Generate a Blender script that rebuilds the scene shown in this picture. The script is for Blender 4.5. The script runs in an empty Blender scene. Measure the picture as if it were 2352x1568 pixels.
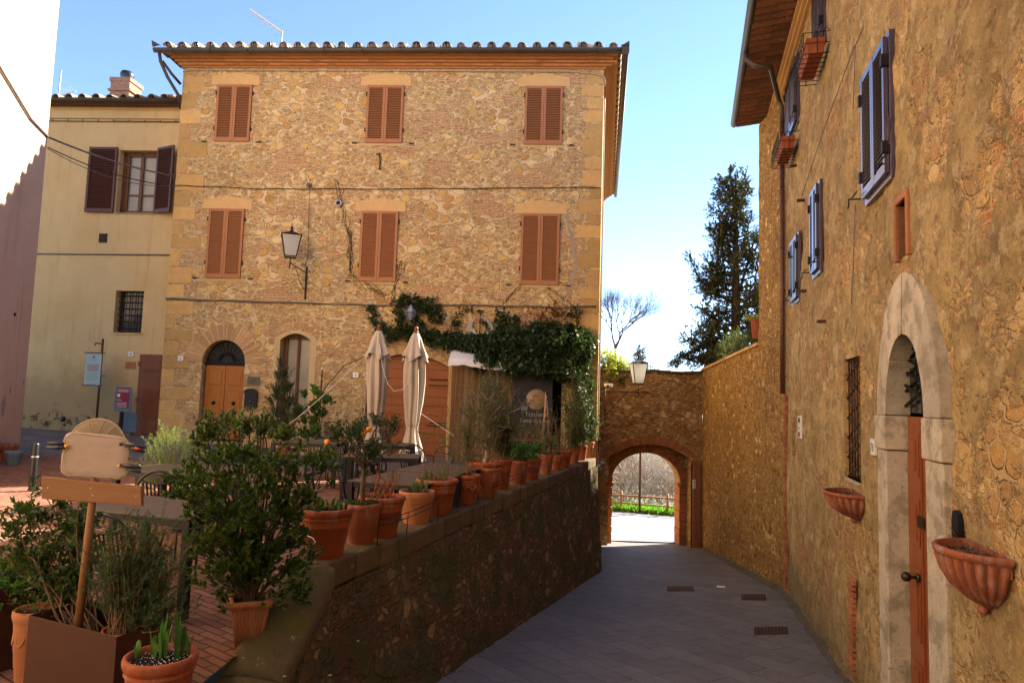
import bpy, bmesh, math, random
from math import sin, cos, pi, radians, atan2, sqrt
from mathutils import Vector, Matrix, noise
from mathutils.geometry import tessellate_polygon
SC = bpy.context.scene
COL = SC.collection
R = random.Random(7)
# ------------------------------------------------------------------ camera
PITCH, ROLL, FPX, CX, CY = radians(4.72), radians(1.76), 1568.0, 1176.0, 784.0
cam = bpy.data.cameras.new('camera'); cam.lens = 24; cam.sensor_width = 36
cam.clip_end = 3000; cam.clip_start = .05
co = bpy.data.objects.new('camera', cam); COL.objects.link(co)
co.matrix_world = Matrix.Rotation(pi/2+PITCH, 4, 'X') @ Matrix.Rotation(ROLL, 4, 'Z')
SC.camera = co
# ------------------------------------------------------------------ light
SUN = Vector((.80, .60, .70)).normalized()
w = bpy.data.worlds.new('World'); SC.world = w; w.use_nodes = True
wn = w.node_tree; bg = wn.nodes['Background']; bg.inputs[1].default_value = .095
sky = wn.nodes.new('ShaderNodeTexSky'); sky.sky_type = 'NISHITA'; sky.sun_disc = False
sky.sun_elevation = math.asin(SUN.z); sky.sun_rotation = atan2(SUN.x, SUN.y)
sky.altitude = 300; sky.air_density = .58; sky.dust_density = .0; sky.ozone_density = 2.0
wn.links.new(sky.outputs[0], bg.inputs[0])
sl = bpy.data.lights.new('sun', 'SUN'); sl.energy = 5.0; sl.angle = radians(.5); sl.color = (1, .92, .78)
so = bpy.data.objects.new('sun', sl); COL.objects.link(so)
so.rotation_euler = SUN.to_track_quat('Z', 'Y').to_euler()
SC.view_settings.view_transform = 'Standard'; SC.view_settings.look = 'None'
SC.view_settings.exposure = 2.38; SC.view_settings.gamma = 1
SC.cycles.max_bounces = 8; SC.cycles.diffuse_bounces = 5
# ------------------------------------------------------------------ pixel to world
def ray(px, py):
    x = (px-CX)/FPX; u = -(py-CY)/FPX; c, s = cos(ROLL), sin(ROLL)
    a = x*c-u*s; b = x*s+u*c
    return Vector((a, cos(PITCH)-b*sin(PITCH), sin(PITCH)+b*cos(PITCH)))
def atZ(px, py, z): d = ray(px, py); return d*(z/d.z)
def atY(px, py, y): d = ray(px, py); return d*(y/d.y)
class Fr:
    def __init__(s, ox, oy, ang):
        s.o = Vector((ox, oy, 0)); s.a = ang
        s.x = Vector((cos(ang), sin(ang), 0)); s.y = Vector((-sin(ang), cos(ang), 0))
    def hit(s, px, py, off=0):
        d = ray(px, py); p = d*((s.o.dot(s.y)-off)/d.dot(s.y)); q = p-s.o
        return q.dot(s.x), p.z
    def w(s, x, y, z): return s.o+s.x*x+s.y*y+Vector((0, 0, z))
WF = Fr(0, 0, 0)
F = Fr(0, 17.4, radians(-3.26))                      # main stone facade
Y = Fr(0, 18.1, radians(-3.26))                      # plastered house
S = Fr(*F.w(2.2, 0, 0).xy, atan2(1, .135))           # street side of the stone house
RW = Fr(5.75, 14.3, atan2(-1, -.265))                # right hand house
GW = Fr(5.75, 14.3, atan2(-9.2, -.85))               # garden wall
T = Fr(-1.4, 5.6, atan2(11.67, 3.6))                 # parapet of the terrace
A = Fr(0, 23.5, 0)                                   # gate
LW = Fr(-9.7, 13.7, atan2(1, -.31))                  # white house
def ground(x, y): return -1.895-.032*x+.013*y
def streetL(y): return -2.83-.13*(y-7) if y < 17.2 else -4.16-.105*(y-17.2)
def streetR(y): return -3.42-.066*(y-8.9) if y < 14.3 else -3.78-.112*(y-14.3)
# ------------------------------------------------------------------ mesh builder
org = {}
class MB:
    def __init__(s): s.v = []; s.f = []; s.sm = []; s.mi = []
    def add(s, vs, fs, sm=False, mi=0, M=None):
        n = len(s.v)
        s.v += [tuple(M @ Vector(p)) if M is not None else tuple(p) for p in vs]
        for f in fs: s.f.append([i+n for i in f]); s.sm.append(sm); s.mi.append(mi)
        return s
    def box(s, x0, x1, y0, y1, z0, z1, mi=0, M=None):
        return s.add([(x0,y0,z0),(x1,y0,z0),(x1,y1,z0),(x0,y1,z0),(x0,y0,z1),(x1,y0,z1),(x1,y1,z1),(x0,y1,z1)],
            [(0,3,2,1),(4,5,6,7),(0,1,5,4),(1,2,6,5),(2,3,7,6),(3,0,4,7)], False, mi, M)
    def tube(s, pts, r, n=6, mi=0, caps=True, M=None):
        pts = [Vector(p) for p in pts]; k = len(pts)
        rs = r if isinstance(r, (list, tuple)) else [r]*k
        vs = []; up = None
        for i, p in enumerate(pts):
            t = (pts[min(i+1, k-1)]-pts[max(i-1, 0)])
            t = t.normalized() if t.length > 1e-9 else Vector((0, 0, 1))
            if up is None: up = Vector((0, 0, 1)) if abs(t.z) < .9 else Vector((1, 0, 0))
            a = t.cross(up); a = a.normalized() if a.length > 1e-6 else t.orthogonal().normalized()
            b = a.cross(t).normalized(); up = b
            for j in range(n):
                g = 2*pi*j/n; vs.append(p+(a*cos(g)+b*sin(g))*rs[i])
        fs = [(i*n+j, i*n+(j+1) % n, (i+1)*n+(j+1) % n, (i+1)*n+j) for i in range(k-1) for j in range(n)]
        if caps: fs += [tuple(range(n))[::-1], tuple(range((k-1)*n, k*n))]
        return s.add(vs, fs, n > 4, mi, M)
    def cyl(s, a, b, r, n=10, r1=None, mi=0, M=None): return s.tube([a, b], [r, r if r1 is None else r1], n, mi, True, M)
    def lathe(s, prof, n=24, c=(0, 0, 0), mod=None, mi=0, M=None, a0=0, a1=2*pi):
        vs = []; full = abs(a1-a0-2*pi) < 1e-6; m = n if full else n+1
        for i, (r, z) in enumerate(prof):
            for j in range(m):
                g = a0+(a1-a0)*j/n; q = r*(mod(g, z, i) if mod else 1)
                vs.append((c[0]+q*cos(g), c[1]+q*sin(g), c[2]+z))
        fs = [(i*m+j, i*m+(j+1) % m, (i+1)*m+(j+1) % m, (i+1)*m+j) for i in range(len(prof)-1) for j in range(n)]
        return s.add(vs, fs, True, mi, M)
    def sph(s, c, r, n=10, mi=0, sz=1):
        return s.lathe([(r*sin(pi*i/n)+1e-5, -r*sz*cos(pi*i/n)) for i in range(n+1)], n*2, c, mi=mi)
    def prism(s, poly, y0, y1, mi=0, holes=(), M=None, back=True):
        """polygon in x,z extruded along y"""
        loops = [[Vector((p[0], p[1], 0)) for p in poly]]+[[Vector((p[0], p[1], 0)) for p in h] for h in holes]
        tri = tessellate_polygon(loops); flat = [q for l in loops for q in l]
        s.add([(q.x, y0, q.y) for q in flat], tri, False, mi, M)
        if back: s.add([(q.x, y1, q.y) for q in flat], tri, False, mi, M)
        for l in loops:
            n = len(l)
            s.add([(q.x, y0, q.y) for q in l]+[(q.x, y1, q.y) for q in l], [(i, (i+1) % n, n+(i+1) % n, n+i) for i in range(n)], False, mi, M)
        return s
    def build(s, name, mat, parent=None, bevel=0, label=None, fr=None, base=(0, 0, 0), weld=False):
        me = bpy.data.meshes.new(name)
        o0 = org[parent.name] if parent is not None else Vector(base)
        me.from_pydata([Vector(p)-o0 for p in s.v], [], s.f)
        me.polygons.foreach_set('use_smooth', s.sm); me.polygons.foreach_set('material_index', s.mi)
        for m in (mat if isinstance(mat, (list, tuple)) else [mat]): me.materials.append(m)
        bm = bmesh.new(); bm.from_mesh(me)
        if weld: bmesh.ops.remove_doubles(bm, verts=bm.verts, dist=1e-4)
        bmesh.ops.recalc_face_normals(bm, faces=bm.faces); bm.to_mesh(me); bm.free()
        o = bpy.data.objects.new(name, me); COL.objects.link(o)
        if parent is not None: o.parent = parent
        else:
            f = fr or WF; o.location = f.w(*base); o.rotation_euler = (0, 0, f.a)
        org[o.name] = o0
        if bevel:
            b = o.modifiers.new('bevel', 'BEVEL'); b.width = bevel; b.segments = 2; b.limit_method = 'ANGLE'; b.angle_limit = radians(40)
        if label: o['label'] = label
        return o
def tag(o, label, cat, group=None, kind=None):
    o['label'] = label; o['category'] = cat
    if group: o['group'] = group
    if kind: o['kind'] = kind
    return o
def thing(name, label, cat, fr=WF, base=(0, 0, 0), group=None):
    o = bpy.data.objects.new(name, None); COL.objects.link(o); o.empty_display_size = .2
    o.location = fr.w(*base); o.rotation_euler = (0, 0, fr.a); org[o.name] = Vector(base)
    return tag(o, label, cat, group)
def struct(o): o['kind'] = 'structure'; return o
def kids(o): return [c for c in bpy.data.objects if c.parent == o]
def copy_tree(o, parent=None):
    c = o.copy(); COL.objects.link(c); c.parent = parent; org[c.name] = org[o.name]
    for k in kids(o): copy_tree(k, c)
    return c
def text_mb(mb, s, size, x, y, z, mi=0, M=None, align='CENTER'):
    cu = bpy.data.curves.new('t', 'FONT'); cu.body = s; cu.size = size; cu.align_x = align; cu.resolution_u = 3
    ob = bpy.data.objects.new('t', cu); COL.objects.link(ob)
    me = bpy.data.meshes.new_from_object(ob)
    T_ = Matrix.Translation((x, y, z)) @ Matrix.Rotation(pi/2, 4, 'X')
    if M is not None: T_ = M @ T_
    mb.add([tuple(T_ @ v.co) for v in me.vertices], [tuple(p.vertices) for p in me.polygons], False, mi)
    bpy.data.objects.remove(ob); bpy.data.curves.remove(cu); bpy.data.meshes.remove(me)
# ------------------------------------------------------------------ materials
class NT:
    def __init__(s, name):
        s.m = bpy.data.materials.new(name); s.m.use_nodes = True; s.t = s.m.node_tree
        s.b = s.t.nodes['Principled BSDF']; s.b.inputs['Roughness'].default_value = .85
        s.b.inputs['Specular IOR Level'].default_value = .3
    def n(s, typ, ins=None, **pr):
        nd = s.t.nodes.new(typ)
        for k, v in pr.items(): setattr(nd, k, v)
        for k, v in (ins or {}).items():
            if isinstance(v, bpy.types.NodeSocket): s.t.links.new(v, nd.inputs[k])
            else: nd.inputs[k].default_value = v
        return nd
    def set(s, k, v):
        if isinstance(v, bpy.types.NodeSocket): s.t.links.new(v, s.b.inputs[k])
        else: s.b.inputs[k].default_value = v
    def math(s, op, a, b=0.0, c=0.0): return s.n('ShaderNodeMath', {0: a, 1: b, 2: c}, operation=op).outputs[0]
    def mix(s, f, a, b, typ='MIX'):
        nd = s.n('ShaderNodeMix', data_type='RGBA', blend_type=typ)
        for i, v in ((0, f), (6, a), (7, b)):
            if isinstance(v, bpy.types.NodeSocket): s.t.links.new(v, nd.inputs[i])
            else: nd.inputs[i].default_value = v if i == 0 else (*v[:3], 1)
        return nd.outputs[2]
    def mixf(s, f, a, b): return s.n('ShaderNodeMix', {0: f, 2: a, 3: b}, data_type='FLOAT').outputs[0]
    def step(s, v, a, b, lo=0.0, hi=1.0):
        return s.n('ShaderNodeMapRange', {0: v, 1: a, 2: b, 3: lo, 4: hi}, interpolation_type='SMOOTHSTEP').outputs[0]
    def noise(s, vec, sc, det=4, rough=.55, dim='3D'):
        nd = s.n('ShaderNodeTexNoise', {'Scale': sc, 'Detail': det, 'Roughness': rough}, noise_dimensions=dim)
        if vec is not None: s.t.links.new(vec, nd.inputs['Vector'])
        return nd.outputs['Fac']
    def ramp(s, v, stops, const=False):
        nd = s.n('ShaderNodeValToRGB', {0: v}); cr = nd.color_ramp
        if const: cr.interpolation = 'CONSTANT'
        while len(cr.elements) < len(stops): cr.elements.new(.5)
        for e, (p, c) in zip(cr.elements, stops): e.position = p; e.color = (*c, 1)
        return nd.outputs[0]
    def co(s, kind='Object'): return s.n('ShaderNodeTexCoord').outputs[kind]
    def bump(s, h, st=.5, d=.02):
        s.set('Normal', s.n('ShaderNodeBump', {'Strength': st, 'Distance': d, 'Height': h}).outputs[0])
def vscale(t, v, k): return t.n('ShaderNodeVectorMath', {0: v, 1: k}, operation='MULTIPLY').outputs[0]
def uvw(t):
    """in-wall coordinates: (x+y, z)"""
    c = t.n('ShaderNodeSeparateXYZ', {0: t.co()})
    u = t.math('ADD', c.outputs[0], c.outputs[1])
    return t.n('ShaderNodeCombineXYZ', {0: u, 1: c.outputs[2]}).outputs[0], u, c.outputs[2]
def simple(name, col, rough=.7, var=.12, sc=8, bump=.15, metal=0, spec=.3, bd=.01, det=5, streak=0):
    t = NT(name); c = t.co(); f = t.noise(c, sc, det, .65)
    big = t.noise(c, sc*.17, 3)
    a = tuple(max(0, q*(1-var)) for q in col); b = tuple(q*(1+var) for q in col)
    k = t.mix(f, a, b)
    k = t.mix(t.step(big, .3, .7, 0, .5), k, t.mix(1.0, k, tuple(1-var*1.2 for _ in range(3)), 'MULTIPLY'))
    if streak:
        st = t.noise(vscale(t, c, (14, 14, 1.2)), 1, 4)
        k = t.mix(t.step(st, .5, .75, 0, streak), k, tuple(q*.45 for q in col))
    t.set('Base Color', k); t.set('Roughness', rough); t.set('Metallic', metal); t.set('Specular IOR Level', spec)
    if bump: t.bump(f, bump, bd)
    return t.m
def masonry(name, stones, mortar, sc=3.0, mort=.05, brick=.55, bricks=((.42,.16,.07),(.5,.27,.13)), plaster=None, pcol=(.5,.33,.14),
            moss=None, mosscol=(.06,.08,.02), bumps=.7, dist=.03, dark=.25, seed=0, ywhite=.5, patch=None, crev=.6, crevc=(.13,.065,.03), rough=1.0, warp=1.0, mott=1.0, relief=.6):
    t = NT(name); v, u, z = uvw(t)
    v = t.n('ShaderNodeVectorMath', {0: v, 1: (seed*7.3, seed*3.1, 0)}, operation='ADD').outputs[0]
    nz = t.n('ShaderNodeTexNoise', {'Vector': v, 'Scale': 2.3, 'Detail': 3}).outputs['Color']
    nz = t.n('ShaderNodeVectorMath', {0: nz, 1: (.5, .5, .5)}, operation='SUBTRACT').outputs[0]
    vd = t.n('ShaderNodeVectorMath', {0: nz, 1: (.34*warp, .20*warp, 0), 2: v}, operation='MULTIPLY_ADD').outputs[0]
    fine = t.n('ShaderNodeTexNoise', {'Vector': v, 'Scale': 14.0, 'Detail': 5, 'Roughness': .7})
    fo = fine.outputs['Fac']
    fd = t.n('ShaderNodeVectorMath', {0: fine.outputs['Color'], 1: (.5, .5, .5)}, operation='SUBTRACT').outputs[0]
    vd = t.n('ShaderNodeVectorMath', {0: fd, 1: (.085*warp, .055*warp, 0), 2: vd}, operation='MULTIPLY_ADD').outputs[0]
    def layer(k, kx, ky, mw):
        vv = vscale(t, vd, (kx, ky, 1))
        c = t.n('ShaderNodeTexVoronoi', {'Vector': vv, 'Scale': k, 'Randomness': .95}, voronoi_dimensions='2D')
        e = t.n('ShaderNodeTexVoronoi', {'Vector': vv, 'Scale': k, 'Randomness': .95}, voronoi_dimensions='2D', feature='DISTANCE_TO_EDGE')
        s_ = t.n('ShaderNodeSeparateColor', {0: c.outputs['Color']})
        ed = t.math('ADD', e.outputs[0], t.math('MULTIPLY_ADD', fo, .10, -.05))
        rd = t.step(t.math('MULTIPLY_ADD', fo, .22, c.outputs['Distance']), .74, .56)
        return s_.outputs[0], s_.outputs[1], t.math('MULTIPLY', t.step(ed, mw*.5, mw*2.2), rd)
    c1, g1, e1 = layer(sc, 1, 1.45, mort*1.35); c2, g2, e2 = layer(sc*2.5, .8, 1.6, mort*2.0)
    msk = t.step(t.math('ADD', t.noise(v, 1.3, 3), t.math('MULTIPLY', g1, .28)), .66, .72)
    n = len(stones)
    stop = [(i/n, s_) for i, s_ in enumerate(stones)]
    col1 = t.ramp(c1, stop, True); col2 = t.ramp(c2, stop[::-1] and [(i/n, s_) for i, s_ in enumerate(stones[::-1])], True)
    col = t.mix(msk, col2, col1); ed = t.mixf(msk, e2, e1)
    shade = t.mixf(msk, g2, g1)
    col = t.mix(1.0, col, t.ramp(shade, [(0, (.84,.82,.8)), (1, (1.14,1.12,1.1))]), 'MULTIPLY')
    # brick areas
    if brick:
        bt = t.n('ShaderNodeTexBrick', {'Vector': vd, 'Color1': (*bricks[0], 1), 'Color2': (*bricks[1], 1), 'Mortar': (*mortar, 1), 'Scale': 1.0,
            'Mortar Size': .010, 'Mortar Smooth': .3, 'Bias': .1, 'Brick Width': .25, 'Row Height': .066}, offset=.5)
        bm_ = t.step(t.math('ADD', t.noise(vscale(t, v, (.55, 1.1, 1)), 1.25, 4, .6), t.math('MULTIPLY_ADD', g2, .12, -.06)), brick, brick+.03)
        col = t.mix(bm_, col, t.mix(t.step(fo, .35, .75, 0, .6), bt.outputs['Color'], tuple(q*.62 for q in bricks[0])))
        ed = t.mixf(bm_, ed, t.math('SUBTRACT', 1.0, bt.outputs['Fac']))
    cv = t.math('MULTIPLY', t.math('SUBTRACT', t.step(ed, .03, .22), t.step(ed, .30, .75)), t.step(t.noise(v, 4.2, 4, .7), .40, .60))
    mcol = t.mix(fo, tuple(q*.78 for q in mortar), tuple(q*1.12 for q in mortar))
    col = t.mix(ed, mcol, col)
    col = t.mix(t.math('MULTIPLY', cv, crev), col, crevc)  # crevice shade mixed into the colour along the stone edges
    # surface mottling
    f2 = t.noise(v, 45, 4, .7)
    col = t.mix(t.step(fo, .35, .7, 0, .45*mott), col, t.mix(1.0, col, (.66,.60,.52), 'MULTIPLY'))
    col = t.mix(t.step(f2, .40, .75, 0, .65*mott), col, t.mix(1.0, col, (.55,.5,.45), 'MULTIPLY'))
    col = t.mix(t.step(t.noise(v, .55, 5, .6), .45, .75, 0, dark), col, t.mix(1.0, col, (.5,.46,.44), 'MULTIPLY'))
    col = t.mix(t.step(t.noise(v, 3.2, 5, .7), .62, .72, 0, ywhite), col, tuple(min(1, q*1.25) for q in mortar))
    pits = t.step(t.noise(v, 16, 3, .6), .70, .76)
    col = t.mix(t.math('MULTIPLY', pits, .75), col, (.07,.04,.02))
    h = t.math('MULTIPLY_ADD', fo, .55, t.math('MULTIPLY', ed, relief)); h = t.math('MULTIPLY_ADD', f2, .12, h); h = t.math('MULTIPLY_ADD', cv, -.35, h)
    h = t.math('MULTIPLY_ADD', pits, -.5, h)
    if plaster is not None:
        pn = t.noise(t.n('ShaderNodeVectorMath', {0: v, 1: (3.3, 9.1, 0)}, operation='ADD').outputs[0], .9, 7, .68)
        pm = t.step(pn, plaster, plaster+.05)
        def nz2(o_, k, d, r): return t.noise(t.n('ShaderNodeVectorMath', {0: vd, 1: (o_, o_*1.7, 0)}, operation='ADD').outputs[0], k, d, r)
        pc = t.mix(t.step(t.noise(v, 2.6, 8, .75), .36, .62), tuple(q*.66 for q in pcol), tuple(q*1.12 for q in pcol))
        la = t.step(nz2(3.1, 3.4, 9, .74), .525, .555); pc = t.mix(t.math('MULTIPLY', la, .8), pc, tuple(min(1, q*k) for q, k in zip(pcol, (1.22,1.32,1.6))))
        lb = t.step(nz2(9.7, 4.6, 9, .72), .585, .61); pc = t.mix(t.math('MULTIPLY', lb, .75), pc, (.44,.19,.075))
        lc = t.step(nz2(17.3, 2.1, 9, .78), .56, .60); pc = t.mix(t.math('MULTIPLY', lc, .75), pc, tuple(q*k for q, k in zip(pcol, (.52,.5,.55))))
        ld = t.step(nz2(27.3, 7.5, 7, .7), .60, .63); pc = t.mix(t.math('MULTIPLY', ld, .7), pc, (.50,.40,.25))
        spot = t.math('ADD', t.math('MULTIPLY', la, .6), t.math('MULTIPLY', lb, -.5))
        gash = t.step(nz2(5.5, 4.3, 8, .8), .64, .68)
        pc = t.mix(t.math('MULTIPLY', gash, .85*crev), pc, crevc)
        pc = t.mix(t.step(t.noise(v, .45, 6, .7), .40, .62, 0, .6), pc, t.mix(1.0, pc, (.60,.57,.55), 'MULTIPLY'))
        pc = t.mix(t.step(t.noise(v, 30, 4, .7), .45, .75, 0, .6), pc, tuple(q*.5 for q in pcol))
        pc = t.mix(t.math('MULTIPLY', pits, .6), pc, (.07,.04,.02))
        col = t.mix(pm, col, pc)
        ph = t.math('MULTIPLY_ADD', t.noise(v, 5.5, 8, .76), 1.7, .1); ph = t.math('MULTIPLY_ADD', spot, .22, ph); ph = t.math('MULTIPLY_ADD', gash, -.6, ph)
        h = t.mixf(pm, h, ph)
    if patch: col = patch(t, v, col, fo)
    if moss is not None:
        mm = t.step(t.math('ADD', t.noise(v, 1.7, 6, .65), t.math('MULTIPLY', fo, .12)), moss, moss+.12)
        col = t.mix(t.math('MULTIPLY', mm, .8), col, t.mix(fo, tuple(q*.6 for q in mosscol), tuple(q*1.6 for q in mosscol)))
    t.set('Base Color', col); t.set('Roughness', .92); t.set('Specular IOR Level', .2)
    t.bump(h, bumps, dist)
    return t.m
def damp(t, v, col, fo):
    z = t.math('SUBTRACT', t.n('ShaderNodeSeparateXYZ', {0: v}).outputs[1], 11*3.1)
    zz = t.math('MULTIPLY_ADD', t.noise(v, 1.6, 7, .72), 2.4, z)
    k = t.step(zz, -1.35, -2.15)
    return t.mix(t.math('MULTIPLY', k, .7), col, t.mix(fo, (.16,.13,.06), (.30,.24,.14)))
def leafm(name, a, b, c=None, rough=.5, trans=.25, spec=.4):
    t = NT(name); g = t.n('ShaderNodeNewGeometry')
    k = t.ramp(g.outputs['Random Per Island'], [(0, a), (.55, b), (1, c or b)])
    t.set('Base Color', k); t.set('Roughness', rough); t.set('Specular IOR Level', spec)
    t.set('Subsurface Weight', 0)
    tr = t.n('ShaderNodeBsdfTranslucent', {'Color': t.mix(1.0, k, (1.3, 1.5, .7), 'MULTIPLY')})
    mx = t.n('ShaderNodeMixShader', {0: trans, 1: t.b.outputs[0], 2: tr.outputs[0]})
    t.t.links.new(mx.outputs[0], t.t.nodes['Material Output'].inputs[0]); return t.m
def glass(name, col, rough=.08, spec=.8, var=.3):
    t = NT(name); f = t.noise(t.co(), 3, 3)
    t.set('Base Color', t.mix(f, tuple(q*(1-var) for q in col), tuple(q*(1+var) for q in col))); t.set('Roughness', rough); t.set('Specular IOR Level', spec); return t.m

OCH = [(.64,.42,.145),(.56,.34,.11),(.70,.49,.20),(.64,.44,.165),(.74,.56,.28),(.50,.285,.095),(.67,.45,.15),(.60,.35,.145),(.60,.42,.19)]
M = {}
M['facade'] = masonry('rubble_facade', OCH, (.80,.60,.335), 3.6, .04, .55, ((.52,.25,.11),(.64,.39,.19)), dark=.2, bumps=1.0, dist=.05, ywhite=.7, mott=.55, crev=.4)
M['side'] = masonry('rubble_side', OCH, (.6,.42,.24), 2.6, .045, .6, seed=3)
M['gate'] = masonry('rubble_gate', [(.50,.30,.12),(.38,.20,.08),(.60,.41,.19),(.68,.52,.30),(.33,.17,.06)], (.50,.33,.15), 3.0, .04, .60, ((.34,.11,.05),(.38,.17,.08)), plaster=.58, pcol=(.44,.27,.10), bumps=1.0, dist=.07, dark=.45, crev=.85, seed=5)
M['garden'] = masonry('rubble_garden', [(.60,.37,.11),(.42,.22,.06),(.78,.56,.24),(.52,.29,.07),(.30,.14,.045)], (.56,.34,.11), 5.0, .06, .66, ((.38,.14,.06),(.45,.2,.08)), plaster=.66, pcol=(.62,.39,.125), bumps=1.0, dist=.09, crev=1.0, dark=.45, seed=8)
M['right'] = masonry('rubble_right', [(.60,.40,.155),(.52,.32,.11),(.68,.49,.23),(.56,.37,.15),(.46,.28,.12)], (.64,.45,.20), 4.3, .04, .555, ((.50,.21,.08),(.58,.31,.13)), plaster=.45, pcol=(.72,.50,.205), bumps=1.0, dist=.065, dark=.35, seed=11, warp=.6, relief=.15, crev=.8, patch=damp)
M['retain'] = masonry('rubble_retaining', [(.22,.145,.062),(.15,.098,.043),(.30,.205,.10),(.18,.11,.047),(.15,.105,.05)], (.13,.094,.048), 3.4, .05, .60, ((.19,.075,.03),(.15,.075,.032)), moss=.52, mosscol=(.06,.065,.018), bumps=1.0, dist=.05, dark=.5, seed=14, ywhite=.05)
def blockstone(name, col, var=.25, moss=None, lich=None, bump=.8, sc=5):
    t = NT(name); c = t.co(); f = t.noise(c, sc, 7, .7); g = t.noise(c, sc*7, 4, .7)
    k = t.mix(f, tuple(q*(1-var) for q in col), tuple(q*(1+var) for q in col))
    gi = t.n('ShaderNodeNewGeometry').outputs['Random Per Island']
    k = t.mix(1.0, k, t.ramp(gi, [(0, (.75,.73,.7)), (1, (1.2,1.15,1.1))]), 'MULTIPLY')
    k = t.mix(t.step(g, .5, .8, 0, .5), k, t.mix(1.0, k, (.5,.46,.42), 'MULTIPLY'))
    if moss: k = t.mix(t.step(t.noise(c, sc*.5, 6, .65), .46, .62, 0, .85), k, moss)
    if lich: k = t.mix(t.step(t.noise(c, sc*1.8, 6, .7), .62, .68, 0, .8), k, lich)
    t.set('Base Color', k); t.set('Roughness', .92); t.bump(t.math('MULTIPLY_ADD', g, .3, f), bump, .025); return t.m
M['quoin'] = blockstone('sandstone_block', (.56,.36,.135), .32, lich=(.38,.22,.08))
M['lintel'] = blockstone('sandstone_lintel', (.56,.37,.16), .2)
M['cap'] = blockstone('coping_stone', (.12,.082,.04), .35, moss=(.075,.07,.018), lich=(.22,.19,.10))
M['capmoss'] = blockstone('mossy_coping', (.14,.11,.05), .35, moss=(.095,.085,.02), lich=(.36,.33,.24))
M['portal'] = blockstone('travertine', (.52,.46,.35), .5, moss=(.27,.225,.15), lich=(.17,.14,.09), sc=9, bump=1.0)
M['brickring'] = blockstone('brick_ring', (.36,.15,.065), .3)
M['cornice'] = blockstone('cornice_brick', (.42,.2,.08), .25, sc=9)
M['vous'] = blockstone('tufa_voussoir', (.52,.34,.17), .15)
def plasterm(name, col, stain=(.2,.12,.04), base=-1.0, damp=.0):
    t = NT(name); c = t.co(); f = t.noise(c, 2.2, 7, .65); g = t.noise(c, 30, 4, .6)
    k = t.mix(f, tuple(q*.88 for q in col), tuple(q*1.1 for q in col))
    k = t.mix(t.step(t.noise(c, .6, 5, .6), .45, .7, 0, .45), k, tuple(q*w_ for q, w_ in zip(col, (.8,.7,.55))))
    k = t.mix(t.step(t.noise(vscale(t, c, (5, 5, .45)), 1, 6, .7), .50, .72, 0, .45), k, tuple(q*w_ for q, w_ in zip(col, (.62,.58,.5))))
    if damp:
        z = t.n('ShaderNodeSeparateXYZ', {0: c}).outputs[2]
        zz = t.math('MULTIPLY_ADD', t.noise(c, 1.4, 6, .7), 1.6, z)
        k = t.mix(t.step(zz, base+damp, base+damp*.55, 0, .6), k, stain)
        k = t.mix(t.math('MULTIPLY', t.step(zz, base+damp*.55, base+damp*.35), t.step(t.noise(c, 3.5, 6, .75), .5, .6)), k, tuple(q*.3 for q in stain))
    t.set('Base Color', k); t.set('Roughness', .93); t.bump(t.math('MULTIPLY_ADD', g, .3, f), .6, .03); return t.m
M['yplaster'] = plasterm('ochre_plaster', (.64,.455,.215), (.27,.17,.07), -1.4, 3.2)
M['wplaster'] = plasterm('pale_plaster', (.62,.45,.31), (.38,.28,.21), -1.4, 1.4)
M['creamp'] = plasterm('cream_plaster', (.56,.42,.22))
M['greyp'] = plasterm('grey_cement', (.36,.31,.24))
def wood(name, col, var=.35, rough=.5, ax=(1,1,.12), sc=9, bump=.25):
    t = NT(name); c = vscale(t, t.co(), ax); f = t.noise(c, sc, 6, .65); g = t.noise(c, sc*5, 4, .6)
    k = t.mix(f, tuple(q*(1-var) for q in col), tuple(q*(1+var) for q in col))
    k = t.mix(t.step(g, .5, .75, 0, .35), k, tuple(q*.5 for q in col))
    t.set('Base Color', k); t.set('Roughness', rough); t.bump(g, bump, .004); return t.m
M['shut'] = wood('terracotta_paint', (.39,.16,.062), .08, .5, bump=.05)
M['shutb'] = wood('brown_paint', (.10,.03,.018), .12, .45, bump=.05)
M['shutd'] = simple('plum_sky_gloss', (.05,.035,.065), .2, .1, 6, .03, spec=1.0)  # blue of the reflected sky is put into this base colour
M['door'] = wood('honey_wood', (.40,.155,.035), .22, .4)
M['gated'] = wood('red_plank', (.28,.088,.022), .35, .5, (.15,1,1))
M['ddoor'] = wood('chestnut_wood', (.19,.06,.02), .3, .45)
M['rdoor'] = wood('mahogany_wood', (.24,.065,.02), .3, .35)
M['post'] = wood('weathered_post', (.24,.11,.04), .3, .6)
M['board'] = wood('weathered_board', (.26,.125,.055), .3, .7, (.12,1,1))
M['brown'] = wood('umber_frame', (.12,.05,.02), .2, .4)
M['gut'] = simple('brown_gutter', (.085,.065,.045), .5, .2, 10, .1, .3, streak=.3)
M['gutc'] = simple('copper_pipe', (.12,.055,.035), .45, .25, 10, .1, .3)
M['iron'] = simple('black_iron', (.018,.018,.02), .5, .3, 20, .2, .5)
M['rust'] = simple('rusty_iron', (.085,.04,.02), .8, .4, 20, .3, .2)
M['chair'] = simple('black_steel', (.012,.014,.018), .35, .2, 20, .03, .4, spec=.6)
M['tabl'] = simple('taupe_top', (.075,.055,.04), .45, .08, 12, .03)
M['tablf'] = simple('anthracite_frame', (.016,.015,.015), .5, .1, 12, .03)
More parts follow.
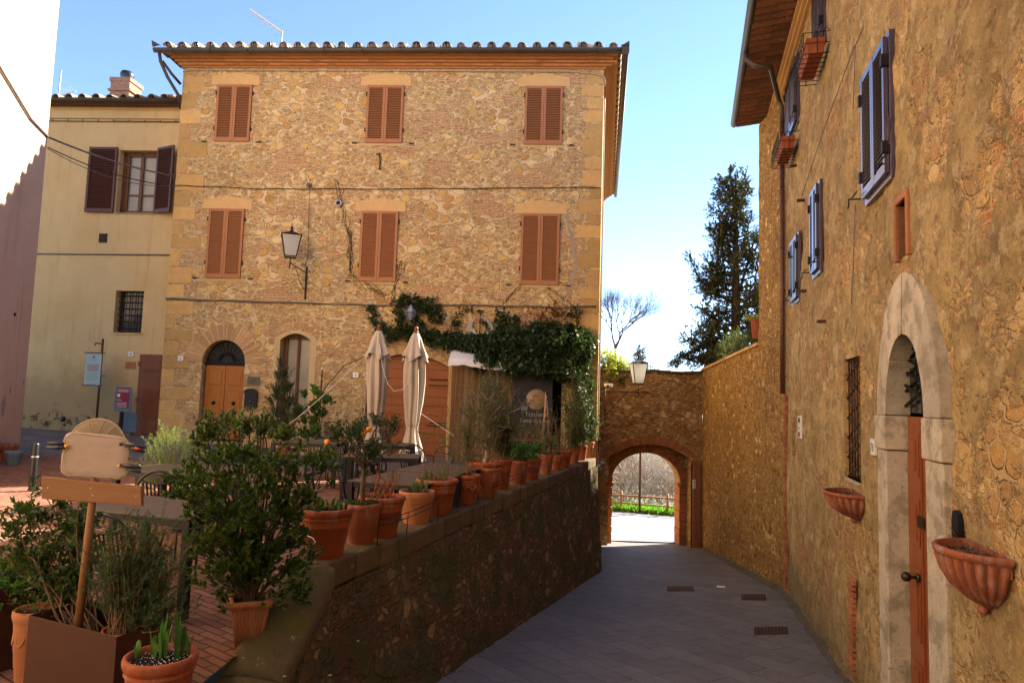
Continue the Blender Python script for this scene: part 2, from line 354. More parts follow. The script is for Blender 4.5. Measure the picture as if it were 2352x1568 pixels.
def terram(name, col, bloom=.5):
    t = NT(name); c = t.co(); f = t.noise(c, 7, 6, .65); g = t.noise(c, 40, 4, .7)
    k = t.mix(f, tuple(q*.72 for q in col), tuple(q*1.25 for q in col))
    k = t.mix(t.step(t.noise(vscale(t, c, (9, 9, 2.2)), 1, 5, .7), .5, .68, 0, bloom), k, tuple(min(1, q*.7+.17) for q in col))
    k = t.mix(t.step(t.noise(vscale(t, c, (13, 13, 1.4)), 1, 5, .7), .52, .72, 0, .6), k, tuple(q*.38 for q in col))
    k = t.mix(t.step(t.noise(c, 5.5, 6, .7), .58, .66, 0, .4), k, (.07,.065,.03))
    k = t.mix(t.step(g, .5, .75, 0, .3), k, tuple(q*.5 for q in col))
    t.set('Base Color', k); t.set('Roughness', .85); t.bump(t.math('MULTIPLY_ADD', g, .5, f), .25, .01); return t.m
M['terra'] = terram('terracotta', (.30,.074,.024))
M['terra2'] = terram('terracotta_light', (.40,.155,.065), .3)
M['terra3'] = terram('terracotta_pink', (.29,.085,.036), .7)
M['corten'] = simple('rusted_steel', (.075,.028,.015), .7, .25, 6, .1, .2)
M['soil'] = simple('soil', (.022,.013,.008), 1, .6, 40, 1.0, bd=.03)
M['canvas'] = simple('canvas', (.47,.40,.32), .9, .10, 14, .15)
M['disc'] = simple('unbleached_linen', (.24,.185,.12), .95, .1, 30, .1)
M['canvasw'] = simple('white_canvas', (.74,.71,.68), .85, .05, 10, .1)
M['pad'] = simple('linen', (.40,.305,.245), .95, .05, 60, .1)
M['seam'] = simple('linen_seam', (.40,.30,.21), .95, .05, 60, .1)
M['bark'] = simple('bark', (.10,.07,.045), .95, .4, 14, .8)
M['barkg'] = simple('grey_bark', (.26,.22,.19), .95, .3, 14, .5)
M['stem'] = simple('stem', (.17,.10,.055), .9, .3, 20, .4)
M['cane'] = simple('cane', (.50,.31,.15), .7, .2, 20, .2)
M['rope'] = simple('rope', (.72,.66,.58), .9, .1, 60, .3)
M['ropep'] = simple('pink_rope', (.40,.15,.12), .9, .2, 60, .3)
M['cable'] = simple('grey_cable', (.16,.13,.11), .7, .2, 20, .1)
M['cablek'] = simple('black_cable', (.02,.016,.014), .6, .2, 20, .1)
M['conduit'] = simple('pale_conduit', (.42,.36,.26), .7, .15, 20, .1)
M['white'] = simple('enamel', (.78,.77,.72), .35, .05, 20, .02, spec=.5)
M['black'] = simple('black_letters', (.02,.02,.02), .5, .1, 20, 0)
M['ink'] = simple('grey_ink', (.30,.34,.34), .6, .1, 20, 0)
M['redink'] = simple('red_ink', (.45,.07,.06), .6, .1, 20, 0)
M['teal'] = simple('pale_teal', (.38,.50,.47), .5, .05, 20, .02)
M['slate'] = simple('slate_blue', (.13,.17,.20), .5, .08, 20, .02)
M['crimson'] = simple('crimson_poster', (.26,.018,.035), .5, .1, 20, .02)
M['mail'] = simple('mailbox_paint', (.022,.027,.035), .35, .1, 20, .02, .3, spec=.6)
M['bronze'] = simple('bronze', (.07,.05,.035), .4, .2, 30, .1, .8)
M['steelp'] = simple('engraved_steel', (.17,.15,.13), .4, .15, 30, .05, .6)
M['zinc'] = simple('galvanised', (.45,.46,.48), .4, .1, 30, .05, .6)
M['yellow'] = simple('yellow_plastic', (.75,.42,.03), .4, .05, 20, 0)
M['redp'] = simple('red_plastic', (.45,.05,.02), .35, .05, 20, 0)
M['blackp'] = simple('black_plastic', (.015,.015,.018), .35, .1, 20, 0, spec=.6)
M['orange'] = simple('orange_peel', (.80,.27,.02), .45, .08, 60, .2)
M['petal'] = simple('petal', (.65,.06,.02), .6, .15, 60, .1)
M['moon'] = simple('moon_metal', (.30,.27,.25), .5, .1, 12, .1, .3)
M['signk'] = simple('blackboard', (.02,.018,.02), .5, .1, 12, .05)
M['emblem'] = simple('emblem_paint', (.40,.30,.19), .6, .1, 12, .05)
M['emblemb'] = simple('emblem_brown', (.30,.15,.07), .6, .2, 30, .05)
M['emblemg'] = simple('emblem_green', (.20,.24,.08), .6, .2, 30, .05)
M['dark'] = simple('shade_backing', (.012,.010,.009), .9, .3, 3, 0)  # near-black colour stands for shade in unlit rooms and behind slats
M['glass'] = glass('window_glass', (.03,.035,.035))
M['curtain'] = glass('curtained_glass', (.30,.29,.24), .15, .6, .3)
t_ = NT('opal_glass'); t_.set('Base Color', (.80,.80,.75,1)); t_.set('Roughness', .25)
mx_ = t_.n('ShaderNodeMixShader', {0: .6, 1: t_.b.outputs[0], 2: t_.n('ShaderNodeBsdfTranslucent', {'Color': (.92,.92,.88,1)}).outputs[0]}); t_.t.links.new(mx_.outputs[0], t_.t.nodes['Material Output'].inputs[0]); M['opal'] = t_.m
M['opalc'] = glass('clear_lantern_glass', (.22,.23,.25), .1, .9, .3)
M['plaque'] = simple('orange_plaque', (.46,.18,.07), .6, .1, 20, .05)
M['bluepot'] = simple('blue_grey_pot', (.16,.22,.25), .5, .1, 20, .05)
M['paper'] = simple('paper', (.75,.74,.72), .9, .05, 20, .05)
M['leafbay'] = leafm('bay_leaf', (.024,.050,.008), (.056,.100,.013), (.15,.19,.035), .32, .25, .5)
M['leafsh'] = leafm('shrub_leaf', (.03,.055,.014), (.06,.10,.02), (.12,.165,.045), .5)
M['leafros'] = leafm('rosemary_leaf', (.03,.055,.018), (.06,.095,.035), (.11,.15,.07), .6)
M['leaflt'] = leafm('light_leaf', (.10,.14,.04), (.17,.22,.07), (.28,.33,.12), .6, .35)
M['leafivy'] = leafm('ivy_leaf', (.016,.038,.012), (.036,.068,.018), (.11,.14,.05), .34, .2, .6)
M['leafcit'] = leafm('citrus_leaf', (.015,.035,.010), (.03,.06,.016), (.07,.10,.03), .4)
M['leafgr'] = leafm('fresh_leaf', (.04,.10,.02), (.07,.17,.035), (.14,.26,.06), .45, .35)
M['leafolv'] = leafm('olive_leaf', (.06,.08,.035), (.10,.12,.05), (.19,.21,.11), .55, .3)
M['leafyel'] = leafm('golden_leaf', (.22,.24,.04), (.38,.38,.07), (.55,.52,.14), .5, .45)
M['leafred'] = leafm('rusty_leaf', (.16,.04,.015), (.24,.075,.03), (.30,.13,.05), .6, .3)
M['leafcyp'] = leafm('cypress_leaf', (.022,.034,.016), (.045,.06,.026), (.13,.12,.06), .6, .12)
M['leafdry'] = leafm('dry_stalk', (.20,.12,.06), (.32,.2,.11), (.4,.28,.16), .8, .1)
M['grass'] = leafm('verge_leaf', (.07,.16,.02), (.13,.28,.035), (.25,.42,.08), .6, .4)
M['twig'] = leafm('bare_twig', (.22,.19,.16), (.42,.36,.32), (.62,.55,.50), .9, 0)
# ================================================================== SETTING
def paving(name, c1, c2, mort, bw, rh, ang=0, ms=.012, off=.5, dark=.4, bump=.5, rough=.85, warp=.03, moss=None):
    t = NT(name); c = t.co()
    mp = t.n('ShaderNodeMapping', {0: c}); mp.inputs['Rotation'].default_value = (0, 0, ang)
    nz = t.n('ShaderNodeTexNoise', {'Vector': c, 'Scale': 3.0, 'Detail': 4}).outputs['Color']
    v = t.n('ShaderNodeVectorMath', {0: nz, 1: (warp, warp, 0), 2: mp.outputs[0]}, operation='MULTIPLY_ADD').outputs[0]
    b = t.n('ShaderNodeTexBrick', {'Vector': v, 'Color1': (*c1, 1), 'Color2': (*c2, 1), 'Mortar': (*mort, 1), 'Scale': 1.0, 'Mortar Size': ms,
        'Mortar Smooth': .4, 'Bias': 0., 'Brick Width': bw, 'Row Height': rh}, offset=off)
    f = t.noise(c, 7, 6, .7); g = t.noise(c, 60, 3, .7)
    k = t.mix(t.step(f, .35, .7, 0, dark), b.outputs['Color'], t.mix(1.0, b.outputs['Color'], (.5,.47,.45), 'MULTIPLY'))
    k = t.mix(t.step(t.noise(c, .9, 5, .6), .45, .7, 0, dark), k, t.mix(1.0, k, (.55,.53,.55), 'MULTIPLY'))
    k = t.mix(t.step(g, .55, .8, 0, .5), k, tuple(q*1.5 for q in c2))
    if moss: k = t.mix(t.step(t.noise(c, 1.3, 6, .7), .56, .68, 0, .5), k, moss)
    t.set('Base Color', k); t.set('Roughness', rough)
    h = t.math('SUBTRACT', t.math('MULTIPLY_ADD', g, .15, t.math('MULTIPLY', f, .35)), b.outputs['Fac']); t.bump(h, bump, .012); return t.m
M['brickpave'] = paving('brick_paving', (.21,.085,.05), (.29,.135,.085), (.075,.042,.028), .27, .075, radians(33), .009, moss=(.09,.075,.03))
M['flag'] = paving('flagstone_paving', (.12,.10,.09), (.18,.155,.135), (.07,.058,.048), .75, .42, radians(-3), .012)
M['street'] = paving('street_flagstone', (.145,.134,.124), (.18,.167,.155), (.08,.073,.067), .85, .42, radians(52), .010, rough=.7, bump=.35, warp=.05)
M['gutterstone'] = paving('street_gutter_stone', (.11,.095,.085), (.14,.125,.11), (.06,.05,.045), .9, .35, radians(70), .01)
M['asphalt'] = simple('far_asphalt', (.20,.205,.23), .9, .12, 12, .3)
M['earth'] = simple('earth', (.12,.09,.05), 1, .3, 2, .4)
M['hill'] = simple('hill_ground', (.13,.13,.07), 1, .3, .6, .2)
# far ground, one sheet to the horizon
mb = MB(); n = 40; vs = []
for i in range(n+1):
    for j in range(n+1):
        x = (i/n-.5); y = (j/n-.5); x = x*abs(x)*6000; y = y*abs(y)*6000+20
        d = max(0, sqrt((x-3)**2+(y-25)**2)-24)
        vs.append((x, y, -5.6-min(26, d*.16)+(4*noise.noise(Vector((x*.006, y*.006, 0))) if d > 60 else 0)))
mb.add(vs, [(i*(n+1)+j, (i+1)*(n+1)+j, (i+1)*(n+1)+j+1, i*(n+1)+j+1) for i in range(n) for j in range(n)], True)
struct(mb.build('ground', M['hill']))
# terrace of brick paving
mb = MB(); P = []
xs = [-22+i*.5 for i in range(51)]; ys = [-6+j*.5 for j in range(51)]
def inside(x, y):
    if y < 5.2: return x < -.62 + (y-3.5)*.2
    return x < -1.4+(y-5.6)*.3085+.05*0-.12
gi = {}
def gz(x, y): return ground(x, y)+.008*noise.noise(Vector((x*1.3, y*1.3, 0)))
def pave(cond, dz=0):
    mb = MB(); idx = {}
    def vid(x, y):
        k = (round(x, 3), round(y, 3))
        if k not in idx: idx[k] = len(mb.v); mb.v.append((k[0], k[1], gz(*k)+dz))
        return idx[k]
    for y0, y1 in cond:
        ny = max(1, int((y1-y0)/.5)); 
        for j in range(ny):
            a = y0+(y1-y0)*j/ny; b = y0+(y1-y0)*(j+1)/ny
            def xr(y): return (-1.4+(y-5.6)*.3085-.12) if y > 4.6 else -1.83
            for i in range(30):
                q = []
                for yy, s0 in ((a, i), (a, i+1), (b, i+1), (b, i)):
                    x1 = xr(yy); x0 = -24; tt = (s0/30)**.6; q.append((x0+(x1-x0)*tt, yy))
                f = [vid(*p) for p in q]; mb.f.append(f); mb.sm.append(True); mb.mi.append(0)
    return mb
struct(pave([(-6, 13.9)]).build('plaza', M['brickpave']))
struct(pave([(13.9, 19.5)], .0).build('pavement', M['flag']))
# street
mb = MB(); N = 60
def xl(y): return (-.98+(y-7)*.3+.0) if y < 17.2 else 2.15+(y-17.2)*.135
def xrr(y): return 5.75-(14.3-y)*.265 if y < 14.3 else 5.75+(y-14.3)*.0924
vs = []; ys = [-4+29*i/N for i in range(N+1)]
for y in ys:
    for k in range(9):
        s_ = k/8; x = xl(y)-.5+(xrr(y)-xl(y)+1.0)*s_
        vs.append((x, y, streetL(y)*(1-s_)+streetR(y)*s_-.05*sin(pi*s_)+.012*noise.noise(Vector((x, y, 3)))))
mb.add(vs, [(i*9+k, i*9+k+1, i*9+k+10, i*9+k+9) for i in range(N) for k in range(8)], True)
struct(mb.build('street', M['street']))
mb = MB(); fi = random.Random(77)
for side in (0, 1):
    vs = []; n_ = 160
    for i in range(n_+1):
        y = 4+19*i/n_; xw = (xl(y)+.02) if side == 0 else (xrr(y)-.0); sg_ = 1 if side == 0 else -1; zb = streetL(y) if side == 0 else streetR(y)
        w_ = .10+.06*noise.noise(Vector((y*2.1, side*9, 0)))+.03*noise.noise(Vector((y*9, side, 0)))
        vs += [(xw-sg_*.15, y, zb+.10), (xw+sg_*.02, y, zb+.06+.02*noise.noise(Vector((y*5, 3, side)))), (xw+sg_*w_*.6, y, zb+.022), (xw+sg_*w_*1.3, y, zb-.012)]
    mb.add(vs, [(i*4+k, i*4+k+1, (i+1)*4+k+1, (i+1)*4+k) for i in range(n_) for k in range(3)], True)
M['grime'] = blockstone('street_edge_grime', (.12,.10,.075), .4, moss=(.06,.065,.025), sc=6)
struct(mb.build('street_edge', M['grime']))
def sz(x, y):
    s_ = (x-xl(y)+.5)/(xrr(y)-xl(y)+1.0); return streetL(y)*(1-s_)+streetR(y)*s_-.05*sin(pi*max(0, min(1, s_)))
# road beyond the gate, verge, bank
def rz(y): return streetL(25)-.005*(y-25) if y > 25 else streetL(y)
mb = MB(); z0 = (streetL(25)+streetR(25))/2
zr = lambda x, y: z0-.004-.0*(y-25)
mb.add([(-30,25,z0-1.2),(2.6,25,z0),(7.4,25,z0),(45,25,z0+.8),(-30,34.6,z0-1.4),(2.6,31.9,z0+.05),(7.4,30.3,z0+.05),(45,19+6.5,z0+.9)], [(0,1,5,4),(1,2,6,5),(2,3,7,6)])
struct(mb.build('road', M['asphalt']))
mb = MB()
mb.add([(-30,34.6,z0-1.4),(2.6,31.9,z0+.05),(7.4,30.3,z0+.05),(45,25.5,z0+.9),(-30,37,z0-1.4),(2.6,34,z0+.1),(7.4,32.6,z0+.1),(45,28,z0+.9),
        (-30,60,z0-9),(2.6,60,z0-8),(7.4,60,z0-8),(45,60,z0-8)], [(0,1,5,4),(1,2,6,5),(2,3,7,6),(4,5,9,8),(5,6,10,9),(6,7,11,10)])
struct(mb.build('verge', M['earth']))
# raised garden ground behind the garden wall
mb = MB()
mb.add([(6.45,16.4,.45),(7.1,24.9,.3),(40,27,-.6),(40,16.4,.5),(7.1,24.95,-6),(40,27.1,-6)], [(0,1,2,3),(1,4,5,2)])
struct(mb.build('garden_ground', M['earth']))

# ================================================================== STONE HOUSE
H = thing('stone_house', 'three storey house of ochre rubble stone with terracotta shutters and tiled eave', 'house', F)
def arch_pts(x0, x1, zs, rise, n=14):
    """from left spring over the apex to the right spring, segment/ellipse"""
    c = (x0+x1)/2; a = (x1-x0)/2
    return [(c-a*cos(pi*i/n), zs+rise*sin(pi*i/n)) for i in range(n+1)]
def seg_pts(x0, x1, zs, rise, n=10):
    return [(x0+(x1-x0)*i/n, zs+rise*(1-(2*i/n-1)**2)) for i in range(n+1)]
U = [(-8.17,-7.21), (-4.06,-3.08), (.15,1.14)]
D6 = (-8.10, -6.95); D6h = [(D6[0], -1.35)]+arch_pts(*D6, .70, .58)+[(D6[1], -1.35)]
W7 = (-6.04, -5.24); W7h = [(W7[0], -.68)]+seg_pts(*W7, 1.33, .17)+[(W7[1], -.68)]
GT = (-3.72, -1.60); GTh = [(GT[0], -1.72)]+seg_pts(*GT, .74, .30)+[(GT[1], -1.72)]
TD = (.10, 1.30); TDh = [(TD[0], -1.75), (TD[0], .85), (TD[1], .85), (TD[1], -1.75)]
wallhole = [[(a-.0, 6.63), (a, 8.16), (b, 8.16), (b, 6.63)] for a, b in U]+[[(a, 2.93), (a, 4.75), (b, 4.75), (b, 2.93)] for a, b in U]
holes = wallhole+[D6h, W7h, GTh, TDh]
mb = MB(); outer = [(-9.17, -4.9), (-9.17, 8.66), (2.2, 8.66), (2.2, -4.9)]
mb.prism(outer, 0, .38, 0, holes, back=False)
mb.build('front_wall', M['facade'], H)
def rel(fr, p):  # world point into F frame
    q = p-F.o; return (q.dot(F.x), q.dot(F.y), p.z)
E1 = rel(F, S.w(0, 0, 0)); E2 = rel(F, S.w(12, 0, 0)); E3 = (-9.17, 13, 0)
mb = MB()
mb.add([(2.2,.001,-4.9),(2.2,.001,8.66),(E2[0],E2[1],8.66),(E2[0],E2[1],-4.9),(-9.17,0,-4.9),(-9.17,0,8.66),(-9.17,E2[1],8.66),(-9.17,E2[1],-4.9)],
       [(0,1,2,3),(4,5,6,7),(3,2,6,7)])
mb.build('side_wall', M['side'], H)
mb = MB()
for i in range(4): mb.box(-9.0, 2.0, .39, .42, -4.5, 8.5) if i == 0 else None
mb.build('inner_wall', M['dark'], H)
# corner quoins
mb = MB(); rq = random.Random(3)
def quoin(x, sgn, z0, z1):
    z = z0; k = 0
    while z < z1:
        h = rq.uniform(.30, .5); L = (.68 if k % 2 else .38)*rq.uniform(.7, 1.25); k += 1
        a, b = (x, x+L) if sgn > 0 else (x-L, x)
        mb.box(a, b, -.004-rq.uniform(0, .006), .03, z+.016, min(z+h, z1)-.016); z += h
quoin(-9.175, 1, -1.4, 8.6); mb.build('quoin_stones', M['quoin'], H, .02); mb = MB(); quoin(2.205, -1, -4.3, 8.6)
mb.build('quoin_stones', M['quoin'], H, .012)
# lintels & sills
for (a, b) in U:
    for zt in (8.18, 4.77):
        mb = MB(); e = rq.uniform(.14, .2)
        mb.prism([(a-.2, zt), (a-.17, zt+.24), (a+.1, zt+.30), ((a+b)/2, zt+.36), (b-.1, zt+.30), (b+.17, zt+.25), (b+.19, zt)], -.014, .02)
        mb.build('lintel', M['lintel'], H, .01)
        if zt == 4.77 or True:
            mb = MB(); mb.box(a-.08, b+.08, -.01, .1, zt-(1.86 if zt < 5 else 1.57)-.07, zt-(1.86 if zt < 5 else 1.57))
            mb.build('sill', M['creamp'], H, .006)
mb = MB(); rk = random.Random(2); ck = [F.hit(*p) for p in ((1302, 487), (1306, 520), (1314, 552), (1318, 585), (1326, 604), (1317, 630), (1310, 655), (1303, 676), (1284, 698))]
cw = [.05, .03, .035, .045, .04, .03, .035, .025, .03]; L_, R_ = [], []
for i in range(len(ck)-1):
    for k in range(5):
        t_ = k/5; x = ck[i][0]+(ck[i+1][0]-ck[i][0])*t_+rk.gauss(0, .008); z = ck[i][1]+(ck[i+1][1]-ck[i][1])*t_; w_ = cw[i]+(cw[i+1]-cw[i])*t_+rk.uniform(-.008, .012); L_.append((x-w_, z)); R_.append((x+w_, z))
mb.prism(L_+R_[::-1], -.006, .01)
mb.build('cement_repair', M['greyp'], H)
# shutters
M['shutgap'] = simple('slat_gap_shade', (.07,.022,.010), .9, .1, 8, 0)  # darker shutter colour, painted shade for the gaps between slats
def shutter_leaf(w, h, nsl):
    """hinged at x=0, closed, front at y=-.04"""
    mb = MB(); s_ = .062
    mb.box(0, s_, -.04, 0, 0, h); mb.box(w-s_, w, -.04, 0, 0, h); mb.box(s_, w-s_, -.038, 0, 0, .10); mb.box(s_, w-s_, -.038, 0, h-.07, h)
    for i in range(nsl):
        z = .10+(h-.17)*(i+.5)/nsl; q = (h-.17)/nsl*.5
        mb.add([(s_, -.036, z-q*.75), (w-s_, -.036, z-q*.75), (w-s_, -.006, z+q*.75), (s_, -.006, z+q*.75),
                (s_, -.034, z-q*.95), (w-s_, -.034, z-q*.95), (w-s_, -.004, z+q*.6), (s_, -.004, z+q*.6)], [(0,1,2,3),(4,5,6,7),(0,1,5,4)])
    mb.box(s_, w-s_, -.002, 0, .1, h-.07, 1)
    return mb
def shift(mb, dx, dy, dz, ang=0, mx=False):
    c, s_ = cos(ang), sin(ang)
    mb.v = [((-x if mx else x)*c-y*s_+dx, (-x if mx else x)*s_+y*c+dy, z+dz) for x, y, z in mb.v]; return mb
for k, (a, b) in enumerate(U):
    for z0_, h, ns in ((6.61, 1.57, 30), (2.91, 1.86, 36)):
        w_ = (b-a)/2
        for side in (0, 1):
            lf = shift(shutter_leaf(w_-.003, h, ns), a if side == 0 else b, -.012, z0_, 0, side == 1)
            o = lf.build('shutter', [M['shut'], M['shutgap']], H)
            for hz in (.22, .85):
                xx = a-.03 if side == 0 else b+.005
                MB().box(xx, xx+.03, -.06, .0, z0_+h*hz-.05, z0_+h*hz+.05).build('hinge', M['rust'], o)
        MB().box(a-.35, a-.22, -.03, .0, z0_-.02, z0_+.01).build('shutter_catch', M['iron'], H); MB().box(b+.2, b+.32, -.03, .0, z0_-.02, z0_+.01).build('shutter_catch', M['iron'], H)
# cornice: courses stepping out, front and street side
def course(mb, d, za, zb, mi=0):
    p = [(-9.17-d, -d), (2.2+d*.9, -d)]; q = rel(F, S.w(12, -d, 0))
    a = rel(F, S.w(-d*1.2, -d, 0))
    mb.add([(p[0][0], p[0][1], za), (p[1][0], p[1][1], za), (q[0], q[1], za), (p[0][0], p[0][1], zb), (p[1][0], p[1][1], zb), (q[0], q[1], zb),
            (-9.17, .1, za), (2.15, .1, za), (E2[0]-.05, E2[1], za), (-9.17, .1, zb), (2.15, .1, zb), (E2[0]-.05, E2[1], zb),
            (p[0][0], .5, za), (p[0][0], .5, zb)],
           [(0,1,4,3),(1,2,5,4),(0,1,7,6),(1,2,8,7),(3,4,10,9),(4,5,11,10),(0,3,13,12)], False, mi)
mb = MB()
for d, za, zb in ((.04, 8.655, 8.70), (.10, 8.70, 8.76), (.17, 8.762, 8.82), (.25, 8.822, 8.88), (.36, 8.882, 8.935)): course(mb, d, za, zb)
rq2 = random.Random(5)
for i in range(44):   # single bricks showing in the courses
    x = -9.1+i*.262
    mb.box(x, x+.235, -.108-rq2.random()*.006, -.05, 8.703, 8.757); mb.box(x+.12, x+.36, -.178-rq2.random()*.006, -.05, 8.764, 8.817)
mb.build('cornice', M['cornice'], H)
# gutter (half round, open on top)
def gutter(mb, pts, r=.075):
    n = 9
    ring = []
    for i, p in enumerate(pts):
        p = Vector(p); t = (Vector(pts[min(i+1, len(pts)-1)])-Vector(pts[max(0, i-1)])).normalized(); sd = t.cross(Vector((0, 0, 1))).normalized()
        ring.append([p+sd*r*cos(pi+pi*j/(n-1))+Vector((0, 0, r*1.15*sin(pi+pi*j/(n-1)))) for j in range(n)]+[p+sd*(r-.006)*cos(2*pi-pi*j/(n-1))+Vector((0, 0, (r*1.15-.006)*sin(2*pi-pi*j/(n-1)))) for j in range(n)])
    m = 2*n; vs = [q for rr in ring for q in rr]
    mb.add(vs, [(i*m+j, i*m+(j+1) % m, (i+1)*m+(j+1) % m, (i+1)*m+j) for i in range(len(pts)-1) for j in range(m)]+[tuple(range(m)), tuple(range((len(pts)-1)*m, len(pts)*m))], True)
mb = MB(); g0 = (-9.72, -.50, 8.93); g1 = (2.70, -.50, 8.955); g2 = rel(F, S.w(12.1, -.52, 8.955))
gutter(mb, [g0, (-3, -.5, 8.94), g1], .085); gutter(mb, [(2.70, -.53, 8.955), g2], .085)
mb.box(2.6, 2.79, -.59, -.41, 8.85, 9.03); 
mb.add([(2.55,-.59,8.97),(2.79,-.59,8.97),(2.79,-.59,9.13),(2.79,-.42,8.97)], [(0,1,2),(1,3,2)])
mb.add([(-9.72,-.59,8.93),(-9.5,-.59,8.99),(-9.76,-.59,9.13),(-9.72,-.42,8.93)], [(0,1,2),(0,3,2)])
for i in range(12):
    x = -9.2+i*1.02; mb.tube([(x, -.4, 9.0), (x, -.5, 9.035), (x, -.592, 8.95), (x, -.58, 8.87), (x, -.5, 8.835), (x, -.36, 8.86)], .009, 4)
mb.build('gutter', M['gut'], H)
mb = MB()
mb.tube([(-9.58,-.5,8.85),(-9.55,-.45,8.6),(-9.42,-.3,8.25),(-9.2,-.12,7.85),(-9.22,.1,7.55)], .045, 8)
mb.tube([(-9.5,-.45,8.62),(-9.32,-.3,8.35),(-9.16,-.1,8.15)], .04, 8)
mb.build('downpipe', M['gut'], H)
# tube of cable under the cornice
mb = MB(); mb.tube([(-9.17,-.02,8.55),(-9.0,-.035,8.585),(-3,-.035,8.59),(1.3,-.035,8.585),(2.0,-.035,8.52),(2.22,-.035,8.42),(2.24,-.01,8.2)], .022, 6)
for i in range(44): mb.box(-8.95+i*.25, -8.94+i*.25, -.065, 0, 8.55, 8.62)
mb.build('cable_duct', M['conduit'], H)
# roof tiles
def coppo(mb, x, y0, z0_, pitch, L, r, up=True, taper=.82, ax='y', n=6, dx=0, dy=0):
    vs = []
    for s_ in (0, 1):
        rr = r*(1 if s_ == 0 else taper) if up else r*(taper if s_ == 0 else 1)
        for j in range(n+1):
            g = pi*j/n; a = -rr*cos(g); b = rr*sin(g)*.95
            if not up: b = -b
            yy = y0+L*s_; zz = z0_+L*s_*pitch+b
            vs.append((x+a, yy, zz))
    m = n+1
    for j in range(m): v = vs[j]; vs.append((x+(v[0]-x)*.86, v[1], z0_+(v[2]-z0_)*.86))
    fs = [(j, j+1, m+j+1, m+j) for j in range(n)]+[(j, j+1, 2*m+j+1, 2*m+j) for j in range(n)]
    mb.add([(p[0]+dx, p[1]+dy, p[2]) for p in vs], fs, False)
def tilem(name, a, b, c):
    t = NT(name); cc = t.co(); g = t.n('ShaderNodeNewGeometry').outputs['Random Per Island']; f = t.noise(cc, 9, 6, .7)
    k = t.ramp(g, [(0, a), (.5, b), (1, c)]); k = t.mix(t.step(f, .45, .65, 0, .7), k, (.10,.09,.06)); k = t.mix(t.step(t.noise(cc, 17, 5, .7), .6, .68, 0, .7), k, (.42,.38,.25))
    t.set('Base Color', k); t.set('Roughness', .95); t.bump(f, .7, .015); return t.m
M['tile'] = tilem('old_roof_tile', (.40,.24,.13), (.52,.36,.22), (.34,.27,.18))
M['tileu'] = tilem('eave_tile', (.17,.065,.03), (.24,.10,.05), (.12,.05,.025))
def roof(mb, x0, x1, y0, z0_, pitch, rows, sp=.39, r=.115, L=.44):
    n = int((x1-x0)/sp); rr = random.Random(9)
    for i in range(n+1):
        x = x0+(x1-x0)*i/n
        for k in range(rows):
            j = rr.uniform(-.012, .012)
            coppo(mb, x+j, y0+k*(L-.07)+rr.uniform(-.02, .02), z0_+.075+k*(L-.07)*pitch+rr.uniform(0, .012), pitch-.03, L, r+rr.uniform(-.006, .006))
            if i < n: coppo(mb, x+(x1-x0)/n/2, y0+.03+k*(L-.07), z0_+.10+k*(L-.07)*pitch, pitch, L, r, False)
mb = MB(); roof(mb, -9.35, 2.4, -.55, 8.93, .30, 8)
mb.build('roof_tiles', M['tile'], H)
mb = MB()   # flat tile bedding and the roof planes
mb.box(-9.65, 2.62, -.46, .0, 8.938, 8.975)
mb.add([(-9.6,-.44,8.98),(2.6,-.44,8.98),(-4,6.5,11.0),(-1.5,6.5,11.0),(-9.6,12,8.98),(rel(F,S.w(12,-.45,0))[0],12,8.98)], [(0,1,3,2),(0,2,4),(2,3,5,4),(1,5,3)])
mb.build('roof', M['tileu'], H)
mb = MB(); Sx = rel(F, S.w(0, -.45, 0)); 
for i in range(30):
    a = rel(F, S.w(.0+i*.4, -.44, 0)); coppo(mb, 0, 0, 9.0, .0, .001, .115) if False else None
    c0 = Vector((a[0], a[1], 9.02)); ang = F.a
    dirv = Vector((-.95, .1, .28)).normalized(); mb.tube([c0, c0+dirv*1.2], [.115, .1], 8)
mb.build('hip_tiles', M['tile'], H)
mb = MB(); rs = random.Random(2)
for i in range(430):
    x = -9.55+i*.0283; h = rs.uniform(.07, .12); a = rs.uniform(-.015, .015)
    mb.tube([(x, -.535, 8.95), (x+a, -.56-rs.random()*.03, 8.95+h)], .0028, 3)
mb.build('bird_spikes', M['zinc'], H)
# arched entrance door
o = H
mb = MB(); z0_ = -1.32
mb.box(D6[0], D6[1], .22, .26, z0_, -.0+.62)
leaf = (D6[0]+.04, (D6[0]+D6[1])/2, D6[1]-.04)
for k in range(2):
    a, b = (leaf[0], leaf[1]-.004) if k == 0 else (leaf[1]+.004, leaf[2])
    m2 = MB(); m2.box(a, b, .17, .215, z0_+.02, .64)
    dl = m2.build('door_leaf', M['door'], H, .004)
    m3 = MB()
    for (p, q) in ((.08, .52), (-.82, -.04), (-1.24, -.92)):
        m3.box(a+.075, b-.075, .158, .18, p, q); m3.box(a+.11, b-.11, .148, .17, p+.035, q-.035)
    for (p, q) in ((.52, .62), (-.04, .08), (-.92, -.82), (-1.3, -1.24)): m3.box(a+.01, b-.01, .16, .18, p, q)
    m3.box(a+.006, a+.07, .159, .18, -1.3, .62); m3.box(b-.07, b-.006, .159, .18, -1.3, .62)
    m3.build('door_panel', M['door'], dl, .008)
    m4 = MB(); xk = (a+b)/2; m4.sph((xk, .10, -.36), .042, 8); m4.cyl((xk, .17, -.36), (xk, .12, -.36), .018)
    m4.cyl((xk, .158, -.36), (xk, .146, -.36), .05, 14)
    m4.build('door_knob', M['bronze'], dl)
mb = MB(); mb.prism([(D6[0]+.04, .70)]+arch_pts(D6[0]+.04, D6[1]-.04, .72, .54)+[(D6[1]-.04, .70)], .20, .21)
fl = mb.build('fanlight', M['glass'], H)
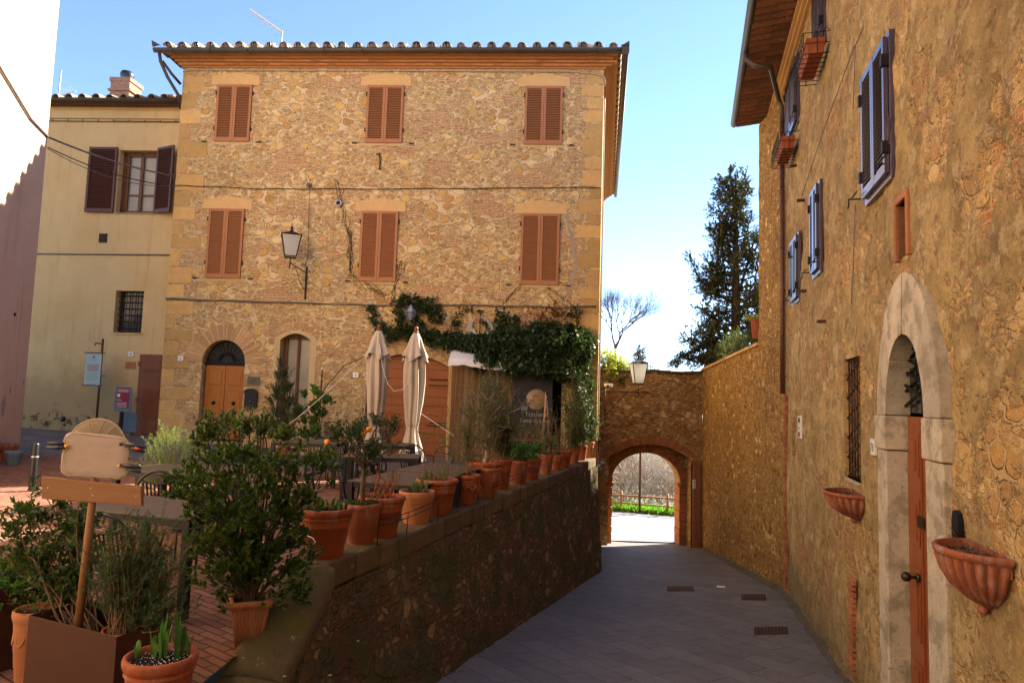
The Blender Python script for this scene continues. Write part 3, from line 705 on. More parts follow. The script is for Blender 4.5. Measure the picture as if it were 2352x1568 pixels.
mb = MB(); mb.box(D6[0], D6[1], .15, .22, .62, .71); cx_ = (D6[0]+D6[1])/2
for i in range(11):
    g = pi*(i+.5)/11; mb.tube([(cx_-.17*cos(g), .19, .72+.17*sin(g)), (cx_-.52*cos(g), .19, .72+.52*sin(g))], .007, 4)
for rr in (.17, .24, .52): mb.tube([(cx_-rr*cos(pi*i/20), .19, .72+rr*sin(pi*i/20)) for i in range(21)], .009, 4)
for i in range(9): g = pi*(i+.5)/9; mb.tube([(cx_-.205*cos(g)+.02*cos(q), .19, .72+.205*sin(g)+.02*sin(q)) for q in [0, 1.5, 3, 4.5, 6.1]], .005, 4)
mb.build('fanlight_grille', M['iron'], fl)
mb = MB(); mb.prism(D6h, .255, .27); mb.build('door_backing', M['dark'], H)
# voussoirs around the entrance arch
def ring(mb, x0, x1, zs, rise, wid, n, y=-.012, y1=.02, gap=.12, fn=arch_pts, j=.12):
    ip = fn(x0, x1, zs, rise, n); op = fn(x0-wid, x1+wid, zs, rise+wid, n); rr = random.Random(n)
    for i in range(n):
        w0, w1 = gap/2, 1-gap/2; L = 1-rr.random()*j
        def lp(P, t): return (P[i][0]+(P[i+1][0]-P[i][0])*t, P[i][1]+(P[i+1][1]-P[i][1])*t)
        a, b, c, d = lp(ip, w0), lp(ip, w1), lp(op, w1), lp(op, w0)
        c = (b[0]+(c[0]-b[0])*L, b[1]+(c[1]-b[1])*L); d = (a[0]+(d[0]-a[0])*L, a[1]+(d[1]-a[1])*L)
        mb.prism([a, b, c, d], y-rr.random()*.004, y1)
mb = MB(); ring(mb, D6[0], D6[1], .70, .58, .50, 30, -.008, j=.3); mb.build('arch_bricks', M['vous'], H, .004)
mb = MB(); ring(mb, W7[0]-.1, W7[1]+.1, 1.42, .22, .16, 13, -.01, fn=seg_pts); ring(mb, W7[0]-.2, W7[1]+.2, 1.6, .25, .12, 15, -.01, fn=seg_pts); mb.build('relieving_arch', M['vous'], H, .006)
# casement window with plaster surround
mb = MB(); sur = [(W7[0]-.16, -.80)]+seg_pts(W7[0]-.16, W7[1]+.16, 1.38, .2)+[(W7[1]+.16, -.80)]
mb.prism(sur, -.008, .01, 0, [W7h]); mb.build('window_surround', M['creamp'], H)
mb = MB(); mb.box(W7[0]-.12, W7[1]+.12, -.06, .2, -.76, -.68)
mb.build('window_sill', M['lintel'], H, .01)
mb = MB(); mb.prism(W7h, .30, .31); wn_ = mb.build('window', M['curtain'], H)
mb = MB(); xm = (W7[0]+W7[1])/2
for x in (W7[0], W7[0]+.055, xm-.035, xm+.005, W7[1]-.055): mb.box(x, x+.055 if x != xm+.005 else x+.03, .25, .30, -.68, 1.46)
mb.box(W7[0], W7[1], .25, .295, -.68, -.58); mb.box(W7[0], W7[1], .25, .295, 1.36, 1.5)
mb.build('window_frame', M['brown'], wn_)
# plank gate
mb = MB(); mb.prism(GTh, .20, .24); mb.build('gate_backing', M['ddoor'], H)
rg = random.Random(4)
for k in range(2):
    xa, xb = (GT[0]+.02, (GT[0]+GT[1])/2-.006) if k == 0 else ((GT[0]+GT[1])/2+.006, GT[1]-.02)
    mb = MB(); z = -1.68
    while z < 1.03:
        h = .235; zt = z+h-.012
        def top(x): return .74+.30*(1-(2*(x-GT[0])/(GT[1]-GT[0])-1)**2)-.015
        for (a, b) in ((xa, xa+.30), (xa+.306, xb)) if k == 0 else ((xa, xa+.3), (xa+.306, xb)):
            if z < top(a)-.02 or z < top(b)-.02:
                pl = [(a, z), (a, min(zt, max(top(a), z+.005))), ((a+b)/2, min(zt, max(z+.005, top((a+b)/2)))), (b, min(zt, max(top(b), z+.005))), (b, z)]
                mb.prism(pl, .165-rg.random()*.006, .2)
        z += h
    lf = mb.build('gate_leaf', M['gated'], H, .004)
    mb = MB()
    for zz in (.38, .24, -.72, -.80, -1.55):
        xs_ = (xb-.55, xb-.02) if k else (xa+.02, xa+.55)
        mb.box(xs_[0]+rg.random()*.1, xs_[1], .152, .166, zz, zz+.035)
    mb.build('strap_hinge', M['rust'], lf)
mb = MB(); ring(mb, GT[0], GT[1], .74, .3, .22, 26, -.012, fn=seg_pts); mb.build('gate_arch', M['vous'], H, .006)
mb = MB(); mb.box(-1.585, -1.42, -.015, .02, -1.75, .9); mb.build('stone_jamb', M['quoin'], H, .01)
# TV antenna on the roof
mb = MB(); ax, az = F.hit(645, 100, -1.5); bx, bz = F.hit(648, 75, -1.5); cx2, cz2 = F.hit(587, 40, -1.5)
mb.tube([(ax, 1.5, az-.5), (bx, 1.5, bz+.05)], .02, 6); mb.tube([(bx, 1.5, bz), (cx2, 1.5-.4, cz2)], .034, 4)
for i in range(5):
    t_ = i/5; p = Vector((bx, 1.5, bz)).lerp(Vector((cx2, 1.1, cz2)), t_); L = .3-.012*i
    mb.tube([p+Vector((-L*.8, 0, -L*.35)), p+Vector((L*.8, 0, L*.35))], .004, 3)
mb.build('roof_antenna', M['zinc'], H)
# iron tie, vent
mb = MB(); mb.tube([(-3.74, -.03, 6.30), (-3.66, -.04, 6.31), (-3.64, -.03, 6.18), (-3.62, -.03, 6.08), (-3.64, -.03, 5.98), (-3.63, -.03, 5.88)], [.014, .026, .018, .024, .018, .026], 5)
mb.build('iron_tie', M['rust'], H)
# bare creepers clinging to the stone
mb = MB(); rv = random.Random(11)
for s0, s1, k in ((( -4.75, 5.6), (-4.4, 4.0), 4), ((-4.35, 4.2), (-4.3, 3.1), 7), ((-4.3, 3.1), (-3.3, 2.5), 5), ((.2, 3.0), (-.3, 2.3), 3), ((-3.2, 2.3), (-2.9, 3.4), 4), ((.9, 2.9), (1.5, 2.35), 2)):
    for i in range(k):
        p = [(s0[0]+(s1[0]-s0[0])*t_/6+rv.gauss(0, .05), -.015, s0[1]+(s1[1]-s0[1])*t_/6+rv.gauss(0, .05)) for t_ in range(7)]
        mb.tube(p, .006, 3)
mb.build('bare_creeper', M['bark'], H)

# ================================================================== PLASTER HOUSE
HY = thing('plaster_house', 'ochre plastered house with brown window shutters left of the stone house', 'house', Y)
WA = (-11.2, -10.08); WB = (-11.0, -10.2)
mb = MB(); hs = [[(WA[0], 4.82), (WA[0], 6.6), (WA[1], 6.6), (WA[1], 4.82)], [(WB[0], 1.46), (WB[0], 2.62), (WB[1], 2.62), (WB[1], 1.46)]]
mb.prism([(-20, -1.6), (-20, 7.85), (-8.6, 7.85), (-8.6, -1.6)], 0, .3, 0, hs, back=False)
mb.box(-20, -8.6, -.06, .0, 7.5, 7.72); 
mb.build('front_wall', M['yplaster'], HY)
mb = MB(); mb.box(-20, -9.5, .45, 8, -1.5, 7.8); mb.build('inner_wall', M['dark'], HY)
mb = MB(); mb.tube([(-20, -.03, 7.44), (-9.3, -.03, 7.42)], .018, 5)
for i in range(24): mb.box(-20+i*.45, -19.985+i*.45, -.055, 0, 7.41, 7.465)
mb.tube([(-13.5, -.015, 3.6), (-9.3, -.015, 3.64)], .02, 5)
mb.build('cable_duct', M['cable'], HY)
mb = MB(); gutter(mb, [(-20, -.32, 7.98), (-9.3, -.32, 7.93)], .1); mb.build('gutter', M['gut'], HY)
mb = MB(); roof(mb, -19.8, -9.45, -.30, 7.92, .28, 7); mb.build('roof_tiles', M['tile'], HY)
mb = MB(); mb.box(-20, -9.3, -.28, .02, 7.85, 7.93); mb.add([(-20,-.2,7.95),(-9.2,-.2,7.95),(-9.2,5,9.3),(-20,5,9.3)], [(0,1,2,3)]); mb.build('roof', M['tileu'], HY)
mb = MB(); mb.box(WA[0], WA[1], .24, .26, 4.82, 6.6); wn_ = mb.build('window', M['curtain'], HY)
mb = MB()
for x in (WA[0]+.0, WA[0]+.1, (WA[0]+WA[1])/2-.05, WA[1]-.12): mb.box(x, x+.09, .18, .235, 4.82, 6.55)
mb.box(WA[0], WA[1], .18, .233, 4.82, 4.92); mb.box(WA[0], WA[1], .18, .233, 6.48, 6.6); mb.box(WA[0]+.1, WA[1]-.1, .2, .234, 5.35, 5.39)
mb.build('window_frame', M['brown'], wn_)
mb = MB(); mb.box(WA[0], WA[1], -.0, .25, 4.76, 4.82); mb.build('sill', M['creamp'], HY)
o = shift(shutter_leaf(.82, 1.86, 34), WA[0]-.03, -.05, 4.80, 0, True).build('shutter', [M['shutb'], M['dark']], HY)
o = shift(shutter_leaf(.66, 1.86, 34), WA[1]+.0, -.02, 4.80, radians(-22)).build('shutter', [M['shutb'], M['dark']], HY)
mb = MB(); mb.box(WB[0], WB[1], .22, .24, 1.46, 2.62); wb = mb.build('barred_window', M['glass'], HY)
mb = MB()
for i in range(5): x = WB[0]+.07+i*.165; mb.cyl((x, .14, 1.46), (x, .14, 2.62), .012, 6)
for i in range(6): z = 1.6+i*.18; mb.cyl((WB[0], .14, z), (WB[1], .14, z), .012, 6)
mb.build('window_bars', M['rust'], wb)
mb = MB(); mb.box(WB[0]-.05, WB[1]+.05, -.02, .2, 1.40, 1.46); mb.build('sill', M['lintel'], HY)
mb = MB(); vx, vz = Y.hit(237, 547); mb.box(vx-.12, vx+.12, -.01, .02, vz-.13, vz+.13); vt = mb.build('vent', M['rust'], HY)
mb = MB()
for i in range(6): mb.box(vx-.1, vx+.1, -.02, -.012, vz-.11+i*.04, vz-.09+i*.04)
mb.build('vent_slats', M['iron'], vt)
mb = MB(); vx, vz = Y.hit(145, 961); mb.cyl((vx, -.03, vz), (vx, .02, vz), .07, 16); mb.build('round_vent', M['bronze'], HY)
mb = MB(); mb.box(-10.16, -9.34, -.035, .0, -1.38, .88)
mb.box(-10.19, -10.12, -.05, -.03, .55, .68); mb.box(-10.19, -10.12, -.05, -.03, -.4, -.3)
dl = mb.build('door', M['ddoor'], HY)
mb = MB()
for p, q in ((.42, .74), (-.82, .26), (-1.28, -.92)): mb.box(-10.05, -9.5, -.055, -.034, p, q); mb.box(-9.99, -9.56, -.062, -.05, p+.05, q-.05)
mb.build('door_panel', M['ddoor'], dl, .01)
mb = MB(); a = Y.hit(285, 947); b = Y.hit(315, 994); mb.box(a[0], b[0], -.03, 0, b[1], a[1]); mb.box(a[0]+.02, b[0]-.02, -.036, -.03, b[1]+.02, a[1]-.02); mb.build('meter_cabinet', M['slate'], HY, .005)
# chimneys
def chimney(px0, px1, pyt, pyb, off, cap, nm='chimney'):
    a = Y.hit(px0, pyb, off); b = Y.hit(px1, pyt, off); w_ = b[0]-a[0]; mb = MB(); zt = b[1]; zb = a[1]-.5
    mb.box(a[0], b[0], -off, -off+w_, zb, zt-.12); mb.box(a[0]-.05, b[0]+.05, -off-.05, -off+w_+.05, zt-.42, zt-.36); mb.box(a[0]-.03, b[0]+.03, -off-.03, -off+w_+.03, zt-.12, zt)
    return mb, a, b, w_, zt
mb, a, b, w_, zt = chimney(251, 299, 178, 230, -1.2, True)
c = mb.build('chimney', masonry('chimney_brick', [(.45,.25,.18)], (.5,.36,.26), 3, .05, -1.0, ((.42,.19,.12),(.52,.3,.2)), dark=.2), HY)
mb = MB(); mb.lathe([(.15, 0), (.17, .08), (.20, .2), (.17, .3), (.02, .33)], 16, ((a[0]+b[0])/2, 1.2+w_/2, zt)); mb.build('chimney_cowl', M['blackp'], c)
mb, a, b, w_, zt = chimney(371, 397, 218, 232, -2, True); mb.build('chimney', M['terra2'], HY)
mb = MB(); a = Y.hit(133, 230, -1.5)
mb.tube([(a[0], 1.5, a[1]-.5), (a[0]+.02, 1.5, a[1]+.95)], .02, 5)
mb.tube([(a[0], 1.5, a[1]+.12), (a[0]+.55, 1.5, a[1]+.28)], .012, 4)
for i in range(7): x = a[0]+.05+i*.07; mb.tube([(x-.12, 1.5, a[1]+.32+i*.02), (x+.1, 1.5, a[1]+.02+i*.03)], .006, 3)
mb.build('roof_antenna', M['zinc'], HY)

# ================================================================== WHITE HOUSE (left)
HL = thing('white_house', 'pale plastered house whose sunlit wall rises out of the left edge', 'house', LW)
mb = MB(); mb.box(-14, 0, 0, 7, -1.8, 10.5)
mb.build('wall', M['wplaster'], HL)
mb = MB(); rr = random.Random(1)   # flaked patch showing the bare render
for cx_, cz_, s_ in ((-.98, -.45, .16), (-.72, -.15, .05), (-.12, .02, .05), (-1.3, .05, .07)):
    k = 14; pl = [(cx_+s_*(.6+.5*rr.random())*cos(2*pi*i/k)*.8, cz_+s_*1.4*(.6+.5*rr.random())*sin(2*pi*i/k)) for i in range(k)]
    mb.prism(pl, -.004, .0)
mb.build('flaked_patch', M['greyp'], HL)
mb = MB(); vx, vz = LW.hit(33, 722); mb.cyl((vx, -.02, vz), (vx, .01, vz), .035, 10); mb.build('round_vent', M['iron'], HL)

# ================================================================== RETAINING WALL
TW = thing('retaining_wall', 'dark mossy stone retaining wall of the terrace carrying the row of flowerpots', 'wall', T)
capz = lambda x: -1.375-.0055*x
mb = MB(); L = 12.25; vs = []; NX, NZ = 110, 24
for i in range(NX+1):
    x = -.15+(L+.15)*i/NX; p = T.w(x, 0, 0); zb = streetL(p.y)-.35; zt = capz(x)-.2
    for k in range(NZ+1):
        t_ = k/NZ; z = zt+(zb-zt)*t_; d = .03*noise.noise(Vector((x*3.2, z*3.8, 0)))+.016*noise.noise(Vector((x*9, z*9, 5)))
        vs.append((x, -.02-.20*t_-d, z))
mb.add(vs, [(i*(NZ+1)+k, i*(NZ+1)+k+1, (i+1)*(NZ+1)+k+1, (i+1)*(NZ+1)+k) for i in range(NX) for k in range(NZ)], True)
mb.box(-.15, L, .03, .38, -2.4, capz(0)-.2)
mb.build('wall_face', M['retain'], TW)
# near end: curves down towards the viewer; ashlar coping
mb = MB(); rc = random.Random(8); x = 0
while x < L-.05:
    l = min(rc.uniform(.38, .62), L-x); j = rc.uniform(-.012, .012)
    z = capz(x)+j*.6
    mb.add([(x+.006,-.0+j,z-.22),(x+l-.006,0+j,z-.22),(x+l-.006,.42,z-.2),(x+.006,.42,z-.2),(x+.006,.0+j,z),(x+l-.006,.0+j,z),(x+l-.006,.42,z),(x+.006,.42,z)],
           [(0,3,2,1),(4,5,6,7),(0,1,5,4),(1,2,6,5),(2,3,7,6),(3,0,4,7)])
    x += l
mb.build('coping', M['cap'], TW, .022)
def rw(fr, p): q = Vector(p)-fr.o; return (q.dot(fr.x), q.dot(fr.y), p[2])
e0l = atZ(655, 1308, -1.36); e0r = atZ(770, 1302, -1.36); e1l = atZ(500, 1545, -1.86); e1r = atZ(650, 1560, -1.90)
e2l = e1l+(e1l-e0l)*.55; e2r = e1r+(e1r-e0r)*.55
e0l = e0l+(T.x*.03); e0r = e0r+(T.x*.03)
def slab(mb, a, b, c, d, th):
    vs = []
    nn = 10
    for i in range(nn+1):
        l = Vector(a).lerp(Vector(d), i/nn); r_ = Vector(b).lerp(Vector(c), i/nn)
        for k in range(7):
            p = l.lerp(r_, k/6); hump = .035*sin(pi*k/6)+.012*noise.noise(p*6); vs.append(rw(T, (p.x, p.y, p.z+hump)))
        for k in range(7):
            p = r_.lerp(l, k/6); q = .0 if k in (0, 6) else 0; vs.append(rw(T, (p.x, p.y, p.z-th)))
    m = 14
    mb.add(vs, [(i*m+j, i*m+(j+1) % m, (i+1)*m+(j+1) % m, (i+1)*m+j) for i in range(nn) for j in range(m)]+[tuple(range(m)), tuple(range(nn*m, nn*m+m))], True)
mb = MB(); slab(mb, e0l, e0r, e1r, e1l, .16); g_ = (e1l-e0l)*.02; slab(mb, e1l+g_, e1r+g_, e2r, e2l, .16)
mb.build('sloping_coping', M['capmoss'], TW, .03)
mb = MB(); vs = []
cr = [e0r-(e0r-e0l)*.10, e1r-(e1r-e1l)*.10, e2r-(e2r-e2l)*.10]; cl = [e0l+(e0r-e0l)*.1, e1l+(e1r-e1l)*.1, e2l+(e2r-e2l)*.1]
nn = 30
for i in range(nn+1):
    t_ = i/nn*2; k = min(int(t_), 1); f_ = t_-k
    p = cr[k].lerp(cr[k+1], f_)
    for j in range(13):
        u_ = j/12; zb = -3.0; z = (p.z-.08)*(1-u_)+zb*u_; d = .03*noise.noise(Vector((p.x*4, p.y*4, z*4)))
        vs.append(rw(T, (p.x+.10*u_+d, p.y-.0+d, z)))
mb.add(vs, [(i*13+k, i*13+k+1, (i+1)*13+k+1, (i+1)*13+k) for i in range(nn) for k in range(12)], True)
vs = []
for i in range(3):
    p = cl[i]; vs += [rw(T, (p.x, p.y, p.z-.08)), rw(T, (p.x, p.y, -2.2))]
mb.add(vs, [(0,1,3,2),(2,3,5,4)])
mb.build('wall_end', M['retain'], TW)

# ================================================================== CITY GATE
GA = thing('gate_wall', 'rough stone wall with round brick archway closing the street', 'gate wall', A)
OA = (3.42, 6.28); IA = (3.63, 6.07)
oh = [(OA[0], -5.2)]+seg_pts(OA[0], OA[1], -1.87, .44, 14)+[(OA[1], -5.2)]
ih = [(IA[0], -5.2)]+arch_pts(*IA, -2.86, 1.08, 18)+[(IA[1], -5.2)]
mb = MB(); mb.prism([(2.4, -5.2), (2.4, 1.02), (4.2, 1.08), (5.4, 1.04), (6.6, 1.14), (6.6, -5.2)], 0, .8, 0, [oh], back=False)
mb.prism([(2.4, -5.2), (2.4, 1.02), (6.6, 1.1), (6.6, -5.2)], .8, 1.6, 0, [ih]); mb.box(2.4, 6.6, 0, 1.6, .98, 1.0)
mb.build('wall', M['gate'], GA)
mb = MB(); ring(mb, OA[0], OA[1], -1.87, .44, .30, 46, -.02, .3, gap=.1, fn=seg_pts)
mb.build('front_arch_bricks', M['brickring'], GA, .006)
mb = MB(); ring(mb, IA[0], IA[1], -2.86, 1.08, .26, 34, .77, .9, gap=.1); mb.build('inner_arch_bricks', M['brickring'], GA, .006)
mb = MB(); rq3 = random.Random(6)
for sx in (0, 1):
    z = -4.95
    while z < -2.9:
        h = rq3.uniform(.2, .4); w_ = rq3.uniform(.2, .3)
        mb.box(IA[0]-w_, IA[0]+.03+rq3.random()*.03, .76, 1.5, z+.01, z+h-.01) if sx == 0 else mb.box(IA[1]-.03-rq3.random()*.02, IA[1]+w_, .76, 1.5, z+.01, z+h-.01)
        z += h
mb.box(IA[0]-.03, IA[0]+.10, .72, 1.2, -2.92, -2.84); mb.box(IA[1]-.10, IA[1]+.03, .72, 1.2, -2.92, -2.84)
mb.box(OA[1]+.0, OA[1]+.28, -.05, .2, -5, -1.95)
mb.build('jamb_stones', M['brickring'], GA, .015)
mb = MB(); x = 2.42; 
while x < 6.55:
    l = min(rq3.uniform(.3, .6), 6.58-x); z = 1.03+.02*sin(x*3); mb.box(x, x+l-.01, -.06, 1.65, z, z+.07+rq3.random()*.02); x += l
mb.build('wall_coping', M['cap'], GA, .015)

# ================================================================== GARDEN WALL
GWo = thing('garden_wall', 'tall ochre garden wall sloping up from the gate to the right hand house', 'wall', GW)
mb = MB(); NX, NZ = 90, 60; vs = []
def gtop(x): return 1.13+(x+9.3)*.043
for i in range(NX+1):
    x = -9.35+9.35*i/NX
    zt = gtop(x) if x < -2.07 else 6.88
    for k in range(NZ+1):
        zb = -4.95+(x+9.35)*.1; z = zb+(zt-zb)*k/NZ
        d = .035*noise.noise(Vector((x*2.3, z*2.6, 0)))+.035*noise.noise(Vector((x*7, z*8, 5)))
        vs.append((x, -d-.0, z))
fs = [(i*(NZ+1)+k, (i+1)*(NZ+1)+k, (i+1)*(NZ+1)+k+1, i*(NZ+1)+k+1) for i in range(NX) for k in range(NZ)]
# split: only the low wall belongs here
low = [f for f in fs if f[0]//(NZ+1) <= int((9.35-2.08)/9.35*NX)]
mb.add(vs, low, True); mb.box(-9.35, -2.1, .05, .45, -4.9, 1.0)
xs_ = [-9.35+.4*i for i in range(19)]
mb.build('wall', M['garden'], GWo)
mb = MB()
for i in range(18):
    a, b = -9.32+.4*i, -9.32+.4*(i+1)-.012; b = min(b, -2.1)
    if b <= a: continue
    mb.add([(a,-.05,gtop(a)),(b,-.05,gtop(b)),(b,.5,gtop(b)),(a,.5,gtop(a)),(a,-.05,gtop(a)+.08),(b,-.05,gtop(b)+.08),(b,.5,gtop(b)+.08),(a,.5,gtop(a)+.08)],
           [(0,3,2,1),(4,5,6,7),(0,1,5,4),(1,2,6,5),(2,3,7,6),(3,0,4,7)])
mb.build('wall_coping', M['lintel'], GWo, .015)

# ================================================================== RIGHT HOUSE
HR = thing('street_house', 'tall weathered ochre plaster and stone house with plum shutters along the right side', 'house', RW)
def rr_(fr, p): q = p-RW.o; return (q.dot(RW.x), q.dot(RW.y), p.z)
PT = (RW.hit(2037, 1200, .05)[0], RW.hit(2127, 1200, .05)[0])
def ogive(x0, x1, zs, rise, n=12):
    c = (x0+x1)/2; out = []
    for i in range(n+1):
        t_ = i/n; out.append((x0+(c-x0)*(1-cos(t_*pi/2))**.85, zs+rise*sin(t_*pi/2)**.95))
    return out+[(x0+x1-p[0], p[1]) for p in out[-2::-1]]
ph = [(PT[0], -3.5)]+arch_pts(*PT, -.06, .77, 16)+[(PT[1], -3.5)]
BW = (5.68, 6.55, -.86, .62)
SLT = (8.17, 8.48, 1.43, 1.94); SLOT = (.98, 1.38, -.95, -.06)
rect = lambda a, b, c, d: [(a, c), (a, d), (b, d), (b, c)]
SH = [(7.07, 8.02, 2.33, 3.72), (3.86, 4.63, 5.55, 7.0), (.56, 1.93, 5.36, 6.62), (3.55, 4.18, 2.12, 3.44), (1.18, 2.05, 2.0, 3.16)]
NB = (10.9, 11.7, -2.0, .3)
hs = [ph, rect(*BW), rect(*SLT), rect(*SLOT)]
# front wall as displaced grid with the openings cut
def cell_hit(x, z):
    if PT[0]-.08 < x < PT[1]+.08 and z < .8: return True
    for (a, b, c, d) in (BW, SLT, SLOT):
        if a < x < b and c < z < d: return True
    return False
mb = MB()
xsl = sorted(set([round(-.0+i*.11, 3) for i in range(0, 155)]+[PT[0]-.08, PT[1]+.08, *BW[:2], *SLT[:2], *SLOT[:2]]))
zsl = sorted(set([round(-4.2+i*.11, 3) for i in range(0, 102)]+[.8, *BW[2:], *SLT[2:], *SLOT[2:]]))
def disp(x, z):
    d = .045*noise.noise(Vector((x*1.1, z*1.2, 7)))+.022*noise.noise(Vector((x*3.7, z*4, 1)))+.012*noise.noise(Vector((x*9, z*9, 2)))
    for (a, b, c, dd) in (BW, SLT, SLOT):
        if a-.02 < x < b+.02 and c-.02 < z < dd+.02: d = 0
    return d if x > .05 else 0
nz_ = len(zsl); vs = [(x, -disp(x, z)+.01, z) for x in xsl for z in zsl]
fs = []
for i in range(len(xsl)-1):
    for k in range(nz_-1):
        if not cell_hit((xsl[i]+xsl[i+1])/2, (zsl[k]+zsl[k+1])/2): fs.append((i*nz_+k, (i+1)*nz_+k, (i+1)*nz_+k+1, i*nz_+k+1))
mb.add(vs, fs, True)
for (a, b, c, d), dep in ((BW, .3), (SLT, .35), (SLOT, .12)):
    for q in ([(a,0,c),(a,0,d),(a,dep,d),(a,dep,c)], [(b,0,c),(b,0,d),(b,dep,d),(b,dep,c)], [(a,0,d),(b,0,d),(b,dep,d),(a,dep,d)], [(a,0,c),(b,0,c),(b,dep,c),(a,dep,c)]): mb.add(q, [(0,1,2,3)])
mb.build('front_wall', M['right'], HR)
# end wall (over the garden wall) and mass behind
mb = MB(); n0 = int((9.35-2.08)/9.35*NX)
vs2 = []; idx = list(range(n0+1, NX+1))
for i in idx:
    x = -9.35+9.35*i/NX
    for k in range(NZ+1):
        zb = -4.95+(x+9.35)*.1; z = zb+(6.88-zb)*k/NZ
        d = .035*noise.noise(Vector((x*2.3, z*2.6, 0)))+.018*noise.noise(Vector((x*7, z*8, 5)))
        if i == idx[0]: x = -2.08
        vs2.append(rr_(RW, GW.w(x, -d*(1 if i < NX else 0), z)))
m_ = NZ+1
mb.add(vs2, [(i*m_+k, (i+1)*m_+k, (i+1)*m_+k+1, i*m_+k+1) for i in range(len(idx)-1) for k in range(NZ)], True)
mb.build('end_wall', M['garden'], HR)
mb = MB(); c0 = rr_(RW, GW.w(-2.08, .0, 0)); c1 = rr_(RW, GW.w(-2.08, 9, 0))
mb.add([(c0[0], c0[1], -4), (c1[0], c1[1], -4), (c1[0], c1[1], 6.9), (c0[0], c0[1], 6.9), (17, 9, -4), (17, 9, 6.9), (17, 0, -4), (17, 0, 6.9), ((c0[0]+c1[0])/2, (c0[1]+c1[1])/2, 8.3)],
       [(0,1,2,3),(1,4,5,2),(4,6,7,5),(3,8,2)])
mb.build('gable_wall', M['garden'], HR)
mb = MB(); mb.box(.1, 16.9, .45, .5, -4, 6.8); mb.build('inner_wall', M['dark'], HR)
# cornice, eave, gutter
mb = MB(); xe = -2.2
mb.box(xe, 17, -.05, .3, 6.86, 6.93); mb.box(xe, 17, -.11, .3, 6.935, 7.0); mb.box(xe, 17, -.17, .3, 7.005, 7.06)
mb.build('cornice', M['lintel'], HR, .006)
mb = MB(); re = random.Random(12)
xx = xe-.05
while xx < 16.9:   # underside of the eave: tiles carried out over the wall
    for k in range(3): coppo(mb, xx, -.86+k*.30+re.uniform(-.02, .02), 7.10+k*.03, .12, .36, .15, False, .9)
    xx += .235
mb.box(xe, 17, -.80, .3, 7.13, 7.15)
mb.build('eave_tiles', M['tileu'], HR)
mb = MB(); mb.add([(xe,-.88,7.16),(17,-.88,7.16),(17,4.5,8.75),(xe,4.5,8.75),(xe,9.9,7.16),(17,9.9,7.16)], [(0,1,2,3),(3,2,5,4)])
mb.build('roof', M['tile'], HR)
mb = MB(); gutter(mb, [(xe-.12, -.92, 7.08), (17, -.92, 7.08)], .085); mb.build('gutter', M['gut'], HR)
mb = MB()
p0 = RW.hit(1712, 112, .92); p1 = RW.hit(1795, 150, .1)
mb.tube([(p0[0], -.92, 7.02), (p0[0], -.9, 6.86), (p0[0]+.02, -.75, 6.72), (p0[0]+.05, -.45, 6.62), (.30, -.16, 6.5), (.28, -.10, 6.35), (.28, -.09, 6.0)], .05, 10)
mb.build('gutter_elbow', M['gut'], HR)
mb = MB(); mb.tube([(.28, -.09, 6.1), (.27, -.09, 2.0), (.25, -.09, .25)], .048, 10)
for z in (4.6, 3.3, 2.0, .6): mb.tube([(.28+.055*cos(g), -.09+.055*sin(g), z) for g in [i*.7 for i in range(10)]], .012, 4)
mb.build('downpipe', M['gutc'], HR)
mb = MB(); z = -3.9; rb = random.Random(3)
while z < .2:
    h = .075; mb.box(-.02, .14+rb.random()*.06, -.035-rb.random()*.02, .02, z, z+h-.01); z += h
mb.build('brick_pier', M['brickring'], HR, .006)
mb = MB()
# shutters on the right house
def rshut(a, b, z0_, z1, box=False):
    w_ = (b-a)/2
    mbf = MB(); mbf.box(a-.05, b+.05, -.03, .02, z0_-.07, z1+.05); fr_ = mbf.build('window_frame', M['shutd'], HR, .004)
    for side in (0, 1):
        lf = shift(shutter_leaf(w_-.003, z1-z0_, int((z1-z0_)/.052)), a if side == 0 else b, -.035, z0_, 0, side == 1)
        o = lf.build('shutter', [M['shutd'], M['dark']], HR)
        for hz in (.18, .82):
            xx = a-.03 if side == 0 else b-.03
            MB().box(xx, xx+.06, -.10, -.03, z0_+(z1-z0_)*hz-.06, z0_+(z1-z0_)*hz+.06).build('hinge', M['iron'], o)
    for xx in (a-.32, b-.05):
        mb = MB(); mb.tube([(xx, 0, z0_+.1), (xx, -.14, z0_+.1)], .009, 5); mb.tube([(xx, -.14, z0_+.1), (xx, -.14, z0_+.02), (xx+.05, -.16, z0_-.02), (xx+.08, -.15, z0_+.03)], .008, 5); mb.tube([(xx-.02, -.12, z0_+.1), (xx+.3, -.12, z0_+.1)], .009, 5)
        mb.build('shutter_hook', M['iron'], HR)
for q in SH: rshut(*q)
# carved stone portal
rp = random.Random(5)
OX = (RW.hit(2017, 1200, .05)[0], RW.hit(2168, 1200, .05)[0])
for (a, b) in ((OX[0], PT[0]), (PT[1], OX[1])):
    mb = MB()
    for (p, q, e) in ((-3.6, -2.75, .03), (-2.74, -.40, 0), (-.39, -.06, .025)):
        mb.box(a-e, b+e, -.05-e*.8, .17, p, q)
    mb.build('portal_jamb', M['portal'], HR, .012)
ip = arch_pts(*PT, -.055, .74, 20); op = ogive(*OX, -.055, 1.30, 10)
mb = MB()
for lo, hi in ((0, 5), (5, 10), (10, 15), (15, 20)):
    pl = ip[lo:hi+1]+op[lo:hi+1][::-1]; c = (sum(p[0] for p in pl)/len(pl), sum(p[1] for p in pl)/len(pl))
    mb.prism([(c[0]+(p[0]-c[0])*.992, c[1]+(p[1]-c[1])*.995) for p in pl], -.05-.006*(lo % 2), .17)
mb.build('portal_arch', M['portal'], HR, .01)
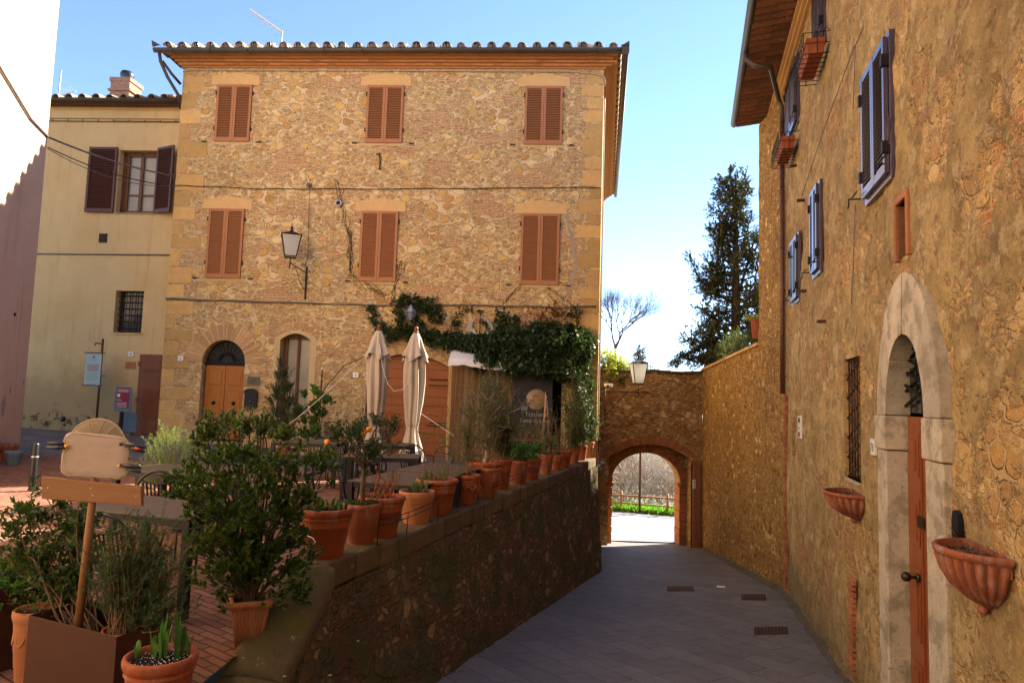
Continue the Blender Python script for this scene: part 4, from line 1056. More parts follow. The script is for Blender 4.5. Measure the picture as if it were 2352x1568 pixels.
mb = MB(); mb.prism([(PT[0], -.02)]+arch_pts(PT[0], PT[1], -.03, .76, 14)+[(PT[1], -.02)], .17, .19)
fl = mb.build('fanlight', M['glass'], HR)
mb = MB()
for i in range(5):
    z = .02+i*.15
    mb.tube([(7.75+i*.05, .13, z), (8.75-i*.06, .13, z+.28-i*.03)], .016, 5); mb.tube([(7.75+i*.05, .12, z+.25-i*.03), (8.75-i*.06, .12, z)], .016, 5)
for i in range(7): mb.tube([(7.78+i*.16, .145, -.03), (7.78+i*.16, .145, .45)], .007, 4)
mb.build('fanlight_grille', M['iron'], fl)
mb = MB(); mb.box(PT[0], PT[1], .14, .18, -3.45, -.06); dl = mb.build('door', M['rdoor'], HR)
mb = MB()
for (a, b) in ((PT[0]+.06, 8.24), (8.28, PT[1]-.06)):
    for (p, q) in ((-.62, -.22), (-1.25, -.82), (-2.1, -1.45), (-2.9, -2.3), (-3.35, -3.0)):
        mb.box(a+.06, b-.06, .125, .141, p, q); mb.box(a+.11, b-.11, .112, .13, p+.06, q-.06)
mb.box(8.245, 8.275, .12, .15, -3.4, -.08)
mb.build('door_panel', M['rdoor'], dl, .01)
mb = MB(); mb.box(8.22, 8.42, .100, .118, -1.05, -.95); mb.box(8.25, 8.39, .095, .101, -1.025, -.975); mb.build('letter_slot', M['bronze'], dl)
mb = MB(); kx, kz = RW.hit(2093, 1265, -.05); kx = 8.16; kz = -1.52; mb.sph((kx, .02, kz), .045, 8); mb.cyl((kx, .13, kz), (kx, .03, kz), .016); mb.cyl((kx, .125, kz), (kx, .105, kz), .04, 12); mb.build('door_knob', M['bronze'], dl)
# barred window
mb = MB(); mb.box(BW[0], BW[1], .28, .30, BW[2], BW[3]); wb = mb.build('barred_window', M['glass'], HR)
mb = MB()
for i in range(6): x = BW[0]+.05+i*.15; mb.tube([(x, .05, BW[2]), (x+.0, .05, BW[3])], .011, 5)
n_ = 6
for i in range(n_):
    z = BW[2]+i*(BW[3]-BW[2])/n_; dz = (BW[3]-BW[2])/n_
    mb.tube([(BW[0], .04, z), (BW[1], .04, z+dz)], .01, 5); mb.tube([(BW[0], .035, z+dz), (BW[1], .035, z)], .01, 5)
mb.build('window_bars', M['rust'], wb)
mb = MB(); mb.box(BW[0]-.02, BW[1]+.02, .0, .28, BW[2]-.05, BW[2]); mb.build('sill', M['portal'], HR, .005)
mb = MB(); mb.box(SLT[0], SLT[1], .3, .34, SLT[2], SLT[3]); mb.build('slit_back', M['dark'], HR)
mb = MB(); mb.box(SLT[0]-.06, SLT[0], -.03, .08, SLT[2]-.03, SLT[3]+.05); mb.box(SLT[1], SLT[1]+.06, -.03, .08, SLT[2]-.03, SLT[3]+.05); mb.box(SLT[0]-.06, SLT[1]+.06, -.032, .08, SLT[3], SLT[3]+.07); mb.build('slit_frame', M['brickring'], HR, .008)
mb = MB(); mb.box(SLOT[0], SLOT[1], .11, .13, SLOT[2], SLOT[3]); mb.build('slot_back', M['greyp'], HR)
mb = MB(); mb.box(1.86, 2.26, -.03, .0, -.56, -.16); ic = mb.build('intercom', M['white'], HR, .006)
mb = MB(); mb.box(1.98, 2.14, -.036, -.03, -.28, -.20); mb.box(1.98, 2.14, -.036, -.03, -.53, -.45); mb.box(2.03, 2.08, -.036, -.03, -.40, -.36); mb.build('intercom_buttons', M['black'], ic)
mb = MB(); tx, tz = RW.hit(2004, 1026, .03); mb.box(tx-.075, tx+.075, -.035, 0, tz-.085, tz+.085)
tl = mb.build('house_number', M['white'], HR, .004); mb = MB(); text_mb(mb, '78', .12, tx, -.037, tz-.045); mb.build('lettering', M['black'], tl)
# irons, stones, ledge
for (px, py) in ((1897, 738), (1847, 460), (1826, 590), (1720, 380), (1852, 668)):
    x, z = RW.hit(px, py) if px > 1800 else RW.hit(1830, py)
    MB().box(x-.04, x+.04, -.12, 0, z-.02, z+.02).build('iron_peg', M['rust'], HR)
mb = MB(); a = RW.hit(2045, 330); mb.prism([(a[0]-.13, a[1]-.12), (a[0]-.09, a[1]+.08), (a[0]+.14, a[1]+.22), (a[0]+.12, a[1]-.05)], -.05, -.03); mb.tube([(a[0], -.04, a[1]), (a[0], 0, a[1])], .01, 5); mb.build('metal_plate', M['shutd'], HR)
mb = MB()
for pts in (((1995, 60), (1975, 105), (1970, 250)), ((1975, 470), (1970, 620), (1966, 700)), ((1973, 105), (1900, 300), (1845, 460))):
    mb.tube([(RW.hit(*p)[0], -.05, RW.hit(*p)[1]) for p in pts], .006, 4)
mb.build('wall_wire', M['cable'], HR)
# bricked up doorway recess marks low on the wall
mb = MB()
bx0 = 5.95
for i in range(16):
    z = -3.15+i*.07; mb.box(bx0+rb.random()*.03, bx0+.20+rb.random()*.05, -.03-rb.random()*.015, .02, z, z+.058)
mb.build('brick_patch', M['brickring'], HR, .006)
# unseen block added behind the right row, keeps low sun off the terrace
HB = thing('sun_blocker', 'unseen stone block added behind the right hand row to shade the terrace', 'house', WF, (8.7, 18.6, 0))
mb = MB(); mb.box(8.7, 20, 18.6, 30, -2, 8.2) if False else mb.box(8.4, 16, 17.6, 21.2, -2, 9.6)
mb.build('wall', M['garden'], HB)
mb = MB(); mb.add([(8.1,17.3,9.6),(16.3,17.3,9.6),(16.3,21.5,9.6),(8.1,21.5,9.6),(8.1,19.4,11.0),(16.3,19.4,11.0)], [(0,1,5,4),(2,3,4,5),(0,4,3),(1,2,5)])
mb.build('roof', M['tileu'], HB)

HC = thing('bounce_block', 'unseen cream block added behind the viewer to bounce sunlight onto the walls', 'house', WF, (-9, -9, -1.7))
MB().box(-24, 7, -14, -6.5, -2.5, 9).build('wall', simple('bounce_plaster', (.74,.60,.42), .9, .05, 3, .1), HC)  # added out of view to throw warm sunlight back at the facade
mb = MB(); mb.add([(-24.5,-6.3,9),(7.5,-6.3,9),(7.5,-14.5,9),(-24.5,-14.5,9),(-24.5,-10.5,10.8),(7.5,-10.5,10.8)], [(0,1,5,4),(2,3,4,5),(0,4,3),(1,2,5)])
mb.build('roof', M['tileu'], HC)
# ================================================================== FOLIAGE HELPERS
def leaf(mb, p, d, L, W, rnd, fold=.25, droop=.0):
    """folded pointed leaf starting at p along d"""
    d = d.normalized(); s_ = d.cross(Vector((rnd.gauss(0, .35), rnd.gauss(0, .35), 1)))
    s_ = s_.normalized() if s_.length > 1e-4 else Vector((1, 0, 0)); n_ = s_.cross(d)
    m = p+d*L*.5+n_*L*.04; tip = p+d*L-Vector((0, 0, droop*L)); w_ = W*.5
    i = len(mb.v)
    mb.v += [tuple(p), tuple(m+s_*w_+n_*w_*fold), tuple(tip), tuple(m-s_*w_+n_*w_*fold)]
    mb.f += [[i, i+1, i+2], [i, i+2, i+3]]; mb.sm += [False, False]; mb.mi += [0, 0]
def rvec(rnd): return Vector((rnd.gauss(0, 1), rnd.gauss(0, 1), rnd.gauss(0, 1))).normalized()
def sprig(ml, ms, p, d, L, n, ll, lw, rnd, ang=.9, sr=.003, tipw=True, droop=0, curve=.25):
    """a twig with leaves all along it"""
    pts = [p]; dd = d.normalized()
    for k in range(3):
        dd = (dd+rvec(rnd)*curve*.5+Vector((0, 0, -droop*.3))).normalized(); pts.append(pts[-1]+dd*L/3)
    if ms is not None: ms.tube(pts, [sr, sr*.8, sr*.6, sr*.3], 3, caps=False)
    for i in range(n):
        t_ = (i+rnd.random()*.6)/n*3; k = min(int(t_), 2); q = pts[k].lerp(pts[k+1], t_-k); ax = (pts[k+1]-pts[k]).normalized()
        o_ = rvec(rnd); o_ = (o_-ax*o_.dot(ax)); o_ = o_.normalized() if o_.length > 1e-3 else ax.orthogonal()
        s_ = rnd.uniform(.7, 1.15)
        leaf(ml, q, ax*cos(ang)+o_*sin(ang), ll*s_, lw*s_, rnd, droop=droop)
    if tipw:
        for k in range(3): leaf(ml, pts[-1], dd+rvec(rnd)*.5, ll*.8, lw*.8, rnd)
    return pts[-1]
def limb(ms, p, q, r0, r1, rnd, wob=.08, n=5, k=6):
    p, q = Vector(p), Vector(q); L = (q-p).length
    pts = [p.lerp(q, i/n)+(rvec(rnd)*wob*L*.5*sin(pi*i/n)) for i in range(n+1)]; pts[0] = p; pts[-1] = q
    ms.tube(pts, [r0+(r1-r0)*i/n for i in range(n+1)], k, caps=False); return pts
def px_m(y): return FPX/y
# ================================================================== POTS ON THE PARAPET
def pot_mb(r, h, style, n=36):
    mb = MB(); b = r*.68
    if style == 'ridged':
        pr = [(b*.95, 0), (b, .01), (b+(r-b)*.35, h*.36), (b+(r-b)*.40, h*.37), (b+(r-b)*.60, h*.62), (b+(r-b)*.72, h*.63), (b+(r-b)*.70, h*.66), (b+(r-b)*.80, h*.76),
              (r*.96, h*.78), (r*.99, h*.80), (r*.93, h*.82), (r*.95, h*.84), (r*1.0, h*.86), (r*1.04, h*.9), (r*1.05, h*.95), (r*1.02, h*.99), (r*.95, h), (r*.88, h*.98), (r*.86, h*.8)]
    elif style == 'rolled':
        pr = [(b, 0), (b*1.02, h*.03), (b*1.06, h*.10), (b*1.09, h*.11), (b*1.16, h*.26), (b*1.19, h*.27), (b*1.27, h*.48), (b*1.30, h*.49), (r*.94, h*.82), (r*.96, h*.85), (r*1.0, h*.88), (r*1.04, h*.93), (r*1.02, h*.98), (r*.95, h), (r*.88, h*.98), (r*.86, h*.85)]
    elif style == 'plain':
        pr = [(b, 0), (b*1.03, h*.05), (r*.90, h*.66), (r*.95, h*.70), (r*.93, h*.74), (r*1.0, h*.78), (r*1.02, h*.95), (r*.99, h), (r*.90, h*.99), (r*.87, h*.85)]
    else:
        pr = [(b, 0), (b*1.04, h*.03), (b*1.05, h*.08), (b*1.12, h*.25), (r*.93, h*.74), (r*.90, h*.76), (r*.99, h*.80), (r*1.02, h*.86), (r*.98, h*.9), (r*1.04, h*.94), (r*1.02, h*.99), (r*.94, h), (r*.88, h*.97), (r*.86, h*.84)]
    rr = random.Random(int(r*1e4)); e = rr.uniform(.97, 1.03)
    return mb.lathe(pr, n, mod=lambda g, z, i: 1+.006*sin(2*g+e*9))
def soil_mb(r, h):
    mb = MB(); rr = random.Random(int(r*3e3)); vs = [(0, 0, h*.93)]
    for k in range(1, 5):
        for j in range(20): g = 2*pi*j/20; q = r*.875*k/4; vs.append((q*cos(g), q*sin(g), h*(.92 if k < 4 else .9)+rr.uniform(-.008, .008)))
    fs = [(0, 1+j, 1+(j+1) % 20) for j in range(20)]+[(1+(k-1)*20+j, 1+k*20+j, 1+k*20+(j+1) % 20, 1+(k-1)*20+(j+1) % 20) for k in range(1, 4) for j in range(20)]
    return mb.add(vs, fs, True)
# (px centre, px width, px bottom, px rim, style, material, label, plant)
POTS = [
 (743,119,1288,1172,'ridged','terra','nearest flowerpot on the parapet, ridged terracotta with wire round it and green bulb shoots','bulbs'),
 (827,84,1259,1165,'rolled','terra3','flowerpot holding the little orange tree over green ground cover','citrus'),
 (874,101,1232,1138,'ridged','terra','wide flowerpot with bare pinkish succulent stalks beside the pale pot','succ'),
 (955,80,1201,1126,'plain','terra2','palest smooth flowerpot with upright iris blades','iris'),
 (1001,92,1186,1102,'ridged','terra','flowerpot right behind the pale one with cut stumps and a few blades','stump'),
 (1070,62,1163,1094,'ridged','terra','flowerpot with a moulded face and garland and a thin sapling','sapling'),
 (1112,78,1153,1073,'ridged','terra','large flowerpot with gnarled little olive tree','olive'),
 (1119,56,1157,1088,'rolled','terra3','small reddish flowerpot with twiggy growth below the olive tree pot','twigs'),
 (1150,48,1130,1059,'ridged','terra','flowerpot of leafy pale green sprigs just past the olive tree','sprigs'),
 (1188,50,1121,1064,'rolled','terra3','flowerpot of geranium with orange flowers','geran'),
 (1216,52,1107,1056,'ridged','terra','flowerpot with long bare stems above a green geranium','canes2'),
 (1252,36,1091,1044,'plain','terra3','narrow flowerpot with tall bamboo canes tied to a point','canes'),
 (1276,30,1080,1044,'ridged','terra3','small flowerpot with low tuft between canes and lavender','tuft'),
 (1291,45,1076,1033,'ridged','terra','flowerpot with grey green lavender tuft near the far end','tuft2'),
 (1317,30,1061,1022,'ridged','terra3','flowerpot with climbing green shrub reaching to the ivy','climb'),
 (1336,24,1055,1019,'plain','terra','second flowerpot from the far end with thin climbing shrub','climb2'),
 (1350,28,1052,1013,'ridged','terra2','farthest flowerpot on the parapet at the corner of the stone house','climb3')]
offs = {6: .26, 8: .24, 4: .22, 7: .16}
for i, (px, wpx, pb, pr_, style, mt, lab, kind) in enumerate(POTS):
    x, z = T.hit(px, pb, -offs.get(i, .20)); base = (x, offs.get(i, .20), capz(x)); p = T.w(*base); d = p.length
    r = wpx*p.y/FPX/2; h = (pb-pr_)*p.y/FPX*1.0-.10*r; h = max(h, r*1.35)
    o = thing('flower_pot', lab, 'flowerpot', T, base, 'flowerpots standing along the terrace parapet')
    rp_ = random.Random(100+i); B = Vector(base)
    mb = pot_mb(r, h, style); mb.v = [(a+B.x, b+B.y, c+B.z) for a, b, c in mb.v]; pot = mb.build('pot', M[mt], o)
    mb = soil_mb(r, h); mb.v = [(a+B.x, b+B.y, c+B.z) for a, b, c in mb.v]; mb.build('soil', M['soil'], o)
    top = B+Vector((0, 0, h*.93)); ml, ms = MB(), MB(); lm, sm_ = 'leafsh', 'stem'
    def rp(k=.7): g = rp_.random()*2*pi; q = r*k*sqrt(rp_.random()); return top+Vector((q*cos(g), q*sin(g), 0))
    if kind == 'bulbs':
        lm = 'leafgr'
        for k in range(15):
            q = rp(.75); L = rp_.uniform(.05, .11)
            for m_ in range(3): ml.tube([q, q+Vector((rp_.gauss(0, .006), rp_.gauss(0, .006), L*.6)), q+Vector((rp_.gauss(0, .012), rp_.gauss(0, .012), L))], [.009, .011, .002], 5)
        for k in range(14): sprig(ml, ms, rp(.8), Vector((-.5, .6, .4)), .12, 9, .03, .014, rp_)
    elif kind == 'citrus':
        lm = 'leafcit'; sm_ = 'bark'
        tr = limb(ms, top, top+Vector((.0, .0, .34)), .028, .024, rp_, .05); t0 = tr[-1]
        cent = []
        for k in range(15):
            g = 2*pi*k/15+rp_.random(); q = rp_.uniform(.12, .36); e = t0+Vector((q*cos(g)*1.15, q*sin(g)*.8, rp_.uniform(.14, .44)-(.25*q))); limb(ms, t0, e, .013, .005, rp_, .25); cent.append(e)
        for k in range(330):
            e = rp_.choice(cent)+rvec(rp_)*rp_.uniform(.0, .10); dd = (e-t0+Vector((0, 0, .1))).normalized()+rvec(rp_)*.6
            sprig(ml, ms if k % 3 == 0 else None, e, dd, rp_.uniform(.05, .1), 8, .038, .013, rp_, ang=.7)
        for k in range(260):
            q = rp(.97); sprig(ml, None, q, Vector((0, 0, 1))+rvec(rp_)*.7, .035, 4, .016, .012, rp_)
        fm = MB()
        for (fx, fy) in ((752, 1015), (834, 995), (847, 986)):
            dd = ray(fx, fy); P_ = p+Vector((0, 0, 0)); q = dd*((p.y-.12)/dd.y); fq = rw(T, q); m3 = MB(); m3.sph(fq, .028, 8); m3.build('orange_fruit', M['orange'], o)
    elif kind == 'succ':
        lm = 'leafgr'; sm_ = 'terra3'
        for k in range(15):
            q = rp(.6); L = rp_.uniform(.14, .32); e = q+Vector((rp_.gauss(0, .11), rp_.gauss(0, .07), L)); pts = limb(ms, q, e, .007, .005, rp_, .2, 4, 5)
            if k % 2: sprig(ml, None, e, Vector((0, 0, 1)), .02, 6, .018, .012, rp_)
        for k in range(10): sprig(ml, None, rp(.5)+Vector((0, 0, .02)), Vector((0, 0, 1))+rvec(rp_)*.5, .03, 7, .022, .014, rp_)
    elif kind in ('iris', 'stump'):
        lm = 'leafgr'
        for k in range(7 if kind == 'iris' else 5):
            q = rp(.6); L = rp_.uniform(.10, .22); dd = Vector((rp_.gauss(0, .15), rp_.gauss(0, .12), 1))
            for m_ in range(3): leaf(ml, q, dd+Vector((.12*(m_-1), 0, 0)), L, .028, rp_)
        for k in range(6 if kind == 'iris' else 26):
            q = rp(.8); limb(ms, q, q+Vector((rp_.gauss(0, .05), rp_.gauss(0, .04), rp_.uniform(.05, .13))), .006, .004, rp_, .1, 3, 5)
    elif kind == 'sapling':
        lm = 'leafolv'; e = top+Vector((.09, .02, 1.0)); pts = limb(ms, top, e, .014, .006, rp_, .05, 8)
        pts2 = limb(ms, e, e+Vector((.05, 0, .3)), .006, .003, rp_, .1, 4)
        for k in range(70):
            t_ = rp_.uniform(.12, .9); q = top.lerp(e, t_)+rvec(rp_)*.02; [sprig(ml, ms, q, rvec(rp_)+Vector((-.3, 0, .5)), rp_.uniform(.08, .2), 12, .036, .011, rp_, ang=.6) for _ in range(2)]
        g_ = MB(); rr2 = random.Random(5)
        for k in range(26):
            a = -pi*.9+k*.09; q = B+Vector((cos(a)*r*1.0, sin(a)*r*1.0, h*(.56+.06*sin(k*.9)))); g_.sph(q, .014+.005*rr2.random(), 5)
        q = B+Vector((cos(-1.9)*r*.88, sin(-1.9)*r*.88, h*.3))
        g_.tube([q+Vector((.026*cos(t_*.6), -.004, .026*sin(t_*.6))) for t_ in range(11)], .006, 5); g_.sph(q, .012, 5)
        g_.build('moulded_garland', M['terra'], pot)
    elif kind == 'olive':
        lm = 'leafolv'; sm_ = 'barkg'
        k0 = top+Vector((.07, .0, .20)); k1 = k0+Vector((.09, 0, .22)); k2 = k1+Vector((-.02, 0, .2))
        limb(ms, top, k0, .045, .036, rp_, .2); limb(ms, k0, k1, .036, .03, rp_, .3); limb(ms, k1, k2, .03, .018, rp_, .2)
        cent = []
        for k in range(34):
            b0 = rp_.choice((k0, k1, k2)); e = b0+Vector((rp_.gauss(0, .28), rp_.gauss(0, .18), rp_.uniform(.05, .72))); pts = limb(ms, b0, e, .012, .004, rp_, .3); cent += pts[2:]
        for k in range(640): q = rp_.choice(cent); sprig(ml, ms, q, Vector((0, 0, .7))+rvec(rp_), rp_.uniform(.07, .2), 11, .038, .011, rp_, ang=.6, sr=.002)
    elif kind == 'twigs':
        lm = 'leafolv'; 
        for k in range(12): q = rp(); e = q+Vector((rp_.gauss(0, .12), rp_.gauss(0, .08), rp_.uniform(.1, .25))); limb(ms, q, e, .004, .002, rp_, .25); sprig(ml, ms, e, rvec(rp_)+Vector((0, 0, .5)), .06, 5, .02, .008, rp_)
    elif kind == 'sprigs':
        lm = 'leafsh'
        for k in range(34):
            q = rp(); e = q+Vector((rp_.gauss(0, .15), rp_.gauss(0, .08), rp_.uniform(.3, 1.2))); pts = limb(ms, q, e, .005, .002, rp_, .15)
            for m_ in range(11): sprig(ml, None, pts[1+m_ % 5]+rvec(rp_)*.02, (e-q).normalized()+rvec(rp_)*.6, .10, 10, .05, .018, rp_)
    elif kind == 'geran':
        lm = 'leafgr'
        for k in range(34): q = rp(); e = q+Vector((rp_.gauss(0, .12), rp_.gauss(0, .1), rp_.uniform(.05, .32))); limb(ms, q, e, .004, .003, rp_, .2, 3, 4); [leaf(ml, e+rvec(rp_)*.05, rvec(rp_)+Vector((0, -.3, .6)), .055, .055, rp_) for _ in range(18)]
        fm = MB()
        for k in range(3):
            q = top+Vector((rp_.gauss(0, .1), -.06, rp_.uniform(.1, .34))); 
            for m_ in range(16): leaf(fm, q+rvec(rp_)*.012, rvec(rp_), .018, .016, rp_)
        fm.build('flower', M['petal'], o)
    elif kind in ('canes2', 'canes'):
        lm = 'leafgr'
        if kind == 'canes':
            apex = top+Vector((.16, .05, 1.12)); cm = MB()
            for k in range(5): q = rp(.9); cm.tube([q, apex+rvec(rp_)*.03+Vector((0, 0, rp_.uniform(-.1, .12)))], .007, 5)
            cm.build('bamboo_canes', M['cane'], o)
        for k in range(10): q = rp(); e = q+Vector((rp_.gauss(0, .18), rp_.gauss(0, .1), rp_.uniform(.5, 1.1))); pts = limb(ms, q, e, .006, .002, rp_, .1); [sprig(ml, ms, pts[3+m_ % 3], rvec(rp_)+Vector((0, 0, .4)), .06, 4, .025, .012, rp_) for m_ in range(3)]
        for k in range(24 if kind == 'canes2' else 12): e = rp(1.2)+Vector((0, 0, rp_.uniform(.05, .3))); [leaf(ml, e+rvec(rp_)*.05, rvec(rp_)+Vector((0, -.2, .5)), .05, .045, rp_) for _ in range(18)]
    elif kind.startswith('tuft'):
        lm = 'leafolv' if kind == 'tuft2' else 'leafsh'
        for k in range(46): sprig(ml, ms, rp(), Vector((rp_.gauss(0, .45), rp_.gauss(0, .35), 1)), rp_.uniform(.12, .30), 14, .028, .006, rp_, ang=.5, sr=.002)
    else:
        lm = 'leafsh'; H_ = {'climb': 2.0, 'climb2': 2.1, 'climb3': 1.9}[kind]
        for k in range(20 if kind == 'climb' else 13):
            q = rp(); e = q+Vector((rp_.gauss(-.1, .22), rp_.gauss(0, .14), rp_.uniform(.4, H_))); pts = limb(ms, q, e, .006, .003, rp_, .1, 7)
            for m_ in range(22): sprig(ml, ms, pts[1+m_ % 7]+rvec(rp_)*.06, (e-q).normalized()*.6+rvec(rp_), rp_.uniform(.08, .22), 9, .06, .026, rp_, sr=.002)
    if i >= 4 and kind not in ('olive', 'plain'):
        for k in range(9):
            q = rp(.8); e = q+Vector((rp_.gauss(0, .14), rp_.gauss(0, .1), rp_.uniform(.35, 1.0))); pts = limb(ms, q, e, .0045, .002, rp_, .12, 5, 4)
            for m_ in range(4): limb(ms, pts[2+m_ % 3], pts[2+m_ % 3]+Vector((rp_.gauss(0, .08), rp_.gauss(0, .06), rp_.uniform(.05, .2))), .0025, .0012, rp_, .2, 3, 3)
            if k % 2: [sprig(ml, None, pts[3]+rvec(rp_)*.05, Vector((0, 0, .6))+rvec(rp_), .08, 7, .035, .013, rp_) for _ in range(4)]
    if ms.v: ms.build('stems', M[sm_], o)
    if ml.v: ml.build('foliage', M[lm], o)
# thin wire and iron holders running round the pots
def holder(k0, k1, lab):
    mb = MB(); pts = []
    for px, py in k0: x, z = T.hit(px, py, .02); pts.append((x, -.01, z))
    mb.tube(pts, .005, 5)
    for px, py in k0[:: 2]: x, z = T.hit(px, py, .02); mb.tube([(x, -.01, z), (x, .0, capz(x)+.0)], .005, 4)
    pts2 = [(a, b, c-.05) for a, b, c in pts]; mb.tube(pts2, .005, 5)
    tag(mb.build('pot_rail', M['iron'], None, fr=T, base=(pts[0][0], 0, capz(pts[0][0]))), lab, 'rail')
holder([(873,1192),(900,1190),(940,1176),(1000,1152),(1010,1150)], None, 'short black iron rail holding the pale flowerpot on the parapet')
holder([(1135,1110),(1165,1098),(1200,1085),(1230,1075),(1262,1062)], None, 'thin black iron rail in front of the middle flowerpots')
mb = MB(); x0, z0_ = T.hit(743, 1232, .12); mb.tube([(x0+.215*sin(g*.5), .20-.215*cos(g*.5)*1.0, capz(x0)+.24-.03*cos(g*.5)) for g in range(13)], .0025, 4)
tag(mb.build('pot_wire', M['zinc'], None, fr=T, base=(x0, .2, capz(x0))), 'thin steel wire looped round the nearest flowerpot', 'wire')

# ================================================================== TABLES AND CHAIRS
def make_table(lx, ly, h, name='cafe_table', leg=.032):
    t = thing(name, '', 'table')
    mb = MB(); mb.box(-lx/2, lx/2, -ly/2, ly/2, h-.018, h); mb.build('tabletop', M['tabl'], t, .003)
    mb = MB(); e = leg
    mb.box(-lx/2+.03, lx/2-.03, -ly/2+.02, -ly/2+.04, h-.07, h-.019); mb.box(-lx/2+.03, lx/2-.03, ly/2-.04, ly/2-.02, h-.07, h-.019)
    mb.box(-lx/2+.02, -lx/2+.04, -ly/2+.04, ly/2-.04, h-.07, h-.019); mb.box(lx/2-.04, lx/2-.02, -ly/2+.04, ly/2-.04, h-.07, h-.019)
    mb.build('apron', M['tablf'], t)
    for sx in (-1, 1):
        for sy in (-1, 1):
            mb = MB(); x = sx*(lx/2-e-.004); y = sy*(ly/2-e-.004); mb.box(x-e, x+e, y-e, y+e, 0, h-.02); mb.build('leg', M['tablf'], t, .003)
    return t
GT_ = 'dark cafe tables on the terrace'
def place(o, x, y, ang, lab, z=None, dz=0):
    o.location = (x, y, (ground(x, y) if z is None else z)+dz); o.rotation_euler = (0, 0, ang); o['label'] = lab; return o
t0 = make_table(1.15, .76, .75); t0['group'] = GT_
tabs = [(-2.82, 5.76, radians(-17), 'nearest dark cafe table left of the big green bush'), (-3.75, 7.9, radians(-17), 'dark cafe table with taupe top behind the nearest one'),
        (-3.5, 12.2, radians(-3), 'dark cafe table near the cream trough by the house'), (-2.3, 12.6, radians(10), 'dark cafe table between the cream trough and the folded parasols'),
        (-1.95, 10.7, radians(5), 'dark cafe table in front of the folded parasols')]
for i, (x, y, a, lab) in enumerate(tabs): place(t0 if i == 0 else copy_tree(t0), x, y, a, lab)
t1 = make_table(1.15, .95, .75); t1['group'] = GT_
for i, (x, y, a, lab) in enumerate([(-1.22, 8.35, T.a, 'large taupe cafe table just behind the pale flowerpots'), (-.90, 9.55, T.a, 'large taupe cafe table behind the olive tree flowerpot')]): place(t1 if i == 0 else copy_tree(t1), x, y, a, lab)
def make_chair():
    c = thing('bistro_chair', '', 'chair'); k = M['chair']
    mb = MB(); pl = [(.19*cos(g)*(1 if cos(g) > 0 else 1), .0, .0) for g in [0]]
    pr = []; n = 28
    top_ = [(.205*cos(2*pi*i/n)*(1.0), .20*sin(2*pi*i/n)) for i in range(n)]
    vs = [(x, y, .45) for x, y in top_]+[(x, y, .43) for x, y in top_]; mb.add(vs, [tuple(range(n)), tuple(range(n, 2*n))]+[(i, (i+1) % n, n+(i+1) % n, n+i) for i in range(n)])
    mb.build('seat', k, c, .006)
    mb = MB(); mb.tube([(.19*cos(2*pi*i/20), .185*sin(2*pi*i/20), .42) for i in range(21)], .010, 6); mb.build('seat_ring', k, c)
    for sx in (-1, 1):
        mb = MB(); mb.tube([(sx*.165, .15, .43), (sx*.19, .19, .2), (sx*.20, .205, 0)], .011, 8); mb.build('leg', k, c)
        mb = MB(); mb.tube([(sx*.17, -.15, .45), (sx*.19, -.2, .2), (sx*.20, -.24, 0)], .011, 8); mb.build('leg', k, c)
    mb = MB(); hoop = [(-.17, -.15, .45)]+[(-.205*cos(pi*i/14), -.20-.045*sin(pi*i/14), .66+.20*sin(pi*i/14)) for i in range(15)]+[(.17, -.15, .45)]
    mb.tube(hoop, .0115, 8); mb.build('back_frame', k, c)
    mb = MB()
    mb.tube([(-.165+.33*i/12, -.242+.02*abs(2*i/12-1), .775-.045*(1-(2*i/12-1)**2)) for i in range(13)], .010, 6)
    mb.tube([(-.17, -.16, .50), (0, -.175, .50), (.17, -.16, .50)], .009, 6)
    for i in range(9):
        x = -.13+.26*i/8; xt = x*1.12; mb.add([(x-.007, -.172, .50), (x+.007, -.172, .50), (xt+.009, -.238, .745-.01*abs(i-4)/4*-1), (xt-.009, -.238, .745)], [(0, 1, 2, 3)])
    mb.build('backrest', k, c)
    return c
c0 = make_chair(); c0['group'] = 'black metal bistro chairs round the tables'
chairs = [(-2.93, 6.48, radians(172), 'black bistro chair tucked behind the nearest table'), (-2.72, 5.02, radians(-12), 'nearest black bistro chair, behind the rosemary'),
 (-1.95, 7.72, radians(-75), 'black bistro chair with its round back just above the nearest flowerpots'), (-1.80, 8.35, radians(-70), 'black bistro chair half hidden behind the orange tree trunk'),
 (-1.98, 10.05, radians(10), 'black bistro chair facing the folded parasols behind the orange tree'), (-1.55, 11.35, radians(195), 'black bistro chair at the foot of the left folded parasol'),
 (-1.2, 11.5, radians(150), 'black bistro chair leaning on the table by the right parasol'), (-1.62, 9.1, radians(-72), 'black bistro chair at the left side of the large taupe tables'),
 (-2.9, 11.6, radians(-4), 'black bistro chair on the near side of the table by the house'), (-3.55, 13.0, radians(176), 'black bistro chair behind the table near the cream trough'),
 (-4.2, 12.3, radians(-90), 'black bistro chair right of the arched wooden door'), (-3.3, 8.55, radians(160), 'black bistro chair behind the taupe table, seen through the bush'),
 (-3.5, 7.1, radians(10), 'black bistro chair before the taupe table, left of the bush'), (-2.45, 12.0, radians(8), 'black bistro chair in front of the middle back table')]
for i, (x, y, a, lab) in enumerate(chairs): place(c0 if i == 0 else copy_tree(c0), x, y, a, lab)

